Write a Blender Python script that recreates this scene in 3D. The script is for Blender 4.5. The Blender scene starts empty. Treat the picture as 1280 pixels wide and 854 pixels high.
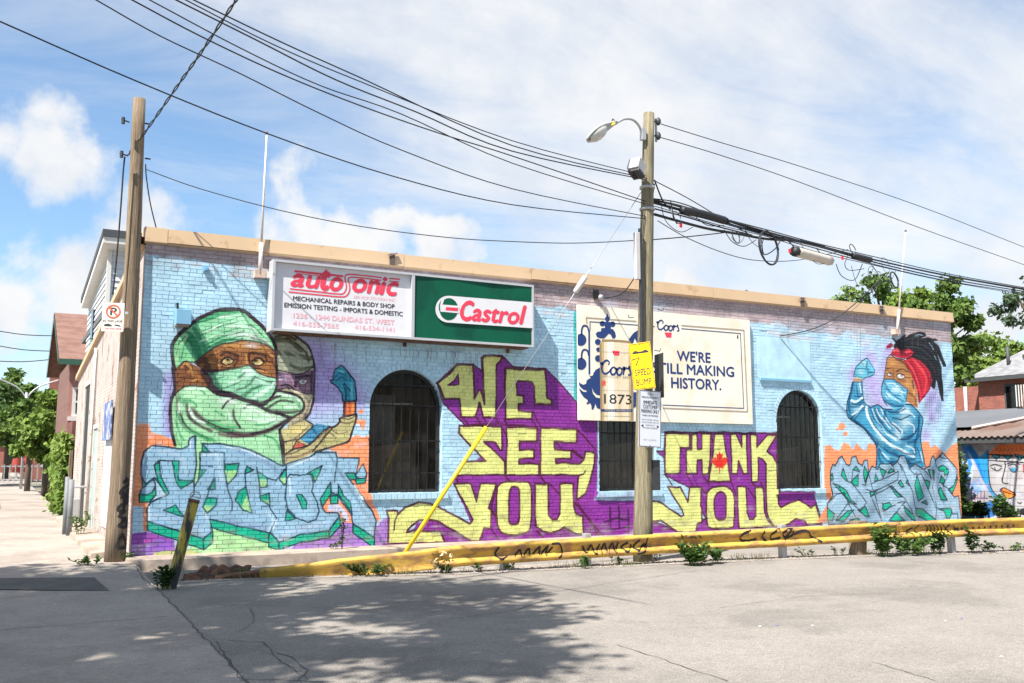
import bpy, bmesh, math, random
import numpy as np
from mathutils import Vector, Matrix

# ------------------------------------------------------------------ camera
# World axes: X runs along the painted wall, Y goes into it, Z is up; the wall's near corner is x=0, y=0.
scene = bpy.context.scene
FPX, CX0, CY0 = 1190.0, 640.0, 427.0            # focal length and centre in photograph pixels (1280 x 854)
PITCH = math.atan(150.0 / FPX)
YAW = math.radians(28.4897)                      # turned from +Y towards +X
CAM = np.array([-2.0359, -16.4481, 1.68])
cam_data = bpy.data.cameras.new('camera')
cam_data.sensor_width = 36.0
cam_data.lens = FPX / 1280.0 * 36.0
cam_data.clip_end = 2000.0
cam = bpy.data.objects.new('camera', cam_data)
scene.collection.objects.link(cam)
cam.location = CAM
cam.rotation_euler = (math.pi / 2 + PITCH, 0, -YAW)
scene.camera = cam
scene.render.resolution_x, scene.render.resolution_y = 1024, 683

# ------------------------------------------------------------------ light
SUN = Vector((0.75, 0.35, -1.16)).normalized()   # the way the sunlight travels
TO_SUN = -SUN
sun_data = bpy.data.lights.new('sun', 'SUN')
sun_data.energy = 4.9
sun_data.angle = math.radians(0.55)
sun_data.color = (1.0, 0.95, 0.87)
sun = bpy.data.objects.new('sun', sun_data)
scene.collection.objects.link(sun)
sun.rotation_euler = SUN.to_track_quat('-Z', 'Y').to_euler()
sun.location = (-20, -20, 40)
SEEDA = 9.1
SKY_STRENGTH = 0.090
CLOUD = 0.455
scene.view_settings.view_transform = 'Standard'
scene.view_settings.look = 'None'
scene.view_settings.gamma = 1.0
scene.view_settings.use_curve_mapping = False
scene.view_settings.exposure = 1.12

F_ = np.array([math.sin(YAW) * math.cos(PITCH), math.cos(YAW) * math.cos(PITCH), math.sin(PITCH)])
R_ = np.array([math.cos(YAW), -math.sin(YAW), 0.0])
U_ = np.cross(R_, F_)
def ray(px, py):
    return F_ + R_ * ((px - CX0) / FPX) - U_ * ((py - CY0) / FPX)
def W(px, py, y=0.0):                            # point on the plane Y = y seen at a pixel
    d = ray(px, py); return Vector(CAM + d * ((y - CAM[1]) / d[1]))
def G(px, py, z=0.0):                            # point on the level z
    d = ray(px, py); return Vector(CAM + d * ((z - CAM[2]) / d[2]))
def S(px, py, x=0.0):                            # point on the plane X = x
    d = ray(px, py); return Vector(CAM + d * ((x - CAM[0]) / d[0]))
def V(px, py, a, dirv):                          # point on the upright plane through a along dirv
    n = np.array([-dirv[1], dirv[0], 0.0]); d = ray(px, py)
    return Vector(CAM + d * (np.dot(np.array(a) - CAM, n) / np.dot(d, n)))

# ------------------------------------------------------------------ sky
world = bpy.data.worlds.new('World'); scene.world = world; world.use_nodes = True
def build_sky():
    nt = world.node_tree; nt.nodes.clear(); N = nt.nodes.new; L = nt.links.new
    out = N('ShaderNodeOutputWorld'); bg = N('ShaderNodeBackground')
    sky = N('ShaderNodeTexSky'); sky.sky_type = 'NISHITA'; sky.sun_disc = False
    sky.sun_elevation = math.asin(TO_SUN.z); sky.sun_rotation = math.atan2(TO_SUN.x, TO_SUN.y)
    sky.altitude = 100; sky.air_density = 1.0; sky.dust_density = 0.6; sky.ozone_density = 1.6
    tc = N('ShaderNodeTexCoord')
    sep = N('ShaderNodeSeparateXYZ'); L(tc.outputs['Generated'], sep.inputs[0])
    def m(op, a, b=None, c=None, clamp=False):
        n = N('ShaderNodeMath'); n.operation = op; n.use_clamp = clamp
        for i, v in enumerate((a, b, c)):
            if v is None: continue
            if isinstance(v, (int, float)): n.inputs[i].default_value = v
            else: L(v, n.inputs[i])
        return n.outputs[0]
    def ss(x, lo, hi):
        n = N('ShaderNodeMapRange'); n.interpolation_type = 'SMOOTHSTEP'
        L(x, n.inputs[0]); n.inputs[1].default_value = lo; n.inputs[2].default_value = hi
        return n.outputs[0]
    def noise(vec, scale, detail, rough, dist=0.0, w=0.0):
        n = N('ShaderNodeTexNoise'); n.noise_dimensions = '4D'
        L(vec, n.inputs['Vector']); n.inputs['W'].default_value = w
        n.inputs['Scale'].default_value = scale; n.inputs['Detail'].default_value = detail
        n.inputs['Roughness'].default_value = rough; n.inputs['Distortion'].default_value = dist
        return n.outputs['Fac']
    # a high thin veil, seen on a flat layer overhead
    zz = m('ADD', m('MAXIMUM', sep.outputs['Z'], 0.0), 0.16)
    comb = N('ShaderNodeCombineXYZ')
    L(m('DIVIDE', sep.outputs['X'], zz), comb.inputs[0]); L(m('DIVIDE', sep.outputs['Y'], zz), comb.inputs[1])
    big = noise(comb.outputs[0], 0.42, 3, 0.5, 0.3, SEEDA)
    mp = N('ShaderNodeMapping'); mp.inputs['Rotation'].default_value = (0, 0, 0.55); mp.inputs['Scale'].default_value = (0.8, 2.0, 1)
    L(comb.outputs[0], mp.inputs[0])
    fine = noise(mp.outputs[0], 1.5, 9, 0.62, 0.6, 2.1)
    veil = ss(m('ADD', m('MULTIPLY', big, 1.15), m('MULTIPLY', fine, 0.55)), 0.72, 1.08)
    veil = m('MULTIPLY', veil, 0.95)
    # heaped clouds, nearer the horizon
    cn = noise(tc.outputs['Generated'], 7.0, 10, 0.55, 0.25, 1.7)
    cb = noise(tc.outputs['Generated'], 3.1, 3, 0.5, 0.0, 4.4)
    cum = m('ADD', m('MULTIPLY', cn, 0.55), m('MULTIPLY', cb, 0.75))
    cum = m('SUBTRACT', cum, m('MULTIPLY', m('ABSOLUTE', m('SUBTRACT', sep.outputs['Z'], 0.20)), 0.9))
    puffs = None
    for (px, py, r, st) in ((55, 188, .07, 1.0), (10, 175, .05, .9), (170, 330, .075, 1.0), (95, 350, .07, 1.0), (20, 400, .06, 1.0), (455, 300, .075, 1.0), (545, 312, .05, .9), (375, 285, .05, .8),
                            (345, 225, .04, .62), (850, 350, .05, .9), (985, 370, .03, .6), (1235, 420, .06, 1.0), (1280, 395, .05, .9), (1205, 395, .04, .6)):
        d = ray(px, py); d = d / np.linalg.norm(d)
        dist = N('ShaderNodeVectorMath'); dist.operation = 'DISTANCE'
        nrm = N('ShaderNodeVectorMath'); nrm.operation = 'NORMALIZE'; L(tc.outputs['Generated'], nrm.inputs[0])
        L(nrm.outputs[0], dist.inputs[0]); dist.inputs[1].default_value = tuple(d)
        p = m('MULTIPLY', m('SUBTRACT', 1.0, m('DIVIDE', dist.outputs['Value'], r * 1.0)), st)
        puffs = p if puffs is None else m('MAXIMUM', puffs, p)
    pn = noise(tc.outputs['Generated'], 13.0, 9, 0.55, 0.2, 7.7)
    pm = ss(m('ADD', m('MAXIMUM', puffs, -0.5), m('MULTIPLY', m('SUBTRACT', pn, 0.5), 3.0)), 0.08, 0.75)
    cumm = m('MAXIMUM', ss(cum, 0.80, 0.92), pm)
    veil = m('MAXIMUM', veil, 0.05)
    below = ss(sep.outputs['Z'], -0.02, 0.03)
    cover = m('MULTIPLY', m('MAXIMUM', veil, cumm), below)
    cover = m('MAXIMUM', cover, m('MULTIPLY', ss(m('MULTIPLY', sep.outputs['Z'], -1.0), -0.22, -0.02), 0.35))
    shade = noise(tc.outputs['Generated'], 10.0, 6, 0.6, 0.0, 3.0)
    ccol = N('ShaderNodeMix'); ccol.data_type = 'RGBA'
    L(ss(shade, 0.3, 0.65), ccol.inputs['Factor'])
    ccol.inputs['A'].default_value = (CLOUD * .80, CLOUD * .85, CLOUD * .93, 1); ccol.inputs['B'].default_value = (CLOUD, CLOUD, CLOUD * 1.0, 1)
    skyc = N('ShaderNodeMix'); skyc.data_type = 'RGBA'; skyc.blend_type = 'MULTIPLY'; skyc.inputs['Factor'].default_value = 1.0
    L(sky.outputs[0], skyc.inputs['A']); skyc.inputs['B'].default_value = (SKY_STRENGTH * .84, SKY_STRENGTH * 1.0, SKY_STRENGTH * 1.06, 1)
    mix = N('ShaderNodeMix'); mix.data_type = 'RGBA'
    L(cover, mix.inputs['Factor']); L(skyc.outputs['Result'], mix.inputs['A']); L(ccol.outputs['Result'], mix.inputs['B'])
    L(mix.outputs['Result'], bg.inputs['Color']); bg.inputs['Strength'].default_value = 1.0
    L(bg.outputs[0], out.inputs[0])
build_sky()

# ------------------------------------------------------------------ helpers
rnd = random.Random(7)
COL = scene.collection
def lin(c): return tuple(((v / 255.0) / 12.92 if v / 255.0 <= 0.04045 else ((v / 255.0 + 0.055) / 1.055) ** 2.4) for v in c)
MATS = {}
def mat(name, col, rough=0.7, var=0.12, scale=6.0, bump=0.0, bscale=60.0, metal=0.0, spec=0.4, second=None, amount=0.35, sscale=3.0, stretch=None, trans=0.0, grain=None):
    """Procedural material: base colour with two scales of noise, optional second colour in patches, optional bump."""
    if name in MATS: return MATS[name]
    m_ = bpy.data.materials.new(name); m_.use_nodes = True
    nt = m_.node_tree; N = nt.nodes.new; L = nt.links.new
    b = nt.nodes['Principled BSDF']
    b.inputs['Roughness'].default_value = rough; b.inputs['Metallic'].default_value = metal
    b.inputs['Specular IOR Level'].default_value = spec
    tc = N('ShaderNodeTexCoord'); vec = tc.outputs['Object']
    if stretch:
        mp = N('ShaderNodeMapping'); mp.inputs['Scale'].default_value = stretch; L(vec, mp.inputs[0]); vec = mp.outputs[0]
    n1 = N('ShaderNodeTexNoise'); L(vec, n1.inputs['Vector']); n1.inputs['Scale'].default_value = scale; n1.inputs['Detail'].default_value = 6
    r = N('ShaderNodeMapRange'); L(n1.outputs['Fac'], r.inputs[0]); r.inputs[1].default_value = 0.25; r.inputs[2].default_value = 0.75
    r.inputs[3].default_value = 1 - var; r.inputs[4].default_value = 1 + var
    mul = N('ShaderNodeMix'); mul.data_type = 'RGBA'; mul.blend_type = 'MULTIPLY'; mul.inputs['Factor'].default_value = 1
    cur = None
    if second is not None:
        n2 = N('ShaderNodeTexNoise'); L(vec, n2.inputs['Vector']); n2.inputs['Scale'].default_value = sscale; n2.inputs['Detail'].default_value = 8; n2.inputs['Roughness'].default_value = 0.65
        r2 = N('ShaderNodeMapRange'); r2.interpolation_type = 'SMOOTHSTEP'; L(n2.outputs['Fac'], r2.inputs[0])
        r2.inputs[1].default_value = 0.62 - amount * 0.4; r2.inputs[2].default_value = 0.72 - amount * 0.3
        mx = N('ShaderNodeMix'); mx.data_type = 'RGBA'; L(r2.outputs[0], mx.inputs['Factor'])
        mx.inputs['A'].default_value = (*col, 1); mx.inputs['B'].default_value = (*second, 1); cur = mx.outputs['Result']
    if cur is None: mul.inputs['A'].default_value = (*col, 1)
    else: L(cur, mul.inputs['A'])
    fac = r.outputs[0]
    for gsc, gam in (grain or ()):                  # stone-sized speckle
        ng = N('ShaderNodeTexNoise'); L(vec, ng.inputs['Vector']); ng.inputs['Scale'].default_value = gsc; ng.inputs['Detail'].default_value = 3; ng.inputs['Roughness'].default_value = .7
        rg = N('ShaderNodeMapRange'); L(ng.outputs['Fac'], rg.inputs[0]); rg.inputs[1].default_value = .3; rg.inputs[2].default_value = .7; rg.inputs[3].default_value = 1 - gam; rg.inputs[4].default_value = 1 + gam
        pm_ = N('ShaderNodeMath'); pm_.operation = 'MULTIPLY'; L(fac, pm_.inputs[0]); L(rg.outputs[0], pm_.inputs[1]); fac = pm_.outputs[0]
    cc = N('ShaderNodeCombineColor')
    for i in range(3): L(fac, cc.inputs[i])
    L(cc.outputs[0], mul.inputs['B']); L(mul.outputs['Result'], b.inputs['Base Color'])
    if bump > 0:
        n3 = N('ShaderNodeTexNoise'); L(vec, n3.inputs['Vector']); n3.inputs['Scale'].default_value = bscale; n3.inputs['Detail'].default_value = 5
        bp = N('ShaderNodeBump'); bp.inputs['Strength'].default_value = bump; bp.inputs['Distance'].default_value = 0.01
        L(n3.outputs['Fac'], bp.inputs['Height']); L(bp.outputs[0], b.inputs['Normal'])
    if trans > 0:
        tr = N('ShaderNodeBsdfTranslucent'); L(mul.outputs['Result'], tr.inputs[0])
        ms = N('ShaderNodeMixShader'); ms.inputs[0].default_value = trans
        L(b.outputs[0], ms.inputs[1]); L(tr.outputs[0], ms.inputs[2])
        L(ms.outputs[0], nt.nodes['Material Output'].inputs[0])
    MATS[name] = m_
    return m_
def tag(o, label=None, cat=None, group=None, kind=None):
    if label: o['label'] = label
    if cat: o['category'] = cat
    if group: o['group'] = group
    if kind: o['kind'] = kind
    return o
def link(name, me, parent=None, material=None):
    o = bpy.data.objects.new(name, me); COL.objects.link(o)
    if material is not None and me is not None and len(me.materials) == 0: me.materials.append(material)
    if parent is not None: o.parent = parent
    return o
def empty(name, loc=(0, 0, 0), rz=0.0):
    o = bpy.data.objects.new(name, None); COL.objects.link(o); o.empty_display_size = 0.2
    o.location = loc; o.rotation_euler = (0, 0, rz); return o
def copy_tree(o, parent=None):
    c = o.copy(); COL.objects.link(c); c.parent = parent
    for ch in list(o.children): copy_tree(ch, c)
    return c
class MB:
    def __init__(s): s.v = []; s.f = []
    def add(s, vs, fs):
        k = len(s.v); s.v += [tuple(p) for p in vs]; s.f += [tuple(i + k for i in f) for f in fs]; return s
    def box(s, a, b):
        x0, y0, z0 = (min(p, q) for p, q in zip(a, b)); x1, y1, z1 = (max(p, q) for p, q in zip(a, b))
        return s.add([(x0,y0,z0),(x1,y0,z0),(x1,y1,z0),(x0,y1,z0),(x0,y0,z1),(x1,y0,z1),(x1,y1,z1),(x0,y1,z1)],
                     [(3,2,1,0),(4,5,6,7),(0,1,5,4),(1,2,6,5),(2,3,7,6),(3,0,4,7)])
    def tube(s, pts, r, n=8, cap=True):
        pts = [Vector(p) for p in pts]; rs = r if isinstance(r, (list, tuple)) else [r] * len(pts)
        t0 = (pts[1] - pts[0]).normalized(); up = Vector((0, 0, 1)) if abs(t0.z) < 0.9 else Vector((0, 1, 0))
        a = t0.cross(up).normalized(); k = len(s.v)
        for i, p in enumerate(pts):
            t = (pts[min(i + 1, len(pts) - 1)] - pts[max(i - 1, 0)]).normalized()
            a = (a - t * a.dot(t)).normalized(); b = t.cross(a)
            for j in range(n):
                w = 2 * math.pi * j / n; s.v.append(tuple(p + (a * math.cos(w) + b * math.sin(w)) * rs[i]))
        for i in range(len(pts) - 1):
            for j in range(n):
                q = (j + 1) % n; s.f.append((k + i*n + j, k + i*n + q, k + (i+1)*n + q, k + (i+1)*n + j))
        if cap:
            s.f.append(tuple(k + j for j in reversed(range(n)))); s.f.append(tuple(k + (len(pts)-1)*n + j for j in range(n)))
        return s
    def prism(s, poly, y0, y1):                  # poly in (x, z), swept along y
        n = len(poly); a = sum(poly[i][0]*poly[(i+1)%n][1] - poly[(i+1)%n][0]*poly[i][1] for i in range(n))
        if a < 0: poly = poly[::-1]
        k = len(s.v); s.v += [(p[0], y0, p[1]) for p in poly] + [(p[0], y1, p[1]) for p in poly]
        s.f.append(tuple(range(k, k + n))); s.f.append(tuple(range(k + 2*n - 1, k + n - 1, -1)))
        for i in range(n):
            j = (i + 1) % n; s.f.append((k + j, k + i, k + n + i, k + n + j))
        return s
    def quad(s, a, b, c, d): return s.add([a, b, c, d], [(0, 1, 2, 3)])
    def ribbon(s, pts, w, y, taper=True):        # flat brush stroke in the x-z plane at depth y
        n = len(pts)
        L_ = []
        for i, p in enumerate(pts):
            q0 = pts[max(i-1, 0)]; q1 = pts[min(i+1, n-1)]
            tx, tz = q1[0]-q0[0], q1[1]-q0[1]; l = math.hypot(tx, tz) or 1
            ww = (w[i] if isinstance(w, (list, tuple)) else w) / 2
            L_.append(((p[0]-tz/l*ww, y, p[1]+tx/l*ww), (p[0]+tz/l*ww, y, p[1]-tx/l*ww)))
        k = len(s.v)
        for a, b in L_: s.v += [a, b]
        for i in range(n-1): s.f.append((k+2*i, k+2*i+1, k+2*i+3, k+2*i+2))
        return s
    def mesh(s, name, smooth=False):
        me = bpy.data.meshes.new(name); me.from_pydata(s.v, [], s.f); me.update()
        if smooth: me.polygons.foreach_set('use_smooth', [True] * len(me.polygons))
        return me
    def build(s, name, material, parent=None, smooth=False, bevel=0.0):
        me = s.mesh(name, smooth)
        if bevel > 0:
            bm = bmesh.new(); bm.from_mesh(me)
            bmesh.ops.bevel(bm, geom=bm.edges[:], offset=bevel, segments=2, profile=0.6, affect='EDGES', clamp_overlap=True)
            bm.to_mesh(me); bm.free()
        return link(name, me, parent, material)
def catmull(pts, k=6, closed=True):
    P = [np.array(p, float) for p in pts]; n = len(P); out = []
    rng = range(n) if closed else range(n - 1)
    for i in rng:
        if closed: a, b, c, d = P[(i-1) % n], P[i], P[(i+1) % n], P[(i+2) % n]
        else: a, b, c, d = P[max(i-1, 0)], P[i], P[i+1], P[min(i+2, n-1)]
        for j in range(k):
            t = j / k
            out.append(0.5 * ((2*b) + (c-a)*t + (2*a-5*b+4*c-d)*t*t + (3*b-a-3*c+d)*t**3))
    if not closed: out.append(P[-1])
    return [tuple(p) for p in out]
def text_mesh(txt, x0, x1, z0, z1, y, bold=0.0, shear=0.0, name='lettering', spacing=1.0):
    """Lettering stretched to fill a rectangle in the local x-z plane, facing -y."""
    cu = bpy.data.curves.new(name, 'FONT'); cu.body = txt; cu.shear = shear; cu.resolution_u = 3; cu.space_character = spacing
    ob = bpy.data.objects.new(name, cu); COL.objects.link(ob)
    dg = bpy.context.evaluated_depsgraph_get(); me = bpy.data.meshes.new_from_object(ob.evaluated_get(dg))
    bpy.data.objects.remove(ob); bpy.data.curves.remove(cu)
    n = len(me.vertices); co = np.empty(n * 3); me.vertices.foreach_get('co', co); co = co.reshape(-1, 3)
    a, b = co.min(0), co.max(0)
    q = np.empty_like(co)
    q[:, 0] = x0 + (co[:, 0] - a[0]) / max(b[0] - a[0], 1e-6) * (x1 - x0)
    q[:, 2] = z0 + (co[:, 1] - a[1]) / max(b[1] - a[1], 1e-6) * (z1 - z0)
    q[:, 1] = y
    me.vertices.foreach_set('co', q.ravel()); me.update(); me.materials.clear()
    if bold > 0:                                   # thicken: a few copies a hair apart, each on its own plane
        fs = [tuple(p.vertices) for p in me.polygons]; V_ = []; F2 = []; b_ = bold * (z1 - z0)
        for k, (dx, dz) in enumerate(((0, 0), (b_, 0), (-b_, 0), (0, b_), (0, -b_))):
            o_ = len(V_); V_ += [(p[0] + dx, p[1] + k * .0002, p[2] + dz) for p in q]; F2 += [tuple(i + o_ for i in f) for f in fs]
        me = bpy.data.meshes.new(name); me.from_pydata(V_, [], F2); me.update()
    return me
# ------------------------------------------------------------------ the painted wall: a canvas drawn shape by shape
WALL_L, WALL_H, PPM = 20.15, 5.40, 140.0
class Canvas:
    def __init__(s, w_m, h_m, base, toplane):
        s.ppm = PPM; s.w, s.h = int(w_m * PPM), int(h_m * PPM); s.toplane = toplane
        s.a = np.empty((s.h, s.w, 3), np.float32); s.a[:] = lin(base)
        s.frame(0, 0, 1)
    def frame(s, x0, y0, sc): s.x0, s.y0, s.sc = x0, y0, sc; return s
    def mp(s, pts):
        out = []
        for p in pts:
            u, v = s.toplane(s.x0 + p[0] / s.sc, s.y0 + p[1] / s.sc); out.append((u * s.ppm, v * s.ppm))
        return np.array(out)
    def wpx(s, p, w):
        q = s.mp([p, (p[0], p[1] + w)]); return max(abs(q[1][1] - q[0][1]), 0.6)
    def cover(s, P):
        x0 = max(int(P[:, 0].min()) - 1, 0); x1 = min(int(P[:, 0].max()) + 2, s.w)
        y0 = max(int(P[:, 1].min()) - 1, 0); y1 = min(int(P[:, 1].max()) + 2, s.h)
        if x1 <= x0 or y1 <= y0: return None
        cov = np.zeros((y1 - y0, x1 - x0), np.float32); Q = np.roll(P, -1, 0); SUB = 3
        xs = np.arange(x0, x1)
        for r in range(y1 - y0):
            for k in range(SUB):
                y = y0 + r + (k + 0.5) / SUB
                c = (P[:, 1] <= y) != (Q[:, 1] <= y)
                if not c.any(): continue
                xx = np.sort(P[c, 0] + (y - P[c, 1]) / (Q[c, 1] - P[c, 1]) * (Q[c, 0] - P[c, 0]))
                for i in range(0, len(xx) - 1, 2):
                    a, b = xx[i] - x0, xx[i + 1] - x0
                    ia, ib = max(int(math.floor(a)), 0), min(int(math.floor(b)), x1 - x0 - 1)
                    if ib < 0 or ia > x1 - x0 - 1: continue
                    if ia == ib: cov[r, ia] += (b - max(a, 0)) / SUB
                    else:
                        cov[r, ia] += (ia + 1 - max(a, 0)) / SUB; cov[r, ia + 1:ib] += 1.0 / SUB; cov[r, ib] += min(b - ib, 1) / SUB
        return y0, y1, x0, x1, np.clip(cov, 0, 1)
    def blend(s, y0, y1, x0, x1, al, col):
        al = al[..., None]; s.a[y0:y1, x0:x1] = s.a[y0:y1, x0:x1] * (1 - al) + np.array(lin(col), np.float32) * al
    def fill(s, pts, col, line=None, lw=3.0, sm=False, alpha=1.0, closed=True):
        if sm: pts = catmull(pts, 5)
        c = s.cover(s.mp(pts))
        if c: s.blend(c[0], c[1], c[2], c[3], c[4] * alpha, col)
        if line: s.stroke(list(pts) + [pts[0]], line, lw)
        return s
    def shade(s, pts, marks, sm=True):             # soft marks kept inside a shape
        if sm: pts = catmull(pts, 5)
        c = s.cover(s.mp(pts))
        if not c: return
        y0, y1, x0, x1, cov = c; keep = s.a[y0:y1, x0:x1].copy()
        for mk in marks:
            if mk[0] == 's': s.stroke(mk[1], mk[2], mk[3], soft=(mk[4] if len(mk) > 4 else 0.5) * 1.5,  sm=True, alpha=mk[5] if len(mk) > 5 else 0.92)
            else: s.spray(mk[1], mk[2], mk[3], mk[4] if len(mk) > 4 else 0.7)
        s.a[y0:y1, x0:x1] = keep * (1 - cov[..., None]) + s.a[y0:y1, x0:x1] * cov[..., None]
    def stroke(s, pts, col, w, soft=0.0, sm=False, alpha=1.0):
        if soft <= 0.35: w = w * 1.4                # outlines are laid on broad
        hw = s.wpx(pts[0], w) / 2
        if sm: pts = catmull(pts, 6, closed=False)
        P = s.mp(pts); fe = max(0.6, hw * soft); R = hw + fe + 1
        x0 = max(int(P[:, 0].min() - R), 0); x1 = min(int(P[:, 0].max() + R) + 1, s.w); y0 = max(int(P[:, 1].min() - R), 0); y1 = min(int(P[:, 1].max() + R) + 1, s.h)
        if x1 <= x0 or y1 <= y0: return s
        D = np.full((y1 - y0, x1 - x0), 1e9, np.float32)
        for a, b in zip(P[:-1], P[1:]):
            ax0 = max(int(min(a[0], b[0]) - R), x0); ax1 = min(int(max(a[0], b[0]) + R) + 1, x1)
            ay0 = max(int(min(a[1], b[1]) - R), y0); ay1 = min(int(max(a[1], b[1]) + R) + 1, y1)
            if ax1 <= ax0 or ay1 <= ay0: continue
            X, Y = np.meshgrid(np.arange(ax0, ax1) + 0.5, np.arange(ay0, ay1) + 0.5)
            d = b - a; l2 = max(float(d @ d), 1e-6)
            t = np.clip(((X - a[0]) * d[0] + (Y - a[1]) * d[1]) / l2, 0, 1)
            dd = np.hypot(X - a[0] - t * d[0], Y - a[1] - t * d[1])
            sl = D[ay0 - y0:ay1 - y0, ax0 - x0:ax1 - x0]; np.minimum(sl, dd, out=sl)
        al = np.clip((hw + fe / 2 - D) / fe, 0, 1); al = al * al * (3 - 2 * al)
        s.blend(y0, y1, x0, x1, al * alpha, col); return s
    def spray(s, p, r, col, alpha=0.7):
        c = s.mp([p])[0]; rx, ry = (r if isinstance(r, tuple) else (r, r))
        rx = s.wpx(p, rx); ry = s.wpx(p, ry)
        x0 = max(int(c[0] - 2.5 * rx), 0); x1 = min(int(c[0] + 2.5 * rx) + 1, s.w); y0 = max(int(c[1] - 2.5 * ry), 0); y1 = min(int(c[1] + 2.5 * ry) + 1, s.h)
        if x1 <= x0 or y1 <= y0: return s
        X, Y = np.meshgrid(np.arange(x0, x1), np.arange(y0, y1))
        s.blend(y0, y1, x0, x1, alpha * np.exp(-(((X - c[0]) / rx) ** 2 + ((Y - c[1]) / ry) ** 2)), col); return s
    def weather(s, seed, warp=1.3):                # unsteady hand, overspray and uneven cover of sprayed paint
        r = np.random.RandomState(seed); h, w = s.h, s.w; Y, X = np.mgrid[0:h, 0:w].astype(np.float32); dx = np.zeros((h, w), np.float32); dy = dx.copy()
        for k in range(9):
            f = r.uniform(.015, .12); a = r.uniform(0, 6.28); p = r.uniform(0, 6.28, 2); ph = (X * math.cos(a) + Y * math.sin(a)) * f
            dx += np.sin(ph + p[0]) * warp / 3.2; dy += np.sin(ph * 1.07 + p[1]) * warp / 3.2
        s.a = s.a[np.clip((Y + dy).round().astype(int), 0, h - 1), np.clip((X + dx).round().astype(int), 0, w - 1)]
        def blur(A, n):
            for ax in (0, 1):
                P = np.pad(A, [(n, n) if i == ax else (0, 0) for i in range(A.ndim)], mode='edge'); C = np.cumsum(P, ax, dtype=np.float64); C = np.concatenate([np.zeros_like(np.take(C, [0], ax)), C], ax); m_ = A.shape[ax]
                A = ((np.take(C, range(2 * n + 1, 2 * n + 1 + m_), ax) - np.take(C, range(m_), ax)) / (2 * n + 1)).astype(np.float32)
            return A
        halo = blur(s.a, 7); fld = blur(blur(r.rand(h, w).astype(np.float32), 10), 10); fld = (fld - fld.mean()) / fld.std()
        mix = np.clip(.13 + .10 * fld, 0, .4)[..., None]; s.a = s.a * (1 - mix) + halo * mix
        fine = blur(r.rand(h, w).astype(np.float32), 1) - .5; streak = blur(blur(r.rand(1, w).astype(np.float32).repeat(h, 0), 2) , 2); streak = (streak - streak.mean()) / streak.std()
        s.a = np.clip(s.a * (1 + fine * .22 + fld * .035 + streak * .012)[..., None], 0.002, .95); return s
    def image(s, name):
        im = bpy.data.images.new(name, s.w, s.h, alpha=False, float_buffer=True)
        px = np.ones((s.h, s.w, 4), np.float32); px[..., :3] = s.a
        im.colorspace_settings.name = 'Linear Rec.709'; im.pixels.foreach_set(px.ravel()); im.update(); im.pack()
        return im
def wall_uv(px, py):
    p = W(px, py); return p.x, p.z
BLUE = (180, 214, 231)
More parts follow.
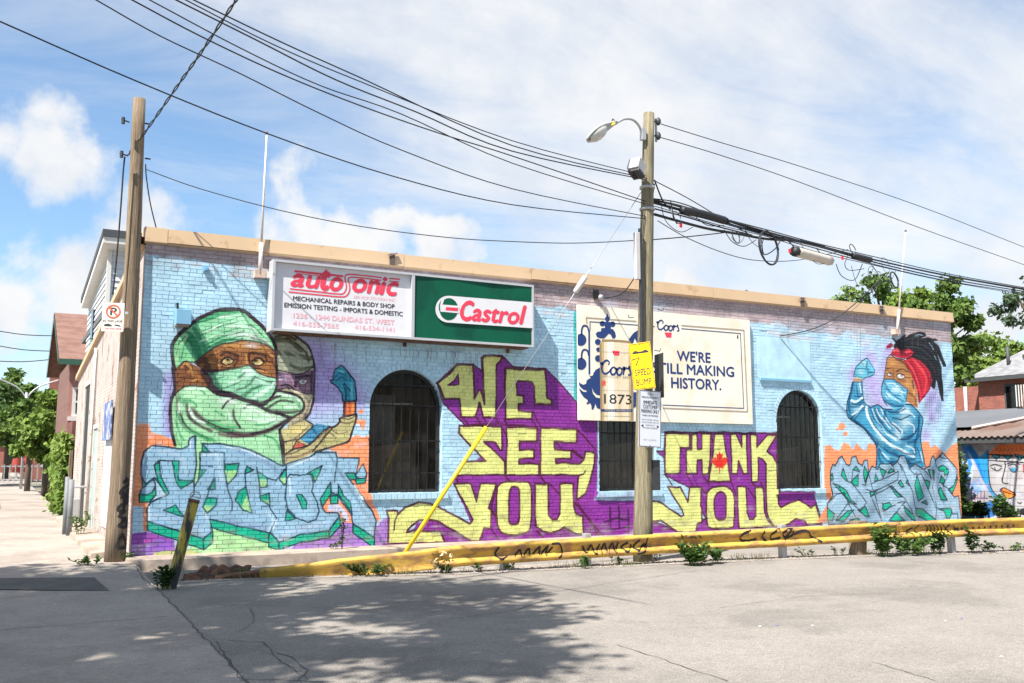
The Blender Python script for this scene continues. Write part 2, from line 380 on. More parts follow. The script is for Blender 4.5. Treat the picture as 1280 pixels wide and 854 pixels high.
def paint_wall():
    c = Canvas(WALL_L, WALL_H, BLUE, wall_uv)
    FR = lambda x, y, s_: c.frame(x, y, s_)
    # unpainted mauve brick along the top, with an uneven lower edge
    FR(0, 0, 1)
    r2 = random.Random(3)
    top = [(160, 280), (1210, 380), (1210, 432)]
    for x in range(1195, 170, -9):
        f = (x - 184) / 1005.0
        base = 318 + f * 111 + r2.uniform(-3, 3) + (9 if 560 < x < 900 else 0) + (5 if 980 < x < 1060 else 0)
        top.append((x, base))
    top.append((160, 316))
    c.fill(top, (172, 156, 160))
    for i in range(150):
        x = r2.uniform(185, 1190); f = (x - 184) / 1005.0; y = 306 + f * 98 + r2.uniform(0, 30)
        c.spray((x, y), (r2.uniform(3, 12), r2.uniform(1.5, 4)), r2.choice([(150, 132, 140), (196, 176, 176), (205, 190, 192), (138, 122, 130), (180, 160, 150)]), 0.55)
    for i in range(60):
        x = r2.uniform(600, 1180); f = (x - 184) / 1005.0
        c.spray((x, 330 + f * 98 + r2.uniform(-4, 14)), (10, 2.5), (222, 205, 208), 0.6)
    # tone differences in the blue
    for i in range(120):
        x = r2.uniform(180, 1195); y = r2.uniform(360, 640)
        c.spray((x, y), (r2.uniform(6, 30), r2.uniform(3, 12)), r2.choice([(184, 220, 240), (158, 202, 228), (190, 222, 242), (172, 202, 232)]), 0.35)
    c.stroke([(720, 392), (721, 525)], (70, 178, 180), 5)
    # purple and orange haze behind the figures
    for p, r in (((380, 470), 32), ((395, 440), 26), ((400, 495), 30), ((345, 430), 26), ((430, 480), 22), ((445, 500), 18), ((415, 465), 14)): c.spray(p, r, (168, 140, 205), 0.75)
    for y in range(470, 545, 8): c.spray((211, y), (6, 8), (165, 140, 208), 0.6)
    for p, r in (((1078, 465), 14), ((1092, 480), 20), ((1098, 505), 18), ((1088, 448), 12), ((1066, 470), 10), ((1108, 460), 14), ((1165, 495), 14), ((1164, 520), 11), ((1158, 545), 9), ((1110, 440), 10)): c.spray(p, r, (186, 160, 215), 0.75)
    for k in range(9):
        x = 1158 + k * 2.3; y = 492 + r2.uniform(-4, 4); c.stroke([(x, y), (x - 1, y + r2.uniform(12, 34))], (150, 130, 195), 1.6, 0.6, alpha=.7)
    OR = (246, 156, 108)
    c.fill([(165, 536), (171, 532), (175, 529), (186, 530), (189, 540), (203, 544), (218, 551), (224, 562), (214, 566), (190, 600), (184, 632), (184, 664), (179, 664), (178, 633), (160, 634)], OR)
    c.fill([(410, 562), (425, 556), (436, 548), (441, 545), (447, 549), (462, 545), (462, 616), (466, 630), (475, 647), (473, 653), (466, 645), (437, 602), (420, 565)], OR)
    for p, r in (((451, 515), 3), ((453, 529), 4.2), ((447, 527), 3), ((454, 535), 2.4), ((447, 549), 6), ((455, 552), 6), ((441, 552), 5)):
        c.fill([(p[0] + r * math.cos(a), p[1] + r * math.sin(a)) for a in np.arange(0, 6.28, .5)], OR)
    for p in ((200, 556), (188, 545), (455, 556), (447, 557), (460, 600)): c.spray(p, (4, 2.5), (225, 200, 205), 0.6)
    # lavender and green along the foot
    PUR = (134, 58, 160); LAV = (172, 128, 205); LGR = (174, 222, 160)
    FR(160, 540, 5.0235)
    c.fill([(10, 640), (120, 625), (290, 682), (300, 790), (0, 810)], (150, 80, 175))
    c.fill([(60, 790), (90, 710), (160, 660), (275, 690), (280, 780)], (146, 92, 195)); c.stroke([(65, 790), (100, 700), (170, 660)], (196, 60, 160), 9, .6)
    for k in range(7): c.spray((20 + k * 16, 720 + (k % 3) * 22), (24, 7), (190, 190, 232), .7)
    c.fill([(150, 100), (300, 95), (390, 95), (440, 30), (1000, 200), (1010, 720), (880, 760), (400, 770), (370, 730), (530, 690)], LGR)
    c.fill([(160, 760), (380, 740), (460, 770), (160, 790)], (190, 200, 110))
    c.fill([(1000, 770), (1050, 700), (1270, 665), (1330, 590), (1370, 556), (1410, 575), (1430, 640), (1550, 735), (1555, 600), (1600, 548), (1640, 530), (1628, 770)], LAV)
    for k in range(16): c.spray((1010 + k * 34, 742 + (k % 3) * 8), (26, 10), (150, 70, 175), .6)
    c.fill([(1223, 470), (1233, 430), (1268, 400), (1313, 420), (1353, 450), (1383, 490), (1405, 540), (1403, 575), (1335, 565), (1333, 520), (1243, 505)], OR)
    c.fill([(1262, 455), (1300, 440), (1345, 470), (1378, 520), (1385, 560), (1345, 560), (1340, 510), (1255, 490)], (205, 205, 225))
    # ---------------------------------------------------------------- the green scrubs figure and the soldier behind it
    DK = (52, 36, 48)
    FR(320, 400, 5.3375)                           # helmet and face of the soldier
    helm = [(118, 95), (150, 82), (210, 82), (270, 105), (320, 150), (358, 205), (388, 315), (340, 352), (240, 348), (135, 328)]
    c.fill(helm, (174, 176, 152), sm=True)
    c.shade(helm, [('s', [(130, 130), (230, 140), (300, 200)], (84, 88, 66), 34), ('s', [(150, 220), (250, 230), (360, 260)], (92, 98, 74), 30), ('s', [(190, 180), (280, 240), (350, 300)], (170, 174, 150), 20),
                   ('s', [(140, 160), (200, 260), (220, 330)], (176, 178, 150), 22), ('s', [(230, 300), (300, 320), (380, 315)], (96, 100, 76), 22), ('s', [(130, 110), (200, 100), (270, 130)], (60, 58, 52), 18), ('s', [(270, 150), (330, 220), (350, 280)], (62, 66, 54), 12)])
    face = [(132, 345), (240, 352), (385, 335), (388, 495), (300, 485), (220, 455), (132, 472)]
    c.fill(face, (128, 96, 116))
    c.shade(face, [('p', (190, 400), (30, 30), (190, 160, 190), .7), ('s', [(150, 380), (215, 370), (250, 420)], (170, 140, 172), 10), ('s', [(270, 375), (330, 370), (372, 380)], (24, 16, 28), 18), ('p', (345, 450), (26, 16), (165, 125, 150), .7),
                   ('s', [(160, 440), (210, 430), (240, 450)], (40, 24, 40), 12), ('s', [(262, 410), (262, 440)], (30, 20, 34), 18), ('s', [(140, 400), (175, 395)], (225, 215, 225), 9), ('s', [(370, 350), (372, 480)], (60, 40, 60), 14)], sm=False)
    c.fill([(280, 405), (310, 388), (345, 402), (330, 425), (295, 425)], (225, 225, 230), DK, 4); c.spray((314, 406), 10, (30, 25, 40), 1.0)
    beige = [(132, 468), (220, 452), (300, 482), (387, 492), (380, 570), (345, 640), (280, 700), (205, 730), (240, 640), (330, 590), (320, 540), (220, 500)]
    c.fill(beige, (192, 182, 148)); c.shade(beige, [('s', [(230, 465), (330, 500), (380, 560)], (228, 220, 190), 14), ('s', [(360, 540), (330, 640), (250, 700)], (138, 122, 110), 18)], sm=False)
    c.stroke([(250, 95), (310, 140), (356, 200), (388, 315), (388, 500), (375, 580), (345, 645), (290, 695)], DK, 11, .25, True)
    c.stroke([(385, 312), (300, 355), (200, 345), (135, 330)], DK, 6, .3, True); c.stroke([(385, 494), (300, 483), (220, 453), (135, 470)], DK, 6, .3, True)
    FR(330, 500, 8.5333)                            # tunic and raised arm
    tun = [(170, 330), (430, 222), (470, 215), (530, 255), (690, 282), (735, 288), (800, 235), (812, 185), (985, 148), (988, 200), (940, 330), (892, 440), (760, 490), (560, 545), (400, 630), (205, 690)]
    c.fill(tun, (196, 186, 132))
    c.shade(tun, [('p', (340, 330), (90, 40), (226, 206, 130), .8), ('s', [(200, 460), (330, 420), (480, 280)], (120, 90, 70), 12), ('s', [(215, 590), (330, 560), (480, 480), (700, 300)], (110, 88, 66), 16), ('s', [(560, 500), (640, 380), (720, 310)], (96, 76, 58), 14),
                  ('s', [(730, 320), (800, 360), (880, 340)], (90, 84, 60), 12), ('s', [(700, 340), (770, 400)], (96, 84, 62), 12), ('s', [(820, 190), (900, 200), (975, 170)], (92, 80, 62), 14), ('s', [(810, 230), (880, 250), (960, 220)], (100, 88, 70), 14),
                  ('s', [(620, 450), (750, 440), (880, 400)], (158, 150, 100), 34), ('p', (830, 400), (70, 40), (214, 210, 140), .7), ('s', [(250, 620), (400, 590), (540, 520)], (150, 120, 92), 24)], sm=False)
    c.fill([(520, 262), (570, 248), (640, 265), (690, 285), (600, 360), (520, 430), (470, 472), (380, 420), (420, 380)], (64, 140, 178))
    for k in range(6): c.stroke([(420 + k * 34, 430 - k * 30), (520 + k * 24, 420 - k * 28)], (38, 88, 130) if k % 2 else (130, 190, 210), 10, .6, alpha=.7)
    c.fill([(315, 522), (362, 452), (430, 478), (462, 490)], (218, 100, 82)); c.stroke([(362, 452), (450, 492)], (120, 50, 80), 12, .5)
    c.fill([(855, 10), (975, 10), (975, 150), (838, 162)], (212, 112, 66)); c.shade([(855, 10), (975, 10), (975, 150), (838, 162)], [('s', [(865, 20), (855, 150)], (110, 40, 40), 24), ('s', [(950, 20), (945, 140)], (236, 150, 84), 26), ('s', [(910, 20), (915, 130)], (170, 70, 60), 14)], sm=False)
    for l, w in (([(170, 330), (205, 460), (215, 690)], 18), ([(440, 212), (530, 258), (490, 310), (380, 420), (350, 440), (310, 530)], 12), ([(690, 290), (600, 360), (520, 440), (440, 500), (320, 530), (220, 585)], 13),
                 ([(735, 290), (640, 400), (560, 490), (510, 550)], 12), ([(690, 284), (735, 288), (800, 235), (814, 185), (985, 150)], 16), ([(985, 150), (985, 210), (940, 335), (892, 445), (760, 490), (640, 525), (540, 550)], 17), ([(853, 0), (838, 165)], 14), ([(976, 0), (978, 150)], 14), ([(200, 462), (270, 445), (345, 430)], 14)): c.stroke(l, DK, w, .3, True)
    FR(320, 400, 5.3375)
    gl = [(512, 385), (528, 335), (568, 305), (592, 318), (662, 412), (672, 542), (580, 542), (578, 490), (548, 448), (500, 420), (500, 404), (522, 402)]
    c.fill(gl, (52, 148, 176)); c.shade(gl, [('s', [(525, 390), (560, 360), (600, 370)], (20, 84, 116), 9), ('s', [(535, 410), (575, 385), (610, 400)], (20, 84, 116), 9), ('s', [(550, 340), (590, 350)], (120, 200, 215), 9), ('s', [(640, 430), (640, 530)], (96, 190, 208), 16), ('s', [(590, 430), (605, 470), (600, 530)], (16, 76, 108), 14), ('s', [(600, 425), (630, 470)], (18, 70, 100), 12)], sm=False)
    c.stroke(gl + [gl[0]], (28, 40, 62), 8, .3)
    FR(200, 470, 7.529)                             # scrubs
    body = [(118, 240), (150, 150), (220, 100), (310, 80), (430, 92), (520, 150), (620, 185), (780, 215), (915, 250), (1000, 180), (1115, 148), (1270, 178), (1352, 249), (1338, 333), (1240, 400), (1128, 520), (1160, 845), (1000, 770), (850, 690), (640, 645), (420, 650), (330, 680), (150, 680), (115, 500), (103, 350)]
    c.fill(body, (168, 222, 172))
    c.shade(body, [('p', (640, 240), (90, 40), (226, 240, 228), .8), ('p', (860, 330), (140, 50), (214, 238, 214), .8), ('p', (1080, 410), (120, 40), (222, 240, 224), .8), ('p', (320, 170), (120, 50), (196, 236, 196), .7), ('p', (230, 240), (60, 24), (90, 170, 124), .8),
                   ('s', [(180, 200), (165, 330), (230, 470), (360, 560), (470, 600)], (96, 160, 112), 40, .7), ('s', [(245, 270), (270, 390), (380, 480), (480, 520)], (88, 70, 70), 30, .7), ('s', [(310, 330), (400, 420), (540, 490), (720, 545), (900, 545), (1080, 490), (1240, 400)], (84, 62, 66), 52, .9),
                   ('s', [(560, 545), (720, 570), (880, 560)], (110, 84, 86), 26, .9), ('s', [(690, 320), (695, 400), (745, 490)], (92, 84, 80), 22, .8), ('s', [(585, 310), (630, 245), (720, 210)], (66, 60, 62), 12, .5), ('s', [(790, 300), (830, 270), (930, 290)], (78, 104, 86), 12, .7), ('s', [(270, 290), (330, 400), (420, 450)], (214, 236, 214), 14, .6),
                   ('s', [(150, 160), (160, 320)], (150, 110, 84), 9, .5), ('s', [(440, 420), (600, 470), (720, 480)], (90, 190, 120), 26, .9), ('s', [(260, 500), (400, 580), (520, 610)], (100, 196, 124), 20, .8), ('s', [(930, 270), (1020, 230), (1130, 190)], (74, 52, 60), 26, .6), ('s', [(1010, 300), (1130, 240), (1250, 250)], (70, 98, 82), 22, .8),
                   ('s', [(1040, 330), (1180, 340), (1290, 330)], (104, 128, 112), 30, .8), ('s', [(1060, 200), (1180, 180), (1300, 230)], (196, 230, 204), 18, .7), ('s', [(150, 560), (190, 640)], (130, 190, 130), 30, .8)], sm=False)
    for l, w in (([(150, 150), (220, 98), (310, 78), (430, 92), (520, 150), (640, 190), (780, 222), (930, 275), (1080, 345), (1230, 392)], 24), ([(920, 255), (1000, 182), (1115, 146), (1270, 178), (1355, 249), (1340, 333), (1240, 400), (1130, 510)], 18), ([(130, 150), (105, 260), (103, 380), (118, 520), (150, 650)], 22), ([(1130, 510), (1145, 660), (1165, 845)], 20),
                 ([(980, 295), (1100, 360), (1230, 392)], 16), ([(1235, 395), (1120, 470), (990, 520), (860, 545)], 18)): c.stroke(l, DK, w, .35, True)
    FR(200, 380, 7.529)
    neck = [(128, 615), (190, 570), (240, 540), (300, 560), (400, 620), (470, 700), (500, 790), (430, 775), (310, 755), (220, 775), (150, 830), (125, 720)]
    c.fill(neck, (134, 86, 52)); c.shade(neck, [('s', [(200, 600), (240, 560), (285, 600), (260, 640)], (206, 146, 84), 14), ('p', (240, 605), (22, 26), (80, 36, 34), .9), ('p', (330, 690), (70, 34), (176, 112, 56), .8), ('s', [(390, 640), (440, 720), (480, 790)], (48, 28, 26), 44, .8), ('s', [(150, 740), (250, 700), (360, 720)], (96, 52, 30), 18, .8), ('s', [(290, 620), (300, 680)], (198, 140, 80), 12, .7)], sm=False)
    fc = [(300, 545), (420, 465), (520, 408), (640, 368), (780, 345), (900, 358), (1000, 398), (1088, 465), (1092, 705), (960, 665), (840, 585), (700, 620), (450, 640), (380, 610)]
    c.fill(fc, (152, 100, 60))
    c.shade(fc, [('p', (720, 400), (120, 30), (206, 146, 76), .85), ('p', (860, 395), (60, 18), (238, 226, 220), .85), ('p', (960, 430), (60, 24), (214, 158, 90), .8), ('s', [(320, 560), (420, 520), (450, 600)], (74, 42, 30), 70, .8), ('p', (540, 470), (60, 26), (186, 122, 62), .7), ('s', [(470, 540), (540, 560), (560, 600)], (204, 150, 84), 12, .6), ('p', (830, 520), (22, 50), (188, 122, 64), .8),
                ('s', [(575, 480), (640, 455), (740, 490)], (50, 24, 24), 26, .6), ('s', [(845, 470), (900, 462), (1000, 500)], (50, 24, 26), 26, .6), ('s', [(700, 500), (730, 540), (700, 590)], (96, 50, 34), 26, .8), ('s', [(845, 480), (850, 540), (900, 600), (1000, 640)], (62, 30, 30), 26, .7), ('s', [(460, 620), (600, 620), (760, 600)], (60, 32, 28), 26, .8), ('p', (1020, 590), (40, 50), (176, 112, 60), .8), ('s', [(990, 520), (1030, 560)], (80, 40, 34), 12)], sm=False)
    for eye, iris in (([(572, 545), (600, 512), (650, 502), (698, 532), (668, 568), (610, 574)], (636, 526)), ([(878, 535), (905, 512), (950, 520), (982, 556), (940, 584), (895, 572)], (905, 535))):
        c.fill(eye, (234, 206, 142), (34, 18, 20), 9, sm=True); c.spray(iris, 24, (44, 22, 18), 1.0); c.spray(iris, 12, (20, 10, 10), 1.0); c.stroke([eye[0], eye[1], eye[2], eye[3]], (34, 18, 20), 13, .3, True)
    msk = [(450, 640), (700, 622), (820, 582), (860, 595), (960, 665), (1092, 712), (1086, 800), (1050, 870), (920, 925), (800, 905), (640, 845), (520, 790), (492, 720)]
    c.fill(msk, (150, 212, 172))
    c.shade(msk, [('p', (700, 700), (90, 50), (176, 230, 190), .8), ('p', (840, 650), (50, 40), (216, 240, 228), .9), ('p', (960, 720), (70, 40), (206, 236, 222), .8), ('s', [(490, 660), (520, 720), (560, 800)], (40, 104, 76), 50, .9), ('s', [(740, 700), (800, 650)], (70, 120, 90), 22, .8), ('s', [(720, 820), (830, 770), (900, 690)], (84, 116, 100), 20, .8), ('s', [(800, 860), (880, 800), (960, 770)], (50, 104, 72), 26, .8),
                  ('s', [(860, 900), (980, 830), (1080, 740)], (210, 236, 220), 26, .8), ('s', [(640, 830), (760, 880), (920, 915)], (110, 130, 120), 20, .8), ('s', [(1000, 730), (1070, 760)], (100, 150, 120), 14, .7)], sm=False)
    for l, w in (([(400, 615), (470, 690), (500, 770), (560, 812), (680, 860), (800, 900), (915, 930)], 26), ([(450, 640), (690, 620), (820, 580), (860, 592), (960, 664), (1092, 706)], 8), ([(1092, 460), (1096, 640), (1090, 780), (1055, 865), (985, 940), (930, 935)], 18)): c.stroke(l, DK, w, .35, True)
    cap = [(128, 618), (118, 500), (112, 405), (135, 355), (200, 275), (330, 175), (480, 95), (620, 62), (740, 58), (820, 95), (930, 195), (1010, 285), (1068, 365), (1086, 465), (1000, 400), (900, 360), (780, 345), (640, 370), (520, 410), (420, 470), (310, 538), (240, 535), (190, 570)]
    c.fill(cap, (126, 206, 152))
    c.shade(cap, [('p', (720, 170), (170, 70), (190, 236, 202), .85), ('p', (820, 290), (150, 40), (226, 240, 228), .85), ('p', (460, 250), (130, 60), (176, 230, 188), .7), ('p', (970, 340), (70, 60), (150, 224, 176), .8), ('s', [(260, 300), (320, 360), (360, 470)], (24, 122, 80), 90, .5), ('s', [(330, 240), (400, 370), (430, 440)], (40, 146, 96), 46, .6), ('s', [(150, 560), (170, 420), (240, 300)], (168, 222, 166), 44, .7),
                  ('s', [(340, 180), (520, 110), (700, 80)], (64, 168, 112), 36, .8), ('s', [(400, 260), (600, 170), (760, 110)], (78, 170, 118), 10, .6), ('s', [(460, 330), (680, 240), (860, 190)], (84, 172, 124), 10, .6), ('s', [(560, 360), (760, 300), (920, 300)], (96, 150, 120), 12, .6), ('s', [(440, 410), (560, 360), (700, 320)], (40, 130, 86), 18, .7), ('s', [(860, 320), (960, 350), (1050, 430)], (128, 112, 124), 20, .8),
                  ('s', [(500, 220), (640, 190), (800, 220)], (206, 240, 214), 14, .7), ('s', [(380, 350), (520, 300), (640, 300)], (200, 238, 204), 14, .7), ('s', [(200, 470), (260, 510), (300, 520)], (150, 214, 150), 30, .7)], sm=False)
    c.stroke([(128, 618), (110, 500), (108, 405), (132, 350), (200, 268), (330, 168), (480, 88), (620, 55), (740, 50), (825, 88), (935, 190), (1015, 282), (1072, 365), (1092, 480)], DK, 27, .3, True)
    c.stroke([(190, 572), (240, 538), (310, 542), (420, 468), (520, 406), (640, 366), (780, 342), (900, 356), (1000, 396), (1088, 462)], DK, 13, .4, True)
    c.stroke([(112, 600), (128, 720), (140, 850)], DK, 20, .3, True)
    # crisp folds, creases and bright edges over the airbrushed cloth
    def lines(fr, col, w, al, LL):
        FR(*fr)
        for l in LL: c.stroke(l, col, w, .9, True, al)
    K5_, K4_ = (200, 470, 7.529), (200, 380, 7.529)
    lines(K5_, (70, 50, 58), 17, .9, [[(330, 345), (400, 415), (520, 470), (640, 500)], [(245, 290), (285, 400), (370, 465)], [(180, 330), (230, 450), (330, 540), (450, 590)], [(690, 325), (700, 410), (748, 485)], [(590, 305), (632, 245), (715, 212)], [(640, 535), (780, 560), (900, 548)], [(930, 262), (1040, 210), (1130, 190)], [(1010, 292), (1130, 235), (1240, 240)], [(1060, 330), (1200, 348), (1320, 330)], [(790, 300), (840, 268), (930, 285)], [(560, 500), (700, 540)]])
    lines(K5_, (40, 150, 90), 20, .75, [[(220, 230), (300, 240), (340, 290)], [(430, 450), (560, 500), (690, 510)], [(300, 520), (400, 575), (500, 590)], [(150, 420), (190, 540), (230, 600)], [(900, 460), (1010, 450), (1100, 420)], [(520, 330), (600, 380)], [(380, 130), (430, 170)], [(980, 560), (1090, 600), (1130, 700)]])
    lines(K5_, (236, 246, 238), 18, .8, [[(560, 215), (640, 225), (720, 260)], [(760, 260), (900, 320), (1060, 375)], [(820, 400), (940, 420), (1100, 420)], [(270, 330), (330, 410), (410, 445)], [(240, 130), (330, 110), (420, 125)], [(1100, 170), (1220, 190), (1310, 240)], [(640, 330), (660, 400)], [(1180, 290), (1280, 290)], [(180, 250), (175, 340)]])
    lines(K4_, (30, 112, 76), 13, .8, [[(330, 190), (470, 150), (640, 95)], [(380, 300), (560, 215), (740, 160)], [(430, 380), (600, 310), (800, 250)], [(480, 410), (640, 345), (780, 325)], [(200, 520), (230, 400), (300, 300)], [(150, 480), (180, 380), (240, 300)], [(860, 190), (960, 300), (1030, 380)], [(560, 800), (700, 770), (800, 700)], [(760, 870), (860, 800), (960, 780)], [(520, 700), (600, 690)], [(900, 690), (990, 720), (1080, 740)]])
    lines(K4_, (232, 246, 236), 15, .75, [[(560, 130), (680, 105), (780, 125)], [(620, 220), (780, 200), (900, 240)], [(640, 300), (780, 285), (920, 320)], [(440, 260), (520, 225)], [(780, 640), (850, 620), (900, 660)], [(640, 760), (760, 720), (840, 680)], [(900, 860), (1000, 800), (1070, 740)], [(980, 330), (1040, 390)]])
    lines(K4_, (224, 166, 96), 13, .75, [[(600, 400), (720, 375), (800, 372)], [(520, 470), (560, 440)], [(600, 600), (680, 590)], [(1010, 470), (1060, 500)], [(820, 480), (826, 560)], [(230, 560), (268, 590)], [(920, 620), (1010, 650)], [(300, 720), (360, 700)]])
    lines(K4_, (60, 30, 26), 11, .8, [[(440, 500), (520, 470), (600, 450)], [(560, 590), (640, 600), (700, 580)], [(700, 460), (740, 500), (740, 550)], [(460, 560), (540, 560)], [(990, 540), (1060, 560)], [(880, 600), (960, 620)], [(170, 700), (260, 680), (350, 690)], [(650, 400), (700, 420)], [(850, 420), (900, 430), (960, 425)]])
    # ---------------------------------------------------------------- the blue-grey lettering in the lower left corner
    TE = (18, 56, 74); GB = (152, 190, 213); GN = (14, 176, 140); LG = (172, 222, 150)
    FR(160, 540, 5.0235)
    for poly in ([(118, 555), (118, 618), (470, 738), (532, 692), (532, 622), (470, 668)], [(510, 545), (528, 602), (888, 698), (888, 632)], [(884, 632), (884, 722), (953, 742), (1083, 692), (1263, 667), (1330, 592), (1330, 528), (1263, 622), (1083, 645), (953, 693)], [(1413, 578), (1413, 637), (1550, 732), (1550, 662)],
                 [(68, 388), (68, 442), (130, 440), (175, 400), (172, 330)], [(1428, 290), (1500, 276), (1492, 316), (1434, 330)], [(85, 265), (92, 350), (125, 330)]):
        c.fill(poly, GN, TE, 7)
    sil = [(425, 30), (390, 42), (383, 88), (340, 105), (150, 88), (98, 125), (80, 190), (82, 270), (112, 326), (168, 288), (190, 320), (245, 392), (140, 442), (118, 480), (118, 560), (470, 668), (530, 625), (512, 548), (888, 634), (953, 693), (1083, 645), (1263, 622), (1328, 530), (1318, 508), (1243, 505), (1223, 480), (1232, 440), (1275, 385), (1318, 400), (1400, 520), (1413, 580), (1548, 665), (1558, 560), (1533, 500), (1413, 330), (1393, 300), (1368, 258), (1433, 258), (1453, 165), (1313, 162), (1298, 128), (1183, 125), (1133, 160), (993, 202), (973, 210), (870, 160), (780, 118), (690, 88), (600, 74), (465, 72), (505, 122), (452, 128), (447, 240), (440, 300), (412, 345), (412, 300), (428, 200)]
    c.fill(sil, GB, TE, 8)
    c.shade(sil, [('s', [(200, 130), (330, 150), (360, 250)], (184, 206, 224), 26, .9, .6), ('s', [(150, 520), (300, 560), (460, 610)], (180, 200, 222), 30, .9, .6), ('s', [(560, 150), (590, 300)], (196, 216, 230), 22, .9, .6), ('s', [(620, 560), (760, 590), (860, 600)], (136, 160, 196), 30, .9, .6), ('s', [(980, 640), (1120, 600), (1260, 570)], (178, 198, 222), 30, .9, .6), ('s', [(1450, 480), (1520, 560), (1530, 640)], (186, 208, 226), 26, .9, .6), ('s', [(690, 120), (860, 190), (960, 260)], (134, 162, 196), 26, .9, .6), ('s', [(1080, 180), (1250, 160)], (182, 206, 226), 24, .9, .6), ('s', [(480, 500), (520, 580)], (206, 226, 236), 14, .7, .7), ('s', [(870, 500), (910, 560), (880, 620)], (204, 224, 236), 14, .7, .7)], sm=False)
    c.fill([(70, 388), (90, 352), (165, 296), (172, 340), (150, 385), (110, 396)], GB, TE, 7)
    c.fill([(1428, 272), (1478, 197), (1503, 262), (1488, 290), (1444, 290)], GB, TE, 7)
    hol = [([(215, 492), (295, 462), (355, 535)], None), ([(168, 212), (198, 182), (202, 280), (256, 382), (240, 396), (192, 322)], None), ([(274, 182), (320, 182), (318, 300), (412, 300), (332, 356), (300, 300)], None), ([(508, 362), (545, 290), (548, 362)], None),
           ([(472, 474), (500, 416), (562, 416), (555, 462), (500, 514)], 465), ([(608, 200), (697, 200), (682, 270), (625, 337), (605, 250)], 245), ([(738, 345), (700, 372), (678, 430), (720, 488), (778, 514)], (690, 345, 745, 470)), ([(750, 218), (788, 238), (736, 270)], None),
           ([(810, 250), (875, 292), (870, 345), (826, 350)], 300), ([(826, 402), (884, 384), (886, 462), (838, 430)], 430), ([(946, 290), (994, 225), (990, 320), (974, 332)], 285), ([(1056, 392), (1090, 394), (1125, 440), (1125, 482), (1098, 482), (1064, 410)], None), ([(986, 556), (998, 490), (1050, 546)], None),
           ([(1118, 268), (1220, 210), (1200, 270), (1170, 322), (1158, 270)], 290), ([(1212, 422), (1273, 318), (1273, 392), (1222, 472)], None), ([(1272, 402), (1318, 402), (1318, 450), (1272, 450)], None), ([(1322, 330), (1353, 400), (1393, 440), (1406, 522), (1360, 440), (1322, 392)], None), ([(1368, 258), (1428, 262), (1434, 300), (1390, 296)], None), ([(448, 240), (490, 240), (440, 300)], None), ([(466, 74), (508, 122), (466, 122)], None)]
    for h, sp in hol:
        c.fill(h, GN)
        if isinstance(sp, (int, float)):
            lo = [(x, max(y, sp)) for x, y in h]; c.fill(lo, LG); c.stroke([(min(p[0] for p in h), sp), (max(p[0] for p in h), sp)], TE, 5) if False else None
        elif sp: c.fill([(745, 400), (705, 470), (778, 514)], LG)
        c.stroke(h + [h[0]], TE, 7)
    for l in ([(412, 300), (415, 385), (380, 418)], [(605, 130), (605, 250), (625, 345), (660, 440), (655, 500)], [(993, 205), (988, 400), (1003, 490)], [(883, 470), (934, 545), (893, 632)], [(998, 292), (1013, 270), (1153, 270), (1163, 350), (1153, 376), (1193, 440), (1203, 500), (1183, 550), (1133, 568), (1053, 540), (1003, 480), (983, 380)],
              [(1303, 130), (1313, 190), (1298, 320)], [(1272, 320), (1278, 400)], [(1322, 330), (1318, 400)], [(808, 222), (826, 350), (830, 402)], [(735, 270), (740, 345)], [(875, 292), (930, 300), (992, 225)], [(540, 290), (500, 416)], [(452, 128), (605, 128)], [(190, 200), (200, 182), (320, 182)], [(470, 668), (470, 735)], [(953, 693), (953, 740)], [(1263, 622), (1263, 665)]): c.stroke(l, TE, 7)
    c.spray((215, 395), (18, 12), (206, 214, 226), .9)
    for k in range(120):                            # mottled fill, darker low down, pale glints on the bevels
        x, y = r2.uniform(90, 1540), r2.uniform(130, 640); c.spray((x, y), (r2.uniform(14, 44), r2.uniform(8, 20)), (118, 160, 196) if y > 380 else (176, 208, 228), .16)
    for l in ([(130, 470), (128, 550)], [(395, 60), (392, 110)], [(150, 100), (112, 140), (94, 200)], [(470, 145), (590, 145)], [(1010, 225), (1180, 150)], [(1010, 290), (1020, 400)], [(1420, 340), (1500, 470)], [(620, 90), (740, 118), (860, 170)], [(930, 560), (905, 620)]): c.stroke(l, (224, 238, 244), 9, .8, True, .8)
    # ---------------------------------------------------------------- the yellow letters on purple
    PP = (140, 50, 152); YE = (222, 224, 138); BR = (84, 24, 58)
    FR(540, 430, 5.818)
    c.fill([(40, 290), (180, 145), (295, 148), (362, 195), (358, 100), (375, 82), (510, 85), (585, 165), (830, 180), (1055, 425), (1062, 560), (1200, 560), (1200, 862), (530, 862), (240, 590), (80, 430)], PP, BR, 9)
    FR(480, 560, 4.571)
    c.fill([(388, 160), (700, 150), (1218, -105), (1218, 255), (1200, 300), (1440, 300), (1440, 515), (560, 545), (500, 440), (395, 203)], PP)
    c.fill([(395, 158), (660, -20), (1218, -105), (1218, 120), (900, 200), (420, 195)], PP)
    c.fill([(150, 500), (190, 430), (270, 408), (500, 530), (560, 545), (340, 560), (300, 470)], PP); c.fill([(-10, 545), (560, 530), (560, 560), (-10, 580)], PP)
    for k in range(30): c.spray((r2.uniform(1000, 1420), r2.uniform(260, 500)), (r2.uniform(20, 60), r2.uniform(6, 16)), r2.choice([(160, 70, 168), (120, 40, 136)]), .4)
    FR(540, 430, 5.818)
